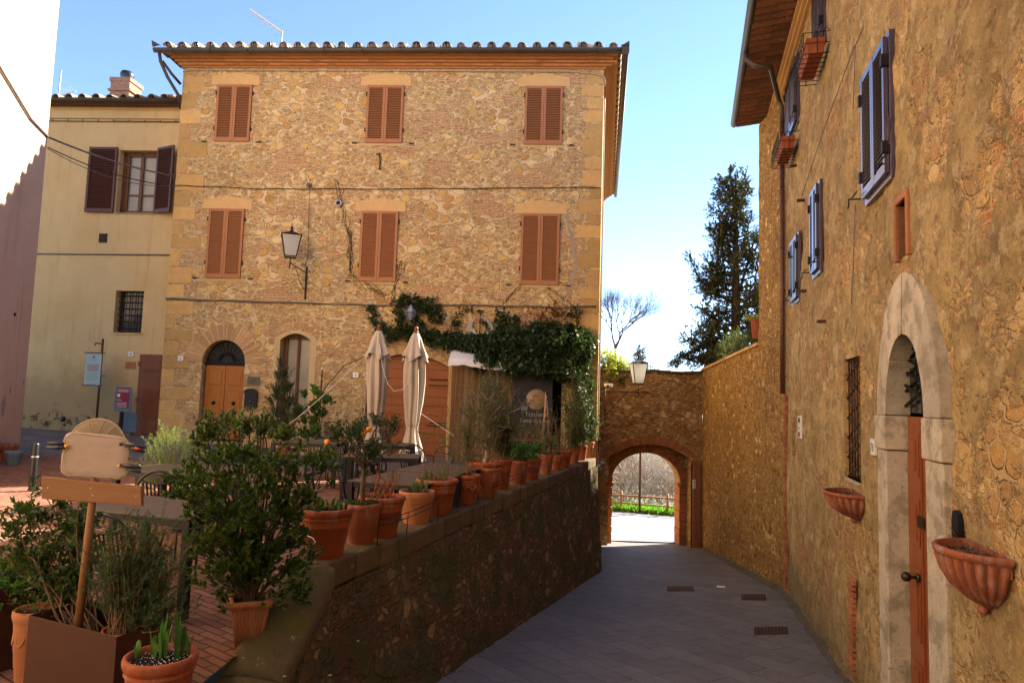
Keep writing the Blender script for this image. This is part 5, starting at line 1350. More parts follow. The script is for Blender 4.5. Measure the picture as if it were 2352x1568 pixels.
# ================================================================== PARASOLS
def make_parasol(seed):
    c = thing('folded_parasol', '', 'parasol'); rr = random.Random(seed)
    mb = MB(); mb.cyl((0, 0, 0), (0, 0, 2.92), .024, 10); mb.build('pole', M['board'], c)
    mb = MB(); mb.sph((0, 0, 3.0), .045, 8, sz=1.3); mb.cyl((0, 0, 2.92), (0, 0, 2.96), .05, 12); mb.build('finial', M['ddoor'], c)
    ph = rr.random()*6
    prof = [(.055, 2.90), (.10, 2.84), (.135, 2.72), (.155, 2.56), (.165, 2.40), (.185, 2.2), (.185, 1.9), (.165, 1.5), (.135, 1.15), (.105, .98), (.12, .86), (.18, .6), (.24, .38), (.25, .32)]
    def fold(g, z, i): k = min(1, i/4); return 1+k*(.20*sin(8*g+ph+.6*sin(z*3))+.09*sin(5*g-ph+z*2.2)+.05*sin(13*g+z*4))
    mb = MB(); mb.lathe(prof, 96, mod=fold); mb.build('canopy', M['canvas'], c)
    mb = MB(); sp = [(.06, 2.915), (.12, 2.80), (.16, 2.66), (.215, 2.52), (.245, 2.44)]
    vs = []; n = 96
    for i, (r_, z) in enumerate(sp):
        for j in range(n):
            g = 2*pi*j/n; k = i/4; q = r_*(1+k*.20*sin(8*g+ph)+k*.08*sin(4*g)); vs.append((q*cos(g), q*sin(g), z-.06*k*(1+sin(4*g+ph))))
    mb.add(vs, [(i*n+j, i*n+(j+1) % n, (i+1)*n+(j+1) % n, (i+1)*n+j) for i in range(4) for j in range(n)], True); mb.build('wind_vent', M['canvas'], c)
    mb = MB()
    for k in range(3): mb.tube([(.125*cos(g*.4), .125*sin(g*.4), 1.04+.03*k+.05*sin(g*.4+k*2)) for g in range(17)], .005, 4)
    mb.build('tie_cord', M['ropep'], c)
    mb = MB(); mb.lathe([(.30, 0), (.30, .05), (.26, .07), (.05, .08), (.04, .3), (.027, .3)], 28); mb.build('base', M['iron'], c)
    return c
PY_ = 14.0; g1_ = ray(864, 900); g2_ = ray(950, 900)
ga = (g1_*(PY_/g1_.y)); gb = g2_*(PY_/g2_.y)
pa = make_parasol(3); pa['group'] = 'folded beige parasols before the plank gate'
place(pa, ga.x, PY_, .3, 'left one of the two folded beige parasols')
pb_ = make_parasol(8); pb_['group'] = 'folded beige parasols before the plank gate'; place(pb_, gb.x, PY_, 1.3, 'right one of the two folded beige parasols, its foot spread wider')
def rope(pts, lab, m='rope', r=.006, cat='rope', nm='rope'):
    mb = MB(); P_ = [atY(*p) for p in pts]; mb.tube(P_, r, 5)
    b = P_[0]; return tag(mb.build(nm, M[m], None, fr=WF, base=tuple(b)), lab, cat)
rope([(858,802,13.95),(800,855,13.6),(740,910,13.2),(680,962,12.8),(622,1003,12.3)], 'pale rope running from the left parasol down to the big bush')
rope([(872,790,13.8),(878,840,13.75),(890,880,13.7),(905,898,13.7),(925,894,13.7),(938,875,13.75),(948,790,13.85)], 'pale rope sagging between the two parasols')
rope([(968,950,13.8),(1010,978,13.2),(1042,1000,12.6)], 'short pale rope from the right parasol towards the parapet plants')
rope([(838,818,13.9),(790,840,14.2),(755,880,14.6),(712,938,15)], 'dark bent rod beside the pale rope', 'brown', .012, 'rod', 'bent_rod')
rope([(748,724,17.2),(800,738,17.0),(840,750,16.9),(868,765,16.8)], 'pale cord stretched from the facade into the ivy', 'rope', .006)

# ================================================================== WALL OBJECTS ON THE STONE HOUSE
def fthing(name, lab, cat, px, py, group=None, fr=F):
    x, z = fr.hit(px, py); return thing(name, lab, cat, fr, (x, 0, z), group), x, z
# big bracket lantern
def lantern(parent, c, s=1.0, opal='opal', ang=0.0, hood=True, wt=.19, wb=.105, h=.42):
    """four sided tapering lantern; c = bottom centre"""
    def R4(r, z, a=0): return [Vector(c)+Vector((r*s*cos(ang+pi/4+i*pi/2+a), r*s*sin(ang+pi/4+i*pi/2+a), z*s)) for i in range(4)]
    lo, hi = R4(wb*1.35, 0), R4(wt*1.35, h)
    mb = MB()
    for i in range(4): j = (i+1) % 4; mb.add([lo[i], lo[j], hi[j], hi[i]], [(0, 1, 2, 3)])
    g = mb.build('glass', M[opal], parent)
    mb = MB()
    for i in range(4):
        j = (i+1) % 4; mb.tube([lo[i], hi[i]], .009*s, 4); mb.tube([lo[i], lo[j]], .010*s, 4); mb.tube([hi[i], hi[j]], .012*s, 4)
        d = (hi[i]-Vector(c)); d.z = 0; d.normalize()
        if hood: mb.tube([hi[i], hi[i]+d*.04*s+Vector((0, 0, .05*s))], [.008*s, .002*s], 4)
    lo2 = R4(wb*1.35, -.02); mb.add([*lo2], [(0, 1, 2, 3)])
    mb.build('lantern_frame', M['iron'], parent)
    mb = MB(); ap = Vector(c)+Vector((0, 0, (h+(.10 if hood else .14))*s)); hi2 = R4(wt*1.42, h)
    for i in range(4): mb.add([hi2[i], hi2[(i+1) % 4], ap], [(0, 1, 2)])
    mb.lathe([(.03*s, 0), (.02*s, .04*s), (.028*s, .07*s), (.008*s, .10*s), (.002, .16*s)], 8, tuple(ap-Vector((0, 0, .01*s))))
    mb.build('lantern_roof', M['iron'], parent)
lx, lz = F.hit(701, 688)
o = thing('wall_lantern', 'large black lantern with milky panes on a bracket high on the stone facade', 'street lamp', F, (lx, 0, lz+.0))
mb = MB(); mb.box(lx-.02, lx+.02, -.03, 0, lz, lz+.86)
lx2, lz2 = F.hit(666, 602, .75)
P0 = Vector((lx, -.03, lz+.70)); P1 = Vector((lx2, -.75, lz2-.02))
mb.tube([P0, P1], .014, 6); mb.tube([P0+Vector((0, 0, -.42)), P0+Vector((-.03, -.06, -.43)), P0.lerp(P1, .35)+Vector((0, 0, -.33)), P0.lerp(P1, .62)+Vector((0, 0, -.07)), P0.lerp(P1, .7)+Vector((0, 0, -.02))], .009, 6)
for q in (P0.lerp(P1, .12)+Vector((0, 0, -.24)), P0.lerp(P1, .78)+Vector((0, 0, -.08))): mb.tube([q+Vector((-.04*cos(t_*.8)*(1-t_/14), 0, .04*sin(t_*.8)*(1-t_/14))) for t_ in range(10)], .006, 4)
mb.tube([P1+Vector((0, 0, -.14)), P1+Vector((0, 0, .14))], .013, 6)
mb.build('bracket', M['iron'], o)
lantern(o, (P1.x, P1.y, P1.z+.16), 1.28, 'opal', radians(22), wt=.19, wb=.11, h=.42)
# small lantern in the ivy
x, z = F.hit(943, 730, .22)
o = thing('ivy_lantern', 'small faceted grey lantern hanging among the ivy above the gate', 'wall lamp', F, (x, 0, z))
mb = MB(); mb.tube([(x, 0, z+.32), (x, -.12, z+.40), (x, -.22, z+.36)], .012, 6); mb.build('bracket', M['iron'], o)
def hexring(r_, zz): return [Vector((x+r_*cos(i*pi/3), -.22+r_*sin(i*pi/3), zz)) for i in range(6)]
a_, b_, c_ = hexring(.07, z-.07), hexring(.155, z+.14), hexring(.02, z+.34)
mb = MB()
for i in range(6): j = (i+1) % 6; mb.add([a_[i], a_[j], b_[j], b_[i]], [(0,1,2,3)])
mb.build('glass', M['opalc'], o)
mb = MB()
for i in range(6): j = (i+1) % 6; mb.add([b_[i], b_[j], c_[j], c_[i]], [(0,1,2,3)])
mb.build('lantern_roof', M['zinc'], o)
mb = MB()
for i in range(6): j = (i+1) % 6; mb.tube([a_[i], b_[i]], .006, 4); mb.tube([b_[i], b_[j]], .006, 4); mb.tube([a_[i], a_[j]], .006, 4); mb.tube([b_[i], c_[i]], .005, 4)
mb.build('lantern_frame', M['iron'], o)
# cables over the facade
def cable(pts, lab, m='cablek', r=.012, fr=F, off=.03, nm='wall_cable'):
    mb = MB(); P_ = [(*fr.hit(px, py, off),) for px, py in pts]; P3 = [(a, -off, b) for a, b in P_]
    Q = []
    for i in range(len(P3)-1):
        for k in range(6): t_ = k/6; Q.append((P3[i][0]+(P3[i+1][0]-P3[i][0])*t_, -off, P3[i][2]+(P3[i+1][2]-P3[i][2])*t_+.008*sin(i*6+k)))
    Q.append(P3[-1]); mb.tube(Q, r, 5); return tag(mb.build(nm, M[m], None, fr=fr, base=P3[0]), lab, 'cable')
cable([(400,426),(470,428),(600,434),(710,434),(870,434),(1100,433),(1250,431),(1378,431)], 'black cable running level across the facade between the two upper storeys', 'cablek', .011)
cable([(380,686),(470,689),(600,693),(760,697),(870,701),(1000,700),(1160,702),(1280,706),(1369,703)], 'grey bundled cables running across the facade below the first floor shutters', 'cable', .022)
cable([(383,683),(500,688),(640,692),(800,698)], 'thin pale pipe above the lower bundle of cables', 'conduit', .012, off=.06)
cable([(711,434),(709,500),(707,590),(700,612),(690,607)], 'thin black cable dropping from the round box to the large lantern', 'cablek', .006)
cable([(1280,706),(1262,678),(1300,720),(1340,706),(1368,706)], 'loose tangle of thin cable at the right end of the facade', 'cable', .006)
o, x, z = fthing('junction_box', 'round grey junction box on the upper cable of the facade', 'box', 711, 427)
mb = MB(); mb.cyl((x, 0, z), (x, -.07, z), .065, 16); mb.build('body', M['cable'], o, .006); mb = MB(); mb.cyl((x, -.07, z), (x, -.08, z), .045, 16); mb.build('lid', M['steelp'], o)
o, x, z = fthing('wall_vent', 'small round white rimmed vent in the stone facade', 'vent', 778, 467)
mb = MB(); mb.lathe([(.075, 0), (.095, .01), (.09, .04), (.06, .045), (.055, .01)], 20, M=Matrix.Translation((x, 0, z)) @ Matrix.Rotation(pi/2, 4, 'X')); mb.build('rim', M['zinc'], o)
mb = MB(); mb.cyl((x, -.012, z), (x, -.03, z), .06, 16); mb.build('grille', M['black'], o)
# numbers, plaque, mailbox
def number(px, py, s_, lab, fr=F, w_=.15, h_=.13, txt=None):
    x, z = fr.hit(px, py, .02); o = thing('house_number', lab, 'number plate', fr, (x, 0, z))
    mb = MB(); mb.box(x-w_/2, x+w_/2, -.03, 0, z-h_/2, z+h_/2); mb.build('plate', M['white'], o, .004)
    if s_: mb = MB(); text_mb(mb, s_, h_*.72, x, -.032, z-h_*.25); mb.build('lettering', M['black'], o)
number(415, 823, '6', 'white number 6 tile left of the arched wooden door'); number(817, 861, '4', 'white number 4 tile left of the folded parasols')
number(301, 813, '8', 'white number 8 tile on the plaster house', Y)
o, x, z = fthing('name_plaque', 'small dark metal plaque above the mailbox', 'plaque', 583, 874)
mb = MB(); mb.box(x-.17, x+.17, -.02, 0, z-.11, z+.11); mb.build('plate', M['steelp'], o, .004)
mb = MB(); [mb.box(x-.12+k*.01, x+.12-k*.015, -.023, -.02, z+.05-k*.035, z+.06-k*.035) for k in range(4)]; mb.build('lettering', M['black'], o)
o, x, z = fthing('mailbox', 'black cast mailbox with rounded lid beside the arched wooden door', 'mailbox', 578, 935)
mb = MB(); mb.prism([(x-.15, z), (x-.16, z+.40)]+[(x-.16*cos(pi*i/8), z+.40+.08*sin(pi*i/8)) for i in range(1, 8)]+[(x+.16, z+.40), (x+.15, z)], -.12, 0); bd_ = mb.build('body', M['mail'], o, .01)
mb = MB(); mb.box(x-.125, x+.125, -.135, -.12, z+.28, z+.35); mb.box(x-.12, x+.12, -.13, -.12, z+.04, z+.24); mb.prism([(x-.17, z+.38)]+[(x-.17*cos(pi*i/8), z+.40+.09*sin(pi*i/8)) for i in range(9)]+[(x+.17, z+.38)], -.14, -.12); mb.build('lid', M['mail'], o, .005)
mb = MB(); mb.cyl((x, -.135, z+.16), (x, -.15, z+.16), .012, 8); mb.build('lock', M['zinc'], o)
o, x, z = fthing('utility_flap', 'small square metal flap low on the facade beside the cream trough', 'flap', 755, 1013)
mb = MB(); mb.box(x-.06, x+.06, -.015, 0, z-.06, z+.06); mb.build('body', M['rust'], o)
# moon sign
x, z = F.hit(1103, 758, .12)
o = thing('moon_sign', 'grey crescent moon hanging sign with white letters above the trattoria entrance', 'sign', F, (x, 0, z))
n = 40; oc = [(x+.34*cos(2*pi*i/n), z+.34*sin(2*pi*i/n)) for i in range(n)]; ic_ = [(x-.01+.205*cos(2*pi*i/n), z+.115+.205*sin(2*pi*i/n)) for i in range(n)]
mb = MB(); mb.prism(oc, -.14, -.12, 0, [ic_]); mb.build('crescent', M['moon'], o)
mb = MB(); st = 'TRATTORIA'
for k, ch in enumerate(st):
    g = -pi/2+(k-4)*.27; Mx = Matrix.Translation((x-.01+.215*cos(g), -.145, z+.115+.235*sin(g))) @ Matrix.Rotation(-(g+pi/2), 4, 'Y')
    text_mb(mb, ch, .10, 0, 0, -.03, M=Mx)
mb.build('lettering', M['white'], o)
mb = MB(); mb.cyl((x-.01, -.13, z+.48), (x-.01, -.13, z-.05), .014, 6); mb.tube([(x-.01, 0, z+.42), (x-.01, -.14, z+.42)], .012, 5); mb.build('bracket', M['rust'], o)
# awning
awl, awz = F.hit(1041, 826, .25)
o = thing('entrance_awning', 'white canvas awning with a sagging wavy edge over the trattoria entrance', 'awning', F, (-.2, 0, 1.1))
mb = MB(); nx, ny = 44, 8; vs = []
xa, xb = -1.50, 1.35
for i in range(nx+1):
    x = xa+(xb-xa)*i/nx; sag = .035*sin(i/nx*pi*4.0)
    for k in range(ny+1):
        t_ = k/ny; y = -.10-.68*t_; z = 1.20-.34*t_**1.3-.10*(x-xa)*.25+sag*t_; vs.append((x, y, z+.01*noise.noise(Vector((x*3, t_*3, 0)))))
    x_, y_, z_ = vs[-1]
    for k in (1, 2): vs.append((x_, y_-.01*k, z_-.065*k+.012*sin(i*1.3)))
m_ = ny+3
mb.add(vs, [(i*m_+k, (i+1)*m_+k, (i+1)*m_+k+1, i*m_+k+1) for i in range(nx) for k in range(m_-1)], True)
mb.build('canvas', M['canvasw'], o)
mb = MB(); mb.tube([(xa, 0, 1.16), (xa, -.76, .82)], .014, 6); mb.tube([(xb, 0, 1.0), (xb, -.76, .62)], .014, 6); mb.tube([(xa, -.76, .83), (xb, -.76, .62)], .012, 6); mb.build('awning_frame', M['zinc'], o)
# reed screens
def reed(x0, x1, zt, zb, y, lab, seed):
    o = thing('reed_screen', lab, 'screen', F, ((x0+x1)/2, y, zb)); rr = random.Random(seed); mb = MB(); n = int((x1-x0)/.0165)
    for i in range(n):
        x = x0+(x1-x0)*i/n; w_ = .05*sin(i*.23+seed)*0; yy = y+.025*sin(i*.16)+rr.uniform(-.004, .004)
        mb.tube([(x+rr.uniform(-.004, .004), yy, zt), (x+rr.uniform(-.012, .012)-.05*(1 if seed == 1 else .2), yy+rr.uniform(-.005, .005), zb)], .0075, 4)
    mb.build('reeds', M['cane2'], o)
    mb = MB()
    for k in range(5): z = zt-.15-k*(zt-zb-.2)/4.3; mb.tube([(x0+(x1-x0)*i/20, y-.012+.025*sin(i/20*n*.16), z) for i in range(21)], .003, 3)
    mb.build('binding', M['brown'], o)
M['cane2'] = leafm('reed', (.20,.11,.05), (.30,.175,.085), (.40,.26,.14), .8, .05)
reed(-1.46, -.72, .92, -1.66, -.22, 'hanging reed screen at the left of the trattoria entrance', 1)
reed(-.68, .06, .80, -1.68, -.12, 'hanging reed screen beside the trattoria doorway', 2)
tag(MB().box(-1.50, -1.46, -.12, -.02, -1.7, 1.0).build('door_post', M['brown'], None, fr=F, base=(-1.48, 0, -1.7)), 'brown wooden post left of the reed screens', 'post')
tag(MB().box(.02, .09, -.10, -.02, -1.75, .75).build('door_post', M['brown'], None, fr=F, base=(.05, 0, -1.7)), 'brown wooden post between reed screen and black trattoria sign', 'post')
# hanging trattoria sign
a = F.hit(1183, 872, .35); b = F.hit(1257, 1006, .35)
x = (a[0]+b[0])/2; o = thing('trattoria_sign', 'black trattoria sign with round painted house emblem', 'sign', F, (x, -.35, b[1]))
mb = MB(); mb.box(a[0]-.02, b[0]+.1, -.36, -.33, b[1], a[1]+.12); mb.build('board', M['signk'], o, .004)
ex, ez = F.hit(1232, 917, .37)
mb = MB(); mb.cyl((ex, -.362, ez), (ex, -.372, ez), .255, 40); mb.build('emblem', M['emblem'], o)
em = kids(o)[-1]
mb = MB(); mb.box(ex-.10, ex+.07, -.378, -.372, ez-.05, ez+.09); mb.prism([(ex-.13, ez+.09), (ex-.015, ez+.155), (ex+.10, ez+.09)], -.378, -.372)
mb.box(ex-.16, ex-.10, -.377, -.372, ez-.07, ez+.0); mb.box(ex+.07, ex+.13, -.377, -.372, ez-.06, ez+.03)
mb.build('painted_house', M['emblemb'], em)
mb = MB(); [mb.box(ex-.08+k*.05, ex-.055+k*.05, -.381, -.378, ez+.01, ez+.05) for k in range(3)]; mb.box(ex-.03, ex-.0, -.381, -.378, ez-.05, ez-.01); mb.build('painted_windows', M['emblem'], em)
mb = MB(); mb.prism([(ex-.14, ez-.10), (ex-.05, ez-.07), (ex+.08, ez-.09), (ex+.15, ez-.12), (ex+.03, ez-.16)], -.377, -.372); mb.build('painted_lawn', M['emblemg'], em)
mb = MB(); text_mb(mb, 'Trattoria', .15, ex-.0, -.364, ez-.42); text_mb(mb, 'Latte di Luna', .145, ex-.02, -.364, ez-.57); text_mb(mb, 'cucina tipica', .055, ex, -.364, ez-.66) if False else None
mb.build('lettering', M['ink'], o)
mb = MB(); mb.box(a[0]-.06, b[0]+.2, -.33, -.30, b[1]-.09, b[1]-.02); tag(mb.build('red_shelf', M['crimson'], None, fr=F, base=(x, -.3, b[1])), 'narrow red shelf under the black trattoria sign', 'shelf')
mb = MB(); q = F.hit(1205, 937, .4); mb.box(q[0]-.08, q[0]+.07, -.385, -.375, q[1]-.06, q[1]+.05); tag(mb.build('notice_card', M['slate'], None, fr=F, base=(q[0], -.38, q[1])), 'small grey card stuck on the trattoria sign', 'card')
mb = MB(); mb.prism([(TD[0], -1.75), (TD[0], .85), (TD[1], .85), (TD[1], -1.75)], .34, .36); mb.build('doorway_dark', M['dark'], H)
# pipes and wires on the sunlit corner
mb = MB(); pp = [S.w(.12, -.06, z_) for z_ in (-1.2, 2, 5, 8.3)]
def loc_(fr, p): q = p-fr.o; return (q.dot(fr.x), q.dot(fr.y), p.z)
mb.tube([(.15+.02*sin(z_*2), -.035, z_) for z_ in [-1.0+k*.47 for k in range(20)]], .016, 6)
tag(mb.build('corner_pipe', M['conduit'], None, fr=S, base=(.15, 0, -1)), 'pale thin pipe climbing the sunlit side of the stone house corner', 'pipe')
mb = MB(); mb.tube([(.32+.03*sin(z_*1.7), -.05, z_) for z_ in [-1.3+k*.47 for k in range(21)]], .013, 5)
tag(mb.build('corner_cable', M['cablek'], None, fr=S, base=(.3, 0, -1.3)), 'black cables climbing the sunlit side of the stone house corner', 'cable')
mb = MB(); mb.box(.02, .30, -.028, .0, -4.3, -1.0); tag(mb.build('corner_casing', M['shutb'], None, fr=S, base=(.1, 0, -4.3)), 'reddish brown metal casing at the foot of the stone house corner', 'casing')
# ================================================================== IVY
o = thing('ivy', 'dense dark green ivy spreading over the trattoria entrance and around the gate', 'ivy', F, (.4, 0, 1.6))
ml, ms = MB(), MB(); ri = random.Random(21)
blobs = []   # px,py,radius m (x), radius z, outward, n
def ivy(px, py, rx, rz_, yo, n, up=.1):
    x, z = F.hit(px, py, yo*.5)
    for k in range(n):
        g = ri.random()*2*pi; q = sqrt(ri.random()); P_ = Vector((x+rx*q*cos(g)*1.1, -.03-ri.random()**.5*yo*1.12*(1-.5*q), z+rz_*q*sin(g)*1.15))
        sprig(ml, None, P_, Vector((ri.gauss(0, .6), -.7, ri.gauss(up, .6))), ri.uniform(.08, .18), 8, .075, .058, ri, ang=.9, tipw=False)
path = [(885,770,.28,.16,.12,46),(920,762,.3,.16,.15,60),(960,768,.3,.2,.2,80),(1000,778,.3,.2,.22,80),(1040,785,.3,.24,.3,100),(1085,795,.32,.26,.45,150),(1130,800,.4,.34,.75,260),
        (1180,800,.42,.42,.95,330),(1230,800,.42,.45,1.0,340),(1280,800,.42,.42,1.0,320),(1325,805,.34,.36,.85,220),(1345,790,.18,.3,.5,90),(1120,832,.34,.18,.95,190),(1180,838,.36,.2,1.15,230),(1240,842,.36,.2,1.15,230),(1295,846,.3,.22,1.1,200),(1170,760,.3,.12,.4,60),(1250,755,.4,.12,.4,80),(1310,760,.3,.12,.4,60),
        (940,695,.32,.14,.12,60),(985,708,.28,.2,.12,60),(918,725,.14,.22,.1,36),(1000,725,.2,.18,.1,30),(960,745,.14,.2,.1,26),(1048,745,.08,.25,.08,16),(855,705,.1,.08,.05,10),(862,735,.1,.16,.05,18),(880,755,.1,.1,.05,12),
        (1150,735,.16,.26,.12,40),(1185,745,.1,.2,.1,20),(1080,715,.3,.05,.04,9),(1120,745,.18,.06,.05,10),(1320,720,.14,.16,.08,16),(1350,850,.12,.4,.3,45),(1315,865,.25,.2,.4,50),(1345,930,.1,.35,.2,22)]
for b_ in path: ivy(*b_[:5], int(b_[5]*(1.9 if b_[4] > .3 else 1.2)))
for k in range(26):
    a_ = F.hit(860+ri.random()*480, 700+ri.random()*70, .05); e_ = (a_[0]+ri.gauss(.1, .25), -.05, a_[1]+ri.gauss(-.1, .2)); limb(ms, (a_[0], -.02, a_[1]), e_, .006, .004, ri, .3)
for pts in (((1100,850),(1180,845),(1260,850),(1330,900),(1345,1000)), ((880,775),(960,775),(1060,795),(1130,805))):
    Q = [Vector((F.hit(*p, .1)[0], -.12, F.hit(*p, .1)[1])) for p in pts]; ms.tube(Q, .018, 6)
ms.build('stems', M['bark'], o); ml.build('foliage', M['leafivy'], o)
mr = MB()
for k in range(150):
    px, py = 1265+ri.gauss(0, 26), 722+ri.gauss(0, 16); x, z = F.hit(px, py); sprig(mr, None, Vector((x, -.02, z)), Vector((ri.gauss(0, .5), -.3, ri.gauss(-.3, .5))), .08, 5, .045, .03, ri)
mr.build('red_leaves', M['leafred'], o)
# ================================================================== PLANTS ON THE TERRACE
def plant_thing(name, lab, cat, x, y, z=None): return thing(name, lab, cat, WF, (x, y, ground(x, y) if z is None else z))
def off(mb, B): mb.v = [(a+B.x, b+B.y, c+B.z) for a, b, c in mb.v]; return mb
# big bush in a square basket-moulded pot
bx_, by_ = -1.79, 4.95; B = Vector((bx_, by_, ground(bx_, by_)))
o = plant_thing('potted_bush', 'big glossy dark green bush in a square terracotta pot beside the sloping coping', 'bush', bx_, by_); rb_ = random.Random(31)
mb = MB(); s0, s1, hh = .075, .125, .32; ca, sa = cos(radians(24)), sin(radians(24))
def sq(s_, z, k=0): return [(B.x+ca*a*s_-sa*b*s_, B.y+sa*a*s_+ca*b*s_, B.z+z) for a, b in ((-1,-1),(1,-1),(1,1),(-1,1))]
lv = [sq(s0, 0), sq(s1*.93, hh*.84), sq(s1*1.08, hh*.86), sq(s1*1.1, hh*.97), sq(s1, hh), sq(s1*.88, hh), sq(s1*.86, hh*.8)]
mb.add([p for l in lv for p in l], [(i*4+j, i*4+(j+1) % 4, (i+1)*4+(j+1) % 4, (i+1)*4+j) for i in range(6) for j in range(4)]+[(24,25,26,27)])
for side in range(4):
    a_, b_ = Vector(lv[0][side]), Vector(lv[0][(side+1) % 4]); c_, d_ = Vector(lv[1][side]), Vector(lv[1][(side+1) % 4])
    for k in range(9): t_ = (k+.5)/9; mb.tube([a_.lerp(b_, t_), c_.lerp(d_, t_)], .008, 5)
    e_, f_ = Vector(lv[3][side]), Vector(lv[3][(side+1) % 4])
    for k in range(14): t_ = (k+.5)/14; mb.sph(e_.lerp(f_, t_)-Vector((0, 0, .012)), .014, 4)
mb.build('pot', M['terra2'], o)
mb = MB(); mb.add(sq(s1*.87, hh*.9), [(0,1,2,3)]); mb.build('soil', M['soil'], o)
ml, ms = MB(), MB(); top = B+Vector((0, 0, hh*.9)); ends = []
def bush_pt(px, py, y): return atY(px, py, y)
targets = [(470,1010,.1),(510,985,.3),(560,990,.1),(610,1000,.2),(650,1010,-.1),(690,1040,.1),(730,1080,.15),(755,1065,.3),(480,1060,-.2),(530,1060,-.3),(580,1060,-.2),(630,1070,-.3),(680,1090,0),(430,1100,.1),(390,1120,.0),(420,1130,-.2),(480,1120,-.3),(540,1120,-.35),(600,1130,-.35),(650,1140,-.2),
   (500,1180,-.3),(560,1190,-.35),(620,1200,-.3),(660,1200,-.1),(520,1240,-.3),(480,1250,-.2),(580,1250,-.3),(640,1260,-.15),(680,1250,.1),(540,1310,-.25),(500,1330,-.2),(600,1310,-.2),(660,1320,-.05),(690,1300,.1),(460,1270,-.15),(450,1180,0),(700,1150,.1),(530,1370,-.15),(670,1370,0),(490,1290,.1),(610,1080,.3),(560,1140,.3),(640,1180,.3),(480,1150,.3)]
for (px, py, dy) in targets:
    px += max(0, 500-px)*.3-4
    e = atY(px, py, by_+dy*.8); mid = top.lerp(e, .45)+Vector((0, 0, .08))
    pts = [top+rvec(rb_)*.03, top.lerp(mid, .5)+rvec(rb_)*.03, mid+rvec(rb_)*.03, mid.lerp(e, .5)+rvec(rb_)*.03, e]
    ms.tube(pts, [.013, .011, .009, .006, .004], 5, caps=False); ends += [e]*5+pts[2:4]
for k in range(880):
    e = rb_.choice(ends)+Vector((rb_.gauss(0, .046), rb_.gauss(0, .07), rb_.gauss(0, .038))); dd = (e-top); dd.z = abs(dd.z)*.6+.15
    sprig(ml, ms if k % 9 == 0 else None, e, dd.normalized()+rvec(rb_)*.7, rb_.uniform(.05, .09), 11, .052, .025, rb_, ang=.7)
for (px, py) in ((462,975),(485,958),(520,950),(575,945),(600,960),(455,1000),(550,975)):
    e = atY(px, py, by_+.15); limb(ms, e-Vector((0, 0, .25)), e, .005, .003, rb_, .1)
    for k in range(14): sprig(ml, ms, e-Vector((0, 0, .2*rb_.random()))+rvec(rb_)*.02, Vector((0, 0, 1))+rvec(rb_)*.9, .06, 7, .032, .014, rb_)
ms.build('stems', M['bark'], o); ml.build('foliage', M['leafbay'], o)
# foreground bulbs pot
fc = atZ(370, 1500, -1.345); fx, fy = fc.x, fc.y; Bz = -1.735
o = plant_thing('bulb_pot', 'terracotta pot of dark soil and green bulb shoots at the bottom edge of the photo', 'flowerpot', fx, fy, Bz)
B = Vector((fx, fy, Bz)); mb = off(pot_mb(.168, .39, 'ridged', 48), B); mb.build('pot', M['terra'], o)
mb = off(soil_mb(.168, .39), B); mb.build('soil', M['soil'], o); ml = MB(); rr = random.Random(4)
for (dx, dy, L) in ((.0, .0, .17), (.01, .03, .12), (.075, .01, .18), (.085, .04, .15), (.05, .06, .09), (-.07, .05, .10), (-.11, -.02, .07), (-.04, .02, .07), (.11, .06, .09), (-.015, .07, .10)):
    q = B+Vector((dx, dy, .36))
    for m_ in range(3):
        a_ = m_*2.1+dx*40; L2 = L; tw = Vector((-sin(a_), cos(a_), 0)); od = Vector((cos(a_), sin(a_), 0)); LL = L*1.35*(1-.2*m_); pts = [(0, .007), (.3, .011), (.65, .013), (.88, .011), (1, .002)]; vs = []
        for t_, w_ in pts:
            c_ = q+od*(.005+.016*t_*t_)+Vector((0, 0, LL*t_)); vs += [c_-tw*w_, c_-od*.004, c_+tw*w_]
        ml.add(vs, [(i*3+j, i*3+j+1, i*3+j+4, i*3+j+3) for i in range(4) for j in range(2)], True)
ml.build('shoots', M['leafgr'], o)
mb = MB()
for k in range(160): g = rr.random()*6.28; q = .14*sqrt(rr.random()); mb.sph((B.x+q*cos(g), B.y+q*sin(g), B.z+.366), .0016+.0014*rr.random(), 3)
mb.build('perlite', M['paper'], o)
# corten boxes
def cbox(name, lab, cx_, cy_, ang, w_, d_, z0_, z1):
    o = thing(name, lab, 'planter', Fr(cx_, cy_, ang), (0, 0, z0_)); mb = MB(); t_ = .006
    mb.box(-w_/2, w_/2, -d_/2, -d_/2+t_, z0_, z1); mb.box(-w_/2, w_/2, d_/2-t_, d_/2, z0_, z1); mb.box(-w_/2, -w_/2+t_, -d_/2+t_, d_/2-t_, z0_, z1); mb.box(w_/2-t_, w_/2, -d_/2+t_, d_/2-t_, z0_, z1)
    mb.build('box', M['corten'], o, .002); return o
p1_ = atZ(66, 1412, -1.30); p2_ = atZ(268, 1462, -1.30); p3_ = atZ(330, 1412, -1.30)
ang = atan2(p2_.y-p1_.y, p2_.x-p1_.x); w_ = (p2_-p1_).length; d_ = (p3_-p2_).length*.95
cA = (p1_+p2_)/2+Vector((-sin(ang), cos(ang), 0))*d_/2
oA = cbox('corten_planter', 'rust brown steel planter box carrying the cushion sign, rosemary and shrub', cA.x, cA.y, ang, w_, d_, -1.76, -1.30)
mb = MB(); mb.box(-w_/2+.01, w_/2-.01, -d_/2+.01, d_/2-.01, -1.5, -1.42); mb.build('soil', M['soil'], oA)
FA = Fr(cA.x, cA.y, ang)
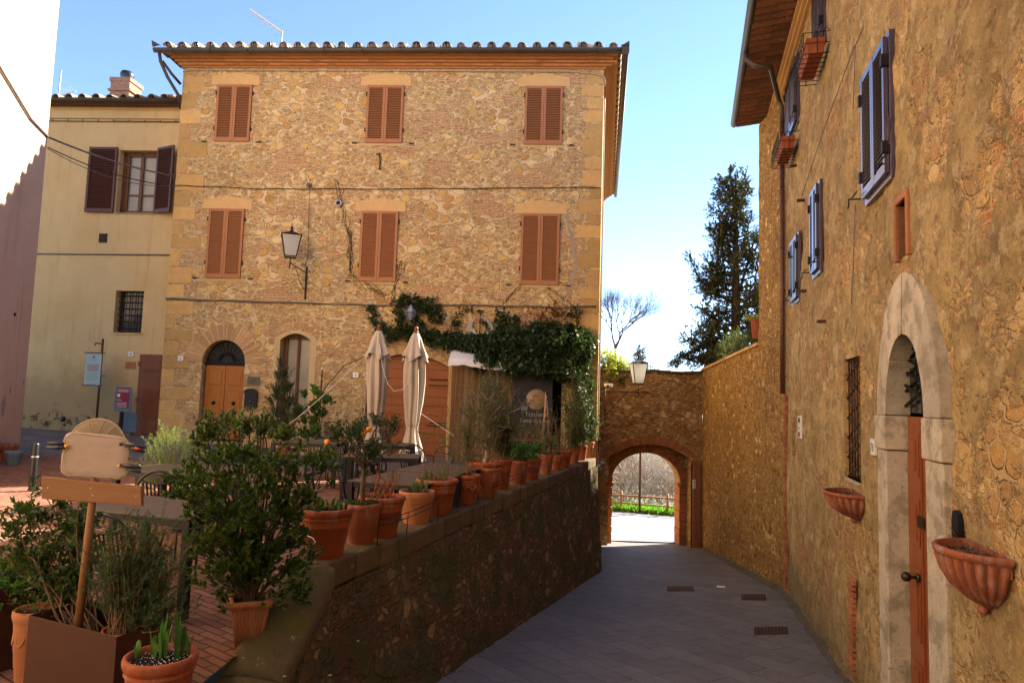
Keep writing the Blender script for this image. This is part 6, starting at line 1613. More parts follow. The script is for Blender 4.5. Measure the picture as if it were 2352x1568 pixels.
# rosemary in an inner pot
lx_, ly_ = w_*.27, .0
o = thing('rosemary_pot', 'bushy rosemary in a terracotta pot inside the near steel planter', 'herb plant', FA, (lx_, ly_, -1.62)); B = Vector((lx_, ly_, -1.62))
mb = off(pot_mb(.11, .29, 'plain'), B); mb.build('pot', M['terra'], o); mb = off(soil_mb(.11, .29), B); mb.build('soil', M['soil'], o)
ml, ms = MB(), MB(); top = B+Vector((0, 0, .27)); rr = random.Random(44)
for k in range(125):
    a_ = rr.random()*6.28; q = .08*sqrt(rr.random()); s_ = top+Vector((q*cos(a_), q*sin(a_), 0)); h_ = rr.uniform(.18, .58)
    e = s_+Vector((rr.gauss(.02, .10), rr.gauss(.02, .10), h_)); pts = limb(ms, s_, e, .0035, .002, rr, .18, 4, 3)
    for m_ in range(7): sprig(ml, None, pts[1+m_ % 4].lerp(pts[min(4, 2+m_ % 4)], rr.random()), (e-s_).normalized()+rvec(rr)*.55, rr.uniform(.06, .12), 24, .024, .005, rr, ang=.75)
for k in range(34):   # arching sprays to the right
    s_ = top+Vector((.05, 0, 0)); e = top+Vector((rr.uniform(.16, .36), rr.gauss(.05, .08), rr.uniform(.05, .38))); pts = limb(ms, s_, e, .004, .002, rr, .2, 4, 3)
    for m_ in range(7): sprig(ml, None, pts[1+m_ % 4], (e-s_).normalized()*.6+Vector((0, 0, .5))+rvec(rr)*.5, rr.uniform(.07, .13), 24, .026, .005, rr, ang=.75)
ms.build('stems', M['stem'], o); ml.build('foliage', M['leafros'], o)
# leafy shrub left
lx_, ly_ = -w_*.22, .04
o = thing('leafy_shrub', 'leafy shrub with reddish stems in the near steel planter, left of the wooden stake', 'shrub', FA, (lx_, ly_, -1.44)); top = Vector((lx_, ly_, -1.42))
ml, ms = MB(), MB(); rr = random.Random(46); base_w = FA.w(*top)
tg = [(130,1160),(110,1200),(90,1240),(60,1220),(30,1190),(20,1240),(70,1180),(150,1200),(180,1230),(160,1270),(120,1280),(90,1300),(60,1290),(40,1270),(190,1290),(200,1220),(70,1135),(100,1130),(15,1170),(130,1330),(170,1330),(110,1360),(210,1180),(150,1140),(180,1160),(60,1165),(120,1240),(20,1280),(0,1200),(-20,1230)]
for (px, py) in tg:
    e = Vector(loc_(FA, atY(px, py, base_w.y+rr.uniform(.0, .3)))); pts = limb(ms, top+Vector((rr.gauss(0, .05), rr.gauss(0, .05), 0)), e, .006, .003, rr, .12, 5, 5)
    for m_ in range(9): sprig(ml, None, pts[2+m_ % 4].lerp(e, rr.random()*.8)+rvec(rr)*.03, rvec(rr)+Vector((0, 0, .5)), rr.uniform(.05, .1), 8, .055, .025, rr, ang=.8)
ms.build('stems', M['stem'], o); ml.build('foliage', M['leafsh'], o)
# second box with fresh green plant
q1 = atZ(20, 1352, -1.24); oB = cbox('corten_planter', 'rust brown steel planter box cut by the left edge of the photo', q1.x-.22, q1.y+.26, ang, .5, .5, -1.74, -1.24)
mb = MB(); FB = Fr(q1.x-.22, q1.y+.26, ang); mb.box(-.24, .24, -.24, .24, -1.4, -1.32); mb.build('soil', M['soil'], oB)
o = thing('green_seedlings', 'fresh light green plant growing in the steel planter at the left edge', 'plant', FB, (.05, 0, -1.33)); ml = MB(); ms = MB()
for k in range(60):
    s_ = Vector((rr.uniform(-.22, .24), rr.uniform(-.2, .2), -1.33)); e = s_+Vector((rr.gauss(.03, .05), rr.gauss(0, .05), rr.uniform(.06, .24))); limb(ms, s_, e, .003, .002, rr, .1, 2, 3)
    for m_ in range(3): sprig(ml, None, s_.lerp(e, rr.random()), Vector((0, 0, .6))+rvec(rr), .06, 6, .055, .026, rr)
ms.build('stems', M['stem'], o); ml.build('foliage', M['leafgr'], o)
# swagged terracotta pot between the boxes
q = atZ(60, 1395, -1.27); o = plant_thing('swag_pot', 'pale terracotta pot with raised swags between the two steel planters', 'flowerpot', q.x-.02, q.y+.14, -1.75); B = Vector((q.x-.02, q.y+.14, -1.75))
mb = off(pot_mb(.125, .44, 'rolled', 40), B)
for k in range(9):
    a0 = k*.7; mb.tube([B+Vector((.112*cos(a0+t_*.1), .112*sin(a0+t_*.1), .30-.05*sin(pi*t_/6))) for t_ in range(7)], .007, 5)
mb.build('pot', M['terra2'], o); mb = off(soil_mb(.125, .44), B); mb.build('soil', M['soil'], o)
ml = MB(); [sprig(ml, None, B+Vector((rr.gauss(0, .06), rr.gauss(0, .06), .43)), Vector((0, 0, 1))+rvec(rr)*.8, .1, 8, .035, .012, rr) for k in range(24)]; ml.build('foliage', M['leafsh'], o)
# ------------------------------------------------------------------ sign stake with cushion board
sy = base_w.y-.03
b0 = atY(180, 1432, sy-.10); b1 = atY(218, 1098, sy-.02)
b0 = b0+(b0-b1)*.2
o = thing('stake_sign', 'wooden stake with crossboard and a linen covered board clamped on top', 'sign', WF, tuple(b0))
mb = MB(); mb.tube([b0, b1+(b1-b0)*.10], [.022, .0205], 14); mb.build('stake', M['post'], o)
def board(px4, y, th, name, mat, bev=.004, parent=None):
    P_ = [atY(px, py, y) for px, py in px4]; mb = MB(); Q = [Vector((p.x, p.y+th, p.z)) for p in P_]
    mb.add(P_+Q, [(0,1,2,3),(7,6,5,4),(0,1,5,4),(1,2,6,5),(2,3,7,6),(3,0,4,7)]); return mb.build(name, mat, parent or o, bev)
board([(95,1094),(324,1117),(325,1162),(95,1145)], sy-.06, .03, 'crossboard', M['board'])
for (px, py) in ((110, 1120), (312, 1140), (208, 1122), (212, 1138)):
    q = atY(px, py, sy-.062); MB().cyl(q, q+Vector((0, .01, 0)), .0045, 8).build('screw', M['zinc'], o)
# linen board: rounded rectangle, padded
def padded(px4, y, th, rad, dome, name, mat, nn=10):
    a_, b_, c_, d_ = [atY(px, py, y) for px, py in px4]; mb = MB(); out = []
    W_ = 28; Hh = 20; vs = []
    for s_ in (-1, 1):
        for i in range(Hh+1):
            for j in range(W_+1):
                u = j/W_*2-1; v = i/Hh*2-1
                # superellipse mapping of the square to a rounded rectangle
                k_ = (abs(u)**6+abs(v)**6)**(1/6) if (u or v) else 1; m_ = max(abs(u), abs(v)); f_ = m_/k_ if k_ else 1
                f_ = 1-(1-f_)*1.0; uu, vv = u*f_, v*f_
                p = a_.lerp(b_, (uu+1)/2).lerp(d_.lerp(c_, (uu+1)/2), (vv+1)/2)
                e = 1-m_**8; p = p+Vector((0, s_*(th*.5*e+.003*noise.noise(Vector((u*3, v*3, s_)))), 0)); vs.append(p)
    m2 = (Hh+1)*(W_+1)
    for s_ in (0, 1): mb.add([], [])
    mb.add(vs, [(s_*m2+i*(W_+1)+j, s_*m2+i*(W_+1)+j+1, s_*m2+(i+1)*(W_+1)+j+1, s_*m2+(i+1)*(W_+1)+j) for s_ in (0, 1) for i in range(Hh) for j in range(W_)], True)
    return mb.build(name, mat, o, weld=True)
padded([(148,988),(300,1003),(292,1104),(136,1094)], sy-.03, .028, 0, 0, 'linen_board', M['pad'])
lb = kids(o)[-1]
mb = MB(); cn = [(152,992),(296,1007),(288,1099),(141,1089)]; P_ = [atY(px, py, sy-.048) for px, py in cn]
pts = []
for i in range(4):
    a_, b_ = P_[i], P_[(i+1) % 4]; pts += [a_.lerp(b_, t_) for t_ in (.12, .5, .88)]
mb.tube(pts+[pts[0]], .003, 4); mb.build('hem', M['seam'], lb)
# clamps
def clamp(pa, pb2, tip, lab, handle):
    a_, b_ = atY(*pa, sy-.06), atY(*pb2, sy-.07); c = thing('spring_clamp', lab, 'clamp', WF, tuple(a_), 'spring clamps gripping the linen board')
    d = (b_-a_); L = d.length; d.normalize(); s_ = d.cross(Vector((0, 1, 0))).normalized()
    mb = MB(); mb.tube([a_+s_*.008, a_.lerp(b_, .45)+s_*.013, b_+s_*.012], [.009, .012, .008], 6); mb.tube([a_-s_*.008+Vector((0, .035, 0)), a_.lerp(b_, .45)-s_*.01+Vector((0, .02, 0)), b_-s_*.010], [.009, .012, .008], 6); mb.build('arm', M['blackp'], c)
    mb = MB(); mb.sph(a_-d*.006, .011, 6); mb.build('jaw_pad', M[tip], c)
    if handle: mb = MB(); mb.tube([a_.lerp(b_, .62)+Vector((0, -.012, 0)), a_.lerp(b_, .9)+Vector((0, -.012, 0))], .008, 6); mb.build('grip', M[handle], c)
clamp((150,1024), (108,1021), 'yellow', 'black clamp on the left edge of the linen board', None)
clamp((280,1020), (332,1033), 'blackp', 'black clamp with red grip at the upper right of the linen board', 'redp')
clamp((276,1070), (322,1079), 'yellow', 'black clamp with yellow jaw at the lower right of the linen board', None)
# round folding disc behind
o2 = thing('round_linen_disc', 'round stitched linen disc leaning behind the clamped board', 'disc', WF, tuple(atY(222, 1000, sy+.12)))
cc = atY(222, 1026, sy+.08); rad = 72/px_m(sy+.08)*.92; mb = MB()
vs = []; n = 48
for k in range(9):
    for j in range(n): g = 2*pi*j/n; q = rad*k/8; vs.append((cc.x+q*cos(g), cc.y-.03*sqrt(max(0, 1-(k/8)**2)), cc.z+q*sin(g)*.95))
mb.add(vs, [(k*n+j, k*n+(j+1) % n, (k+1)*n+(j+1) % n, (k+1)*n+j) for k in range(8) for j in range(n)], True); mb.build('fabric', M['disc'], o2)
mb = MB(); mb.tube([(cc.x+rad*cos(g*.2), cc.y, cc.z+rad*.95*sin(g*.2)) for g in range(33)], .006, 6)
for g in (.9, 1.35, 1.9, 2.5): mb.tube([(cc.x+rad*q*cos(g), cc.y-.031*sqrt(max(0, 1-q*q)), cc.z+rad*.95*q*sin(g)) for q in (0, .3, .6, .85, 1)], .0035, 4)
mb.build('seam', M['seam'], o2)
# ------------------------------------------------------------------ plants further back
def softbush(name, lab, cat, px, py, y, pts_px, mat, n, L, nl, ll, lw, sd, pot=None, spread=.12, stem='stem', dy=.2):
    rr = random.Random(sd); b = atY(px, py, y); b.z = ground(b.x, b.y); o = thing(name, lab, cat, WF, tuple(b)); ml, ms = MB(), MB(); top = b.copy()
    if pot: r_, h_, mt = pot; off(pot_mb(r_, h_, 'ridged'), b).build('pot', M[mt], o); off(soil_mb(r_, h_), b).build('soil', M['soil'], o); top = b+Vector((0, 0, h_*.9))
    ends = []
    for (qx, qy) in pts_px:
        e = atY(qx, qy, y+rr.uniform(-dy, dy)); pts = limb(ms, top+rvec(rr)*.03, e, .007, .003, rr, .12, 5, 4); ends += pts[2:]+[e]*3
    for k in range(n):
        e = rr.choice(ends)+rvec(rr)*rr.random()*spread; dd = e-top; dd.z = abs(dd.z); sprig(ml, ms if k % 5 == 0 else None, e, dd.normalized()+rvec(rr)*.5, rr.uniform(.6, 1.2)*L, nl, ll, lw, rr, ang=.6)
    ms.build('stems', M[stem], o); ml.build('foliage', M[mat], o); return o
softbush('feathery_herb', 'pale feathery herb bush left of the big dark bush', 'herb plant', 385, 1150, 8.6, [(350,1050),(370,1030),(390,1020),(415,1030),(430,1050),(345,1090),(375,1070),(400,1070),(425,1085),(360,1110),(395,1110),(340,1120)], 'leaflt', 330, .2, 20, .045, .005, 61, (.2, .32, 'terra'), .14)
softbush('conifer_shrub', 'dark conical evergreen shrub before the arched casement window', 'shrub', 655, 1040, 15.2, [(645,842),(640,870),(655,865),(630,900),(660,900),(625,930),(650,930),(675,925),(628,960),(655,960),(680,955),(640,990),(670,990)], 'leafcyp', 520, .2, 14, .05, .014, 62, (.2, .3, 'terra3'), .13, 'bark')
# reflection partner bush to the right of the window
o = softbush('palmate_plant', 'plant with broad palmate green leaves by the cream trough', 'plant', 710, 1035, 15.4, [(650,905),(665,895),(640,915),(700,915),(720,905),(735,920),(690,950),(715,950),(740,960),(700,975),(670,930),(725,940),(748,930)], 'leafgr', 150, .12, 8, .15, .05, 63, None, .1)
q0 = F.hit(668, 968, 1.1); q1_ = F.hit(742, 1035, 1.1)
tg_ = thing('cream_trough', 'plain cream rectangular trough standing against the stone house', 'planter', F, ((q0[0]+q1_[0])/2, -.9, -1.55))
mb = MB(); mb.box(q0[0], q1_[0], -1.1, -.75, -1.6, q0[1]); mb.build('trough', M['creamp'], tg_, .01); mb = MB(); mb.box(q0[0]+.03, q1_[0]-.03, -1.07, -.78, q0[1]-.02, q0[1]+.003); mb.build('soil', M['soil'], tg_)
mb = MB(); q = F.hit(740, 850, .6); mb.cyl((q[0], -.6, -1.5), (q[0], -.6, q[1]), .018, 8); st_ = mb.build('slim_post', M['rust'], None, fr=F, base=(q[0], -.6, -1.5)); tag(st_, 'slim rusty post with white tip right of the casement window', 'post')
mb = MB(); mb.sph((q[0], -.6, q[1]+.03), .03, 6); mb.build('tip', M['paper'], st_)
# bollards, sign posts at left
for px, pt_, pb3, wpx, lab in ((73, 1019, 1128, 15, 'thick black bollard at the left of the brick plaza'), (314, 1067, 1122, 9, 'thin black bollard behind the linen board')):
    g_ = None
    for yy in [5+.1*k for k in range(90)]:
        p_ = atY(px, pb3, yy)
        if p_.z < ground(p_.x, p_.y): g_ = p_; break
    h_ = (pb3-pt_)*g_.y/FPX; r_ = wpx*g_.y/FPX/2; o = thing('bollard', lab, 'bollard', WF, tuple(g_), 'black bollards on the plaza')
    mb = MB(); mb.lathe([(r_, 0), (r_, h_*.96), (r_*.8, h_), (.001, h_)], 16, tuple(g_)); mb.build('post', M['chair'], o); mb = MB(); mb.lathe([(r_*1.06, h_*.7), (r_*1.06, h_*.73)], 16, tuple(g_)); mb.build('band', M['zinc'], o)
# pots beside the white house
for k, (px, py, r_, h_, mt, lab) in enumerate(((8, 1052, .22, .32, 'terra3', 'terracotta pot against the white house at the left edge'), (31, 1050, .14, .24, 'bluepot', 'blue grey pot at the foot of the white house'))):
    g_ = atY(px, py, 12.6-.3*k); g_.z = ground(g_.x, g_.y); o = thing('house_pot', lab, 'flowerpot', WF, tuple(g_)); off(pot_mb(r_, h_, 'plain'), g_).build('pot', M[mt], o); off(soil_mb(r_, h_), g_).build('soil', M['soil'], o)
# info panel on tall pole
q = Y.hit(220, 985, .45); qt = Y.hit(235, 781, .45)
o = thing('info_panel', 'tall pale green information panel on a dark pole before the plaster house', 'sign', Y, (q[0], -.45, q[1]))
mb = MB(); mb.tube([(q[0], -.45, -1.4), (q[0]+.0, -.45, qt[1]+.04)], .03, 8); mb.tube([(q[0], -.45, qt[1]-.1), (q[0]-.18, -.45, qt[1]-.08), (q[0]-.22, -.45, qt[1]-.14)], .02, 5); mb.tube([(q[0], -.45, qt[1]-.95), (q[0]+.14, -.45, qt[1]-.95)], .012, 5); mb.build('pole', M['brown'], o)
a_ = Y.hit(199, 811, .47); b_ = Y.hit(229, 884, .47)
mb = MB(); mb.box(a_[0], b_[0], -.48, -.44, b_[1], a_[1]); pn_ = mb.build('panel', M['teal'], o, .003)
mb = MB(); mb.box(a_[0]-.05, b_[0]+.05, -.49, -.43, a_[1], a_[1]+.03); mb.box(a_[0]-.05, b_[0]+.05, -.49, -.43, b_[1]-.03, b_[1]); mb.build('panel_frame', M['brown'], o)
mb = MB(); xm = (a_[0]+b_[0])/2; zt = a_[1]
text_mb(mb, 'PIENZA', .055, xm, -.482, zt-.20)
for k in range(9): mb.box(a_[0]+.05, b_[0]-.05-(.03 if k % 3 else 0), -.4815, -.48, zt-.52-k*.024, zt-.51-k*.024)
mb.box(a_[0]+.08, b_[0]-.12, -.4815, -.48, zt-.82, zt-.81); mb.build('lettering', M['ink'], pn_)
mb = MB(); [mb.box(a_[0]+.05, b_[0]-.05-(.04 if k % 2 else 0), -.4815, -.48, zt-.31-k*.026, zt-.298-k*.026) for k in range(7)]; mb.prism([(xm-.03, zt-.06), (xm+.03, zt-.06), (xm+.03, zt-.11), (xm, zt-.14), (xm-.03, zt-.11)], -.482, -.48); mb.build('red_lettering', M['redink'], pn_)
# red poster board
a_ = Y.hit(265, 888, .5); b_ = Y.hit(299, 946, .5); x = (a_[0]+b_[0])/2
o = thing('poster_stand', 'slate blue board with a dark red poster on a single post', 'sign', Y, (x, -.5, -1.4))
mb = MB(); mb.box(a_[0], b_[0], -.5, -.48, b_[1], a_[1]); bd2 = mb.build('board', M['slate'], o, .003)
mb = MB(); mb.box(a_[0]+.06, b_[0]-.06, -.505, -.50, b_[1]+.1, a_[1]-.02); po_ = mb.build('poster', M['crimson'], bd2)
mb = MB(); zt = a_[1]-.02; xl_ = a_[0]+.08
for k in range(4): mb.box(xl_, b_[0]-.08, -.5065, -.505, zt-.05-k*.02, zt-.044-k*.02)
text_mb(mb, 'B.A.L.', .06, xl_+.07, -.507, zt-.34); mb.box(xl_, xl_+.07, -.5065, -.505, zt-.24, zt-.16)
for k in range(4): mb.box(xl_, b_[0]-.1, -.5065, -.505, zt-.40-k*.035, zt-.392-k*.035)
mb.build('lettering', M['paper'], po_)
mb = MB(); mb.box(x-.07, x+.0, -.48, -.44, -1.42, b_[1]+.2); mb.box(x+.02, x+.035, -.48, -.46, -1.42, b_[1]); mb.build('post', M['iron'], o)
x, z = Y.hit(299, 838, .02); o = thing('clay_plaque', 'small orange clay plaque under the number 8 tile', 'plaque', Y, (x, 0, z)); mb = MB(); mb.box(x-.14, x+.14, -.02, 0, z-.09, z+.09); mb.build('plate', M['plaque'], o, .004)
mb = MB(); [mb.box(x-.10, x+.10-.02*k, -.023, -.02, z+.04-k*.035, z+.05-k*.035) for k in range(3)]; mb.build('lettering', M['brown'], o)
# cables from the white house to the stone house
def span(pts, lab, r, m): mb = MB(); mb.tube(pts, r, 5); return tag(mb.build('overhead_cable', M[m], None, fr=WF, base=tuple(pts[0])), lab, 'cable')
cA0 = LW.w(0, -.03, 5.05); cA1 = F.w(-9.17, -.03, F.hit(403, 405)[1]); sg = lambda a, b, s_: [a.lerp(b, i/12)-Vector((0, 0, s_*4*(i/12)*(1-i/12))) for i in range(13)]
span([LW.w(-6, -.03, 6.2), LW.w(-2.35, -.03, 5.35), LW.w(-1.0, -.03, 5.06), cA0]+sg(cA0, cA1, .10)[1:], 'thick grey cable from the white house to the stone house, the upper of the pair', .022, 'cable')
cB0 = LW.w(.0, -.02, LW.hit(112, 343)[1]); cB1 = F.w(-9.17, -.03, F.hit(400, 427)[1]); span(sg(cB0, cB1, .16), 'thin dark cable from the white house to the stone house, the lower of the pair', .012, 'cablek')
span(sg(cB0+Vector((0, 0, -.03)), cB1, .25), 'thin grey cable sagging just under the dark cable beside the open shutter', .009, 'cable')

# ================================================================== GATE FURNITURE
lp = S.w(5.2, -.02, 0); ya = 22.3
a_ = atY(1392, 899, ya); b_ = atY(1490, 901, ya); c_ = atY(1466, 882, ya)
o = thing('bracket_lamp', 'black framed white lantern on a long horizontal iron arm before the gate wall', 'street lamp', WF, tuple(a_))
mb = MB(); mb.tube([a_+Vector((-.1, 0, 0)), b_], .016, 6); mb.tube([c_+Vector((0, 0, -.42)), c_], .014, 6); mb.tube([a_+Vector((.0, 0, -.75)), a_.lerp(b_, .5)], .012, 5); mb.tube([a_+Vector((-.02, 0, -.95)), a_+Vector((-.02, 0, .1))], .016, 5)
for s_ in (.1, .35): q = a_.lerp(b_, .62+s_); mb.tube([q+Vector((.06*cos(t_*.8), 0, -.07+.06*sin(t_*.8))) for t_ in range(7)], .008, 4)
mb.build('bracket', M['iron'], o)
lantern(o, (c_.x, c_.y, c_.z+.02), 1.5, 'opal', radians(4), True, wt=.17, wb=.10, h=.44)
p_ = atY(1398, 884, 22.6); o = thing('security_camera', 'small white security camera on the corner of the stone house', 'camera', WF, tuple(p_))
mb = MB(); mb.box(p_.x-.13, p_.x+.13, p_.y-.1, p_.y+.1, p_.z-.04, p_.z+.05); mb.build('housing', M['white'], o, .01); mb = MB(); mb.cyl((p_.x-.05, p_.y-.1, p_.z-.03), (p_.x-.05, p_.y-.13, p_.z-.06), .04, 10); mb.cyl((p_.x+.08, p_.y-.1, p_.z-.05), (p_.x+.08, p_.y-.1, p_.z-.14), .025, 8); mb.build('lens', M['blackp'], o)
x, z = A.hit(1594, 1111, .06); o = thing('gate_number', 'small white tile on the right jamb of the gate', 'number plate', A, (x, -.05, z)); mb = MB(); mb.box(x-.05, x+.05, -.075, -.05, z-.15, z+.15); mb.build('plate', M['white'], o, .004)
mb = MB(); text_mb(mb, '2', .1, x, -.077, z+.03); text_mb(mb, '4', .1, x, -.077, z-.1); mb.build('lettering', M['black'], o)
# plants on and behind the gate wall
def hedge(name, lab, cat, blobs_, mat, sd, n, L=.16, nl=7, ll=.09, lw=.04, stem=True, base=None, trunk='bark', sp=.16):
    rr = random.Random(sd); P_ = [(atY(px, py, y), r_) for px, py, y, r_ in blobs_]; b = base or P_[0][0]; o = thing(name, lab, cat, WF, tuple(b)); ml, ms = MB(), MB()
    for e, r_ in P_:
        limb(ms, b, e, .02, .008, rr, .1)
    for k in range(n):
        e, r_ = rr.choice(P_); q = e+rvec(rr)*r_*(rr.random()**.4); sprig(ml, None, q, (q-e).normalized()+rvec(rr)*.6, L, nl, ll, lw, rr)
    ms.build('stems', M[trunk], o); ml.build('foliage', M[mat], o); return o
hedge('golden_shrub', 'golden green shrub spilling over the gate wall beside the stone house', 'shrub', [(1395,835,24,.34),(1412,828,24,.34),(1405,848,24,.3),(1425,838,24,.28),(1390,820,24,.2),(1432,850,24,.2),(1400,858,23.6,.2)], 'leafyel', 71, 620)
hedge('ivy_tuft', 'small dark green tuft growing out of the gate wall behind the lamp', 'plant', [(1425,862,23.6,.2),(1436,852,23.8,.22),(1485,850,24,.16),(1478,858,23.8,.14),(1415,868,23.5,.14)], 'leafsh', 72, 200)
hedge('wall_tuft', 'dark tuft of leaves rooted high in the garden wall', 'plant', [(1725,845,18.2,.14),(1722,835,18.3,.13),(1728,858,18.1,.1)], 'leafsh', 73, 120, .08, 6, .05, .02)
p_ = atY(1622, 838, 24.2); o = thing('wall_top_pot', 'wide pink terracotta bowl on the corner of the garden wall', 'flowerpot', WF, (p_.x, p_.y, p_.z)); off(pot_mb(.29, .36, 'ridged'), p_).build('bowl', M['terra2'], o); off(soil_mb(.29, .36), p_).build('soil', M['soil'], o); ml = MB(); rr = random.Random(3)
for k in range(60): sprig(ml, None, p_+Vector((rr.gauss(0, .1), rr.gauss(0, .1), .34)), Vector((0, 0, 1))+rvec(rr), .1, 6, .06, .03, rr)
ml.build('foliage', M['leafsh'], o)
p_ = atY(1740, 778, 17.3); o = thing('terrace_pot', 'tall orange terracotta pot where the garden wall meets the right house', 'flowerpot', WF, tuple(p_)); off(pot_mb(.17, .50, 'rolled'), p_).build('pot', M['terra'], o); off(soil_mb(.17, .5), p_).build('soil', M['soil'], o); ml = MB()
for k in range(50): sprig(ml, None, p_+Vector((rr.gauss(-.05, .08), rr.gauss(0, .08), .48)), Vector((-.6, 0, 1))+rvec(rr), .12, 6, .06, .025, rr)
ml.build('foliage', M['leafyel'], o)
# cypress
def conifer(name, lab, px, base_py, y, prof, n, sd, lean=None, lm='leafcyp', sl=.42, trunk_r=.2, ls=1.0):
    """prof: list of (py, left px, right px)"""
    rr = random.Random(sd); b = atY(px, base_py, y); tp = atY(px, prof[0][0], y); o = thing(name, lab, 'tree', WF, (b.x, b.y, b.z-1.5)); ml, ms = MB(), MB(); up = Vector((0, 0, 1))
    ms.tube([b-Vector((0, 0, 1.5)), b.lerp(tp, .3), b.lerp(tp, .7), tp], [trunk_r, trunk_r*.8, trunk_r*.4, .03], 8)
    def wid(py):
        for i in range(len(prof)-1):
            if prof[i][0] <= py <= prof[i+1][0]:
                t_ = (py-prof[i][0])/(prof[i+1][0]-prof[i][0]+1e-6); return tuple(prof[i][k]+(prof[i+1][k]-prof[i][k])*t_ for k in (1, 2))
        return prof[-1][1:]
    lo, hi = prof[0][0], prof[-1][0]
    for k in range(n):
        py = lo+(hi-lo)*((k+rr.random())/n)**.85; l, r_ = wid(py); g = rr.random()*2*pi; g = g if rr.random() < .5 else (pi+rr.gauss(0, .35) if rr.random() < .6 else rr.gauss(0, .35)); sd_ = cos(g); ext = (r_-px) if sd_ > 0 else (px-l); ext = ext/px_m(y)*rr.uniform(.7, 1.12)
        root = atY(px, py+14, y); tip = root+Vector((sd_*ext, sin(g)*max(ext, .8)*.9, rr.uniform(.1, .5)*max(.4, ext*.35)))
        pts = limb(ms, root, tip, .035, .01, rr, .12, 5, 4); L = (tip-root).length
        for m_ in range(int(5+L*9)):
            t_ = rr.uniform(.15, 1)**.8*5; q_ = min(int(t_), 4); q = pts[q_].lerp(pts[q_+1], t_-q_)+rvec(rr)*.13*(1+.2*L)*ls
            for w2 in range(2): sprig(ml, None, q+rvec(rr)*.06, (tip-root).normalized()*.5+rvec(rr)+Vector((0, 0, .35)), rr.uniform(.5, 1.1)*sl, 11, .12*ls, .06*ls, rr, ang=.55)
    ms.build('trunk', M['bark'], o); ml.build('crown', M[lm], o); return o
conifer('cypress', 'tall ragged dark cypress behind the garden wall', 1690, 830, 23.5, [(402,1682,1712),(420,1645,1722),(460,1640,1724),(500,1640,1718),(520,1632,1722),(540,1640,1735),(575,1628,1752),(600,1600,1770),(640,1615,1775),(680,1592,1775),(720,1600,1775),(760,1588,1770),(800,1555,1765),(835,1545,1765)], 125, 81, sl=.34, ls=.85)
o = bpy.data.objects['cypress']; ml, ms = MB(), MB(); rr = random.Random(9)
def spray(pxs, y, n_, parent, wd=.22):
    P_ = [atY(px, py, y) for px, py in pxs]; ms.tube(P_, [.06-.05*i/(len(P_)-1) for i in range(len(P_))], 5)
    for k in range(n_): t_ = rr.random()*(len(P_)-1); i = min(int(t_), len(P_)-2); q = P_[i].lerp(P_[i+1], t_-i)+rvec(rr)*rr.random()*wd; sprig(ml, None, q, (P_[i+1]-P_[i]).normalized()+rvec(rr)*.8, .24, 10, .09, .045, rr, ang=.6)
spray([(1690,700),(1640,670),(1605,640),(1582,585)], 23.5, 130, o); spray([(1690,790),(1620,790),(1570,815),(1548,832)], 23.5, 170, o, .24); spray([(1690,600),(1660,560),(1634,530)], 23.5, 80, o); spray([(1690,700),(1730,560),(1742,545)], 23.5, 90, o); spray([(1690,760),(1640,830),(1590,835)], 23.5, 160, o, .3)
spray([(1688,470),(1676,400),(1678,396)], 23.5, 30, o, .09); spray([(1700,470),(1714,420),(1708,398)], 23.5, 30, o, .09)
ms.build('side_limb', M['bark'], o); ml.build('side_foliage', M['leafcyp'], o)
conifer('young_conifer', 'small young conifer peeping over the gate wall behind the lamp', 1470, 848, 27, [(790,1466,1472),(805,1458,1478),(825,1455,1484),(845,1450,1490)], 30, 83, trunk_r=.03, sl=.16, ls=.4)
hedge('olive_bush', 'silvery olive bush in front of the cypress trunk', 'bush', [(1690,815,20,.28),(1705,800,20,.3),(1675,805,20,.25),(1700,780,20,.2),(1680,790,20,.2),(1722,790,20,.16)], 'leafolv', 76, 420, .2, 12, .07, .012, base=atY(1700, 850, 20))
# bare trees
def bare_tree(name, lab, px, base_py, top_py, y, sd, spread, depth=6, r0=.13, group=None, mat='bark'):
    rr = random.Random(sd); b = atY(px, base_py, y); h_ = (base_py-top_py)/px_m(y); o = thing(name, lab, 'tree', WF, tuple(b-Vector((0, 0, 3))), group); ms, mt_ = MB(), MB()
    ms.tube([b-Vector((0, 0, 3)), b], [r0*1.3, r0], 8)
    def grow(p, d, L, r_, k):
        e = p+d*L; mid = p.lerp(e, .5)+rvec(rr)*L*.07; (ms if k > 3 else mt_).tube([p, mid, e], [r_, r_*.85, r_*.66], 5 if k > 3 else 3, caps=False)
        if k == 0: return
        for m_ in range(2 if k < 3 else 3):
            nd = (d+rvec(rr)*spread+Vector((0, 0, .16))).normalized(); grow(e if m_ else mid.lerp(e, .7), nd, L*rr.uniform(.62, .85), r_*.62, k-1)
    grow(b, Vector((0, 0, 1)), h_*.24, r0, depth)
    ms.build('trunk', M['bark'], o); mt_.build('twigs', M[mat], o); return o
bare_tree('bare_tree', 'bare winter tree beyond the gate wall next to the stone house', 1412, 850, 622, 30, 85, .55, 8, .075)
bare_tree('bare_tree', 'thin bare tree seen left of centre through the archway', 1428, 1160, 1010, 36, 87, .4, 6, .09)
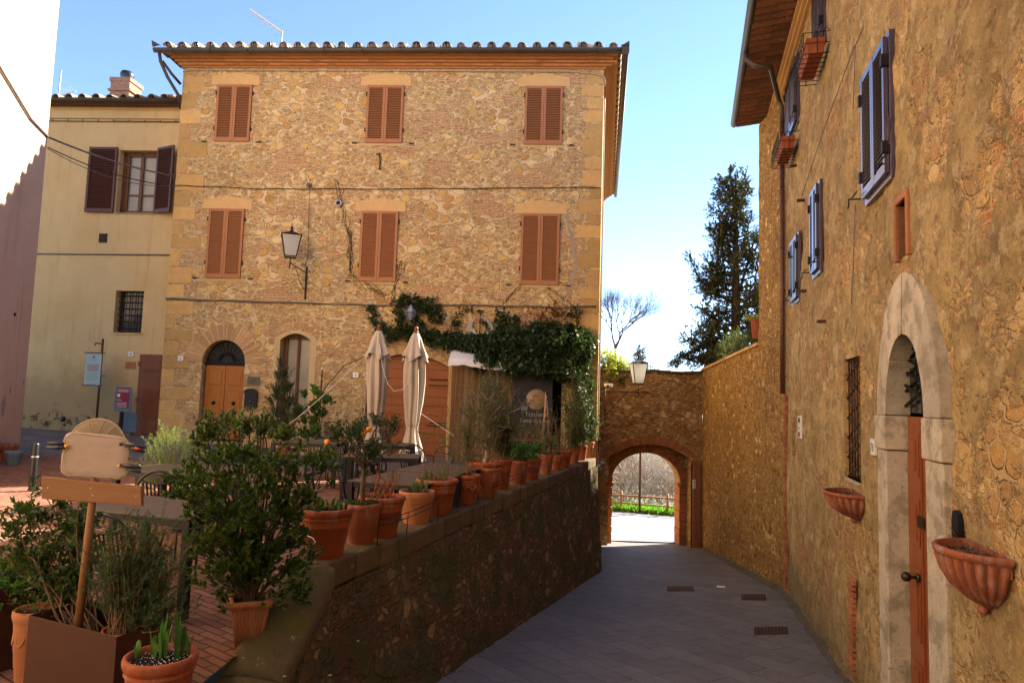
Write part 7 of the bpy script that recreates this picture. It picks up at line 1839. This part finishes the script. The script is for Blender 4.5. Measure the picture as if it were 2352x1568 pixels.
# thicket through the arch
ms = MB(); rr = random.Random(90)
for k in range(2300):
    x = rr.uniform(1.2, 9.8); y = rr.uniform(33.5, 38.5); z = z0-.35+rr.random()**.8*.0; L = rr.uniform(1.0, 4.3)*(1 if rr.random() < .6 else .6); d = (Vector((rr.gauss(-.15, .45), rr.gauss(-.2, .35), rr.uniform(.15, 1)))).normalized()
    b_ = Vector((x, y, z+rr.random()*1.9)); pts = [b_]
    for m_ in range(5): d = (d+rvec(rr)*.30+Vector((0, 0, -.05))).normalized(); pts.append(pts[-1]+d*L/5)
    ms.tube(pts, [.016, .013, .010, .007, .005, .003], 3, caps=False)
    if k % 2: q = pts[2]; d2 = rvec(rr); ms.tube([q, q+d2*.4, q+d2*.8+Vector((0, 0, .1))], [.008, .005, .003], 3, caps=False)
o = ms.build('bramble_thicket', M['twig']); tag(o, 'tangled pale bare thicket along the road beyond the archway', 'thicket', kind='stuff')
ml = MB()
for k in range(2600):
    x = rr.uniform(.5, 9.5); y0_ = 31.9-(x-2.6)*.333; y = y0_+rr.uniform(.1, 1.9); zz = z0+.06; q = Vector((x, y, zz))
    for m_ in range(5): leaf(ml, q+rvec(rr)*.05, Vector((rr.gauss(0, .5), rr.gauss(0, .5), 1)), rr.uniform(.08, .3), .07, rr)
o = ml.build('green_verge', M['grass']); tag(o, 'fresh green weeds along the far side of the road', 'weeds', kind='stuff')
# wooden rail fence beyond the road
o = thing('rail_fence', 'low wooden rail fence along the far side of the road', 'fence', WF, (5, 31.6, z0))
fpt = lambda x: Vector((x, 32.15-(x-2.6)*.333, z0+.0))
mb = MB(); mb.tube([fpt(.5)+Vector((0, 0, .78)), fpt(4.8)+Vector((0, 0, .74)), fpt(9)+Vector((0, 0, .80))], .045, 7); mb.build('rail', M['post'], o)
mb = MB(); mb.tube([fpt(.5)+Vector((0, 0, .42)), fpt(9)+Vector((0, 0, .42))], .035, 7); mb.build('rail', M['post'], o)
for x in (1.2, 3.2, 5.15, 7.1, 9): mb = MB(); mb.cyl(fpt(x)-Vector((0, 0, .2)), fpt(x)+Vector((0, 0, .95)), .055, 8); mb.build('fence_post', M['post'], o)
p_ = fpt(5.9)+Vector((0, -.2, 0)); mb = MB(); mb.cyl(p_-Vector((0, 0, .2)), p_+Vector((0, 0, 5.0)), .05, 8); tag(mb.build('road_post', M['rust'], None, fr=WF, base=tuple(p_)), 'tall rusty metal post by the road beyond the archway', 'post')
# ================================================================== RIGHT HOUSE FURNITURE
def half_planter(px, py, w_, h_, lab, off_=.0, yb=0):
    x, z = RW.hit(px, py, .12); o = thing('wall_planter', lab, 'wall planter', RW, (x, 0, z-h_), 'fluted terracotta half bowls hung on the right house')
    prof = [(.02, -.12), (.10, -.06), (.16, -.04), (.24, .0), (.46, .10), (.72, .30), (.90, .56), (.98, .80), (1.0, .86), (1.05, .88), (1.07, .97), (1.04, 1.0), (.96, 1.0), (.94, .85)]
    def md(g, z_, i): return 1+(.10*abs(sin(g*14))-.05 if 3 <= i <= 7 else 0)
    mb = MB(); mb.lathe([(r_*w_/2, t_*h_) for r_, t_ in prof], 168, (0, 0, 0), md, a0=pi, a1=2*pi)
    mb.v = [(a+x, b*.92+yb, c+z-h_) for a, b, c in mb.v]; mb.box(x-w_*.49, x+w_*.49, -.012+yb, .0, z-h_*.35, z-.005); mb.sph((x, -.05+yb, z-h_*1.10), .035, 6); mb.build('bowl', M['terra3'] if w_ < 1 else M['terra'], o)
    mb = MB(); n = 16; vs = [(x, -.01+yb, z-.05)]+[(x+w_*.465*cos(pi+pi*i/n), w_*.43*sin(pi+pi*i/n)+yb, z-.06) for i in range(n+1)]; mb.add(vs, [(0, i, i+1) for i in range(1, n+1)]); mb.build('soil', M['soil'], o)
    rr = random.Random(int(px)); ms, ml = MB(), MB()
    for k in range(70):
        g = pi+pi*rr.random(); q = w_*.42*sqrt(rr.random()); s_ = Vector((x+q*cos(g), q*sin(g)*.9+yb, z-.05)); e = s_+Vector((rr.gauss(0, .10), rr.gauss(-.02, .05), rr.uniform(.01, .09))); limb(ms, s_, e, .0022, .0012, rr, .4, 4, 3)
    for k in range(5): s_ = Vector((x-w_*.45, -.08+yb, z-.03)); limb(ms, s_, s_+Vector((rr.uniform(-.18, -.05), rr.gauss(-.05, .03), rr.uniform(-.02, .1))), .0025, .0012, rr, .4, 4, 3)
    for k in range(7): sprig(ml, None, Vector((x+w_*rr.uniform(-.4, .4), -.1+yb, z-.02)), rvec(rr), .05, 5, .02, .01, rr)
    ms.build('dry_stems', M['stem'], o); ml.build('foliage', M['leafred'], o)
half_planter(1946, 1128, .78, .30, 'fluted terracotta half bowl under the barred window')
half_planter(2226, 1255, .66, .36, 'fluted terracotta half bowl right of the stone portal, nearest to the viewer')
x, z = RW.hit(2199, 1225, .02); o = thing('iron_plate', 'dark upright metal fitting behind the nearest half bowl', 'fitting', RW, (x, 0, z-.15)); mb = MB(); mb.prism([(x-.07, z-.13), (x-.07, z+.09), (x-.05, z+.15), (x, z+.17), (x+.05, z+.15), (x+.07, z+.09), (x+.07, z-.13)], -.035, 0); mb.build('plate', M['iron'], o, .006)
mb = MB(); mb.tube([(x-.02, -.04, z-.02), (x, -.045, z+.03), (x+.02, -.04, z-.02)], .006, 5); mb.build('catch', M['bronze'], o)
# window boxes in iron cages
def wbox(x0, x1, z0_, z1, lab):
    o = thing('window_box', lab, 'window box', RW, ((x0+x1)/2, 0, z0_)); y0, y1 = -.34, -.06; mb = MB(); xs0, xs1 = x0+.06, x1-.06
    mb.add([(xs0+.03,y0+.06,z0_+.04),(xs1-.03,y0+.06,z0_+.04),(xs1-.03,y1-.02,z0_+.04),(xs0+.03,y1-.02,z0_+.04),(xs0,y0+.03,z1-.05),(xs1,y0+.03,z1-.05),(xs1,y1,z1-.05),(xs0,y1,z1-.05)], [(0,3,2,1),(0,1,5,4),(1,2,6,5),(2,3,7,6),(3,0,4,7)])
    mb.box(xs0-.01, xs1+.01, y0+.02, y0+.035, z1-.09, z1-.05); mb.build('trough', M['terra'], o, .004)
    mb = MB(); r_ = .007
    for z in (z0_, (z0_+z1)/2, z1): mb.tube([(x0, -.02, z), (x0, y0-.03, z), (x1, y0-.03, z), (x1, -.02, z)], r_, 4)
    for k in range(8): x = x0+(x1-x0)*k/7; mb.tube([(x, -.02, z0_), (x, y0-.03, z0_), (x, y0-.03, z1)], r_, 4)
    for x in (x0, x1): mb.tube([(x, 0, z1), (x, -.05, z1+.06), (x, -.10, z1)], r_, 4); mb.tube([(x, -.18, z0_), (x, -.18, z1)], r_, 4)
    mb.build('iron_cage', M['iron'], o)
    mb = MB(); mb.box(xs0+.01, xs1-.01, y0+.04, y1-.01, z1-.1, z1-.08); mb.build('soil', M['soil'], o)
wbox(3.98, 5.02, 5.10, 5.42, 'terracotta window box in an iron cage under the highest plum shutters'); wbox(.95, 2.05, 4.78, 5.10, 'terracotta window box in an iron cage beside the brown downpipe')
# ================================================================== STREET DETAILS
def onstreet(px, py):
    d = ray(px, py); y = 3.0
    while y < 25:
        p = d*(y/d.y)
        if p.z < sz(p.x, p.y): return p
        y += .03
    return p
def grate(px0, px1, py0, py1, lab, mat):
    c = [onstreet(px0, py1), onstreet(px1, py1), onstreet(px1, py0), onstreet(px0, py0)]; ce = sum(c, Vector())/4; ce.z = sz(ce.x, ce.y)
    o = thing('drain_grate', lab, 'drain grate', WF, tuple(ce), 'drain grates set in the street'); u = (c[1]-c[0]); v = (c[3]-c[0]); mb = MB()
    zf = lambda p, h: Vector((p.x, p.y, sz(p.x, p.y)+h))
    q = [zf(c[0]+u*a+v*b, .010) for a, b in ((0,0),(1,0),(1,1),(0,1))]; mb.add(q+[p-Vector((0,0,.03)) for p in q], [(0,1,2,3),(0,1,5,4),(1,2,6,5),(2,3,7,6),(3,0,4,7)]); mb.build('frame', M['rust'], o)
    mb = MB()
    for k in range(9):
        a = .06+k*.1; q = [zf(c[0]+u*s_+v*t_, .016) for s_, t_ in ((a, .1), (a+.045, .1), (a+.045, .9), (a, .9))]; mb.add(q, [(0,1,2,3)])
    mb.build('slots', M[mat], o)
grate(1703, 1760, 1365, 1378, 'rusty drain grate further down the street near the right wall', 'iron')
grate(1732, 1812, 1441, 1457, 'nearest and largest rusty drain grate in the street', 'iron')
grate(1532, 1595, 1347, 1357, 'shallow grey drain grate in the middle of the street', 'rust')
p_ = onstreet(1655, 1350); mb = MB(); mb.add([(p_.x-.1, p_.y-.06, p_.z+.03), (p_.x+.09, p_.y-.04, p_.z+.025), (p_.x+.11, p_.y+.07, p_.z+.03), (p_.x-.05, p_.y+.08, p_.z+.035), (p_.x+.02, p_.y, p_.z+.05)], [(0,1,4),(1,2,4),(2,3,4),(3,0,4)]); tag(mb.build('paper_scrap', M['paper'], None, fr=WF, base=tuple(p_)), 'white scrap of paper lying on the street', 'litter')
# fallen leaves on the terrace
ml = MB(); rr = random.Random(55)
for k in range(260):
    x = rr.uniform(-5, -.8); y = rr.uniform(4, 9); leaf(ml, Vector((x, y, ground(x, y)+.012)), Vector((rr.gauss(0, 1), rr.gauss(0, 1), .05)), .035, .02, rr)
tag(ml.build('fallen_leaves', M['leafdry']), 'dry fallen leaves scattered on the brick terrace', 'leaves', kind='stuff')
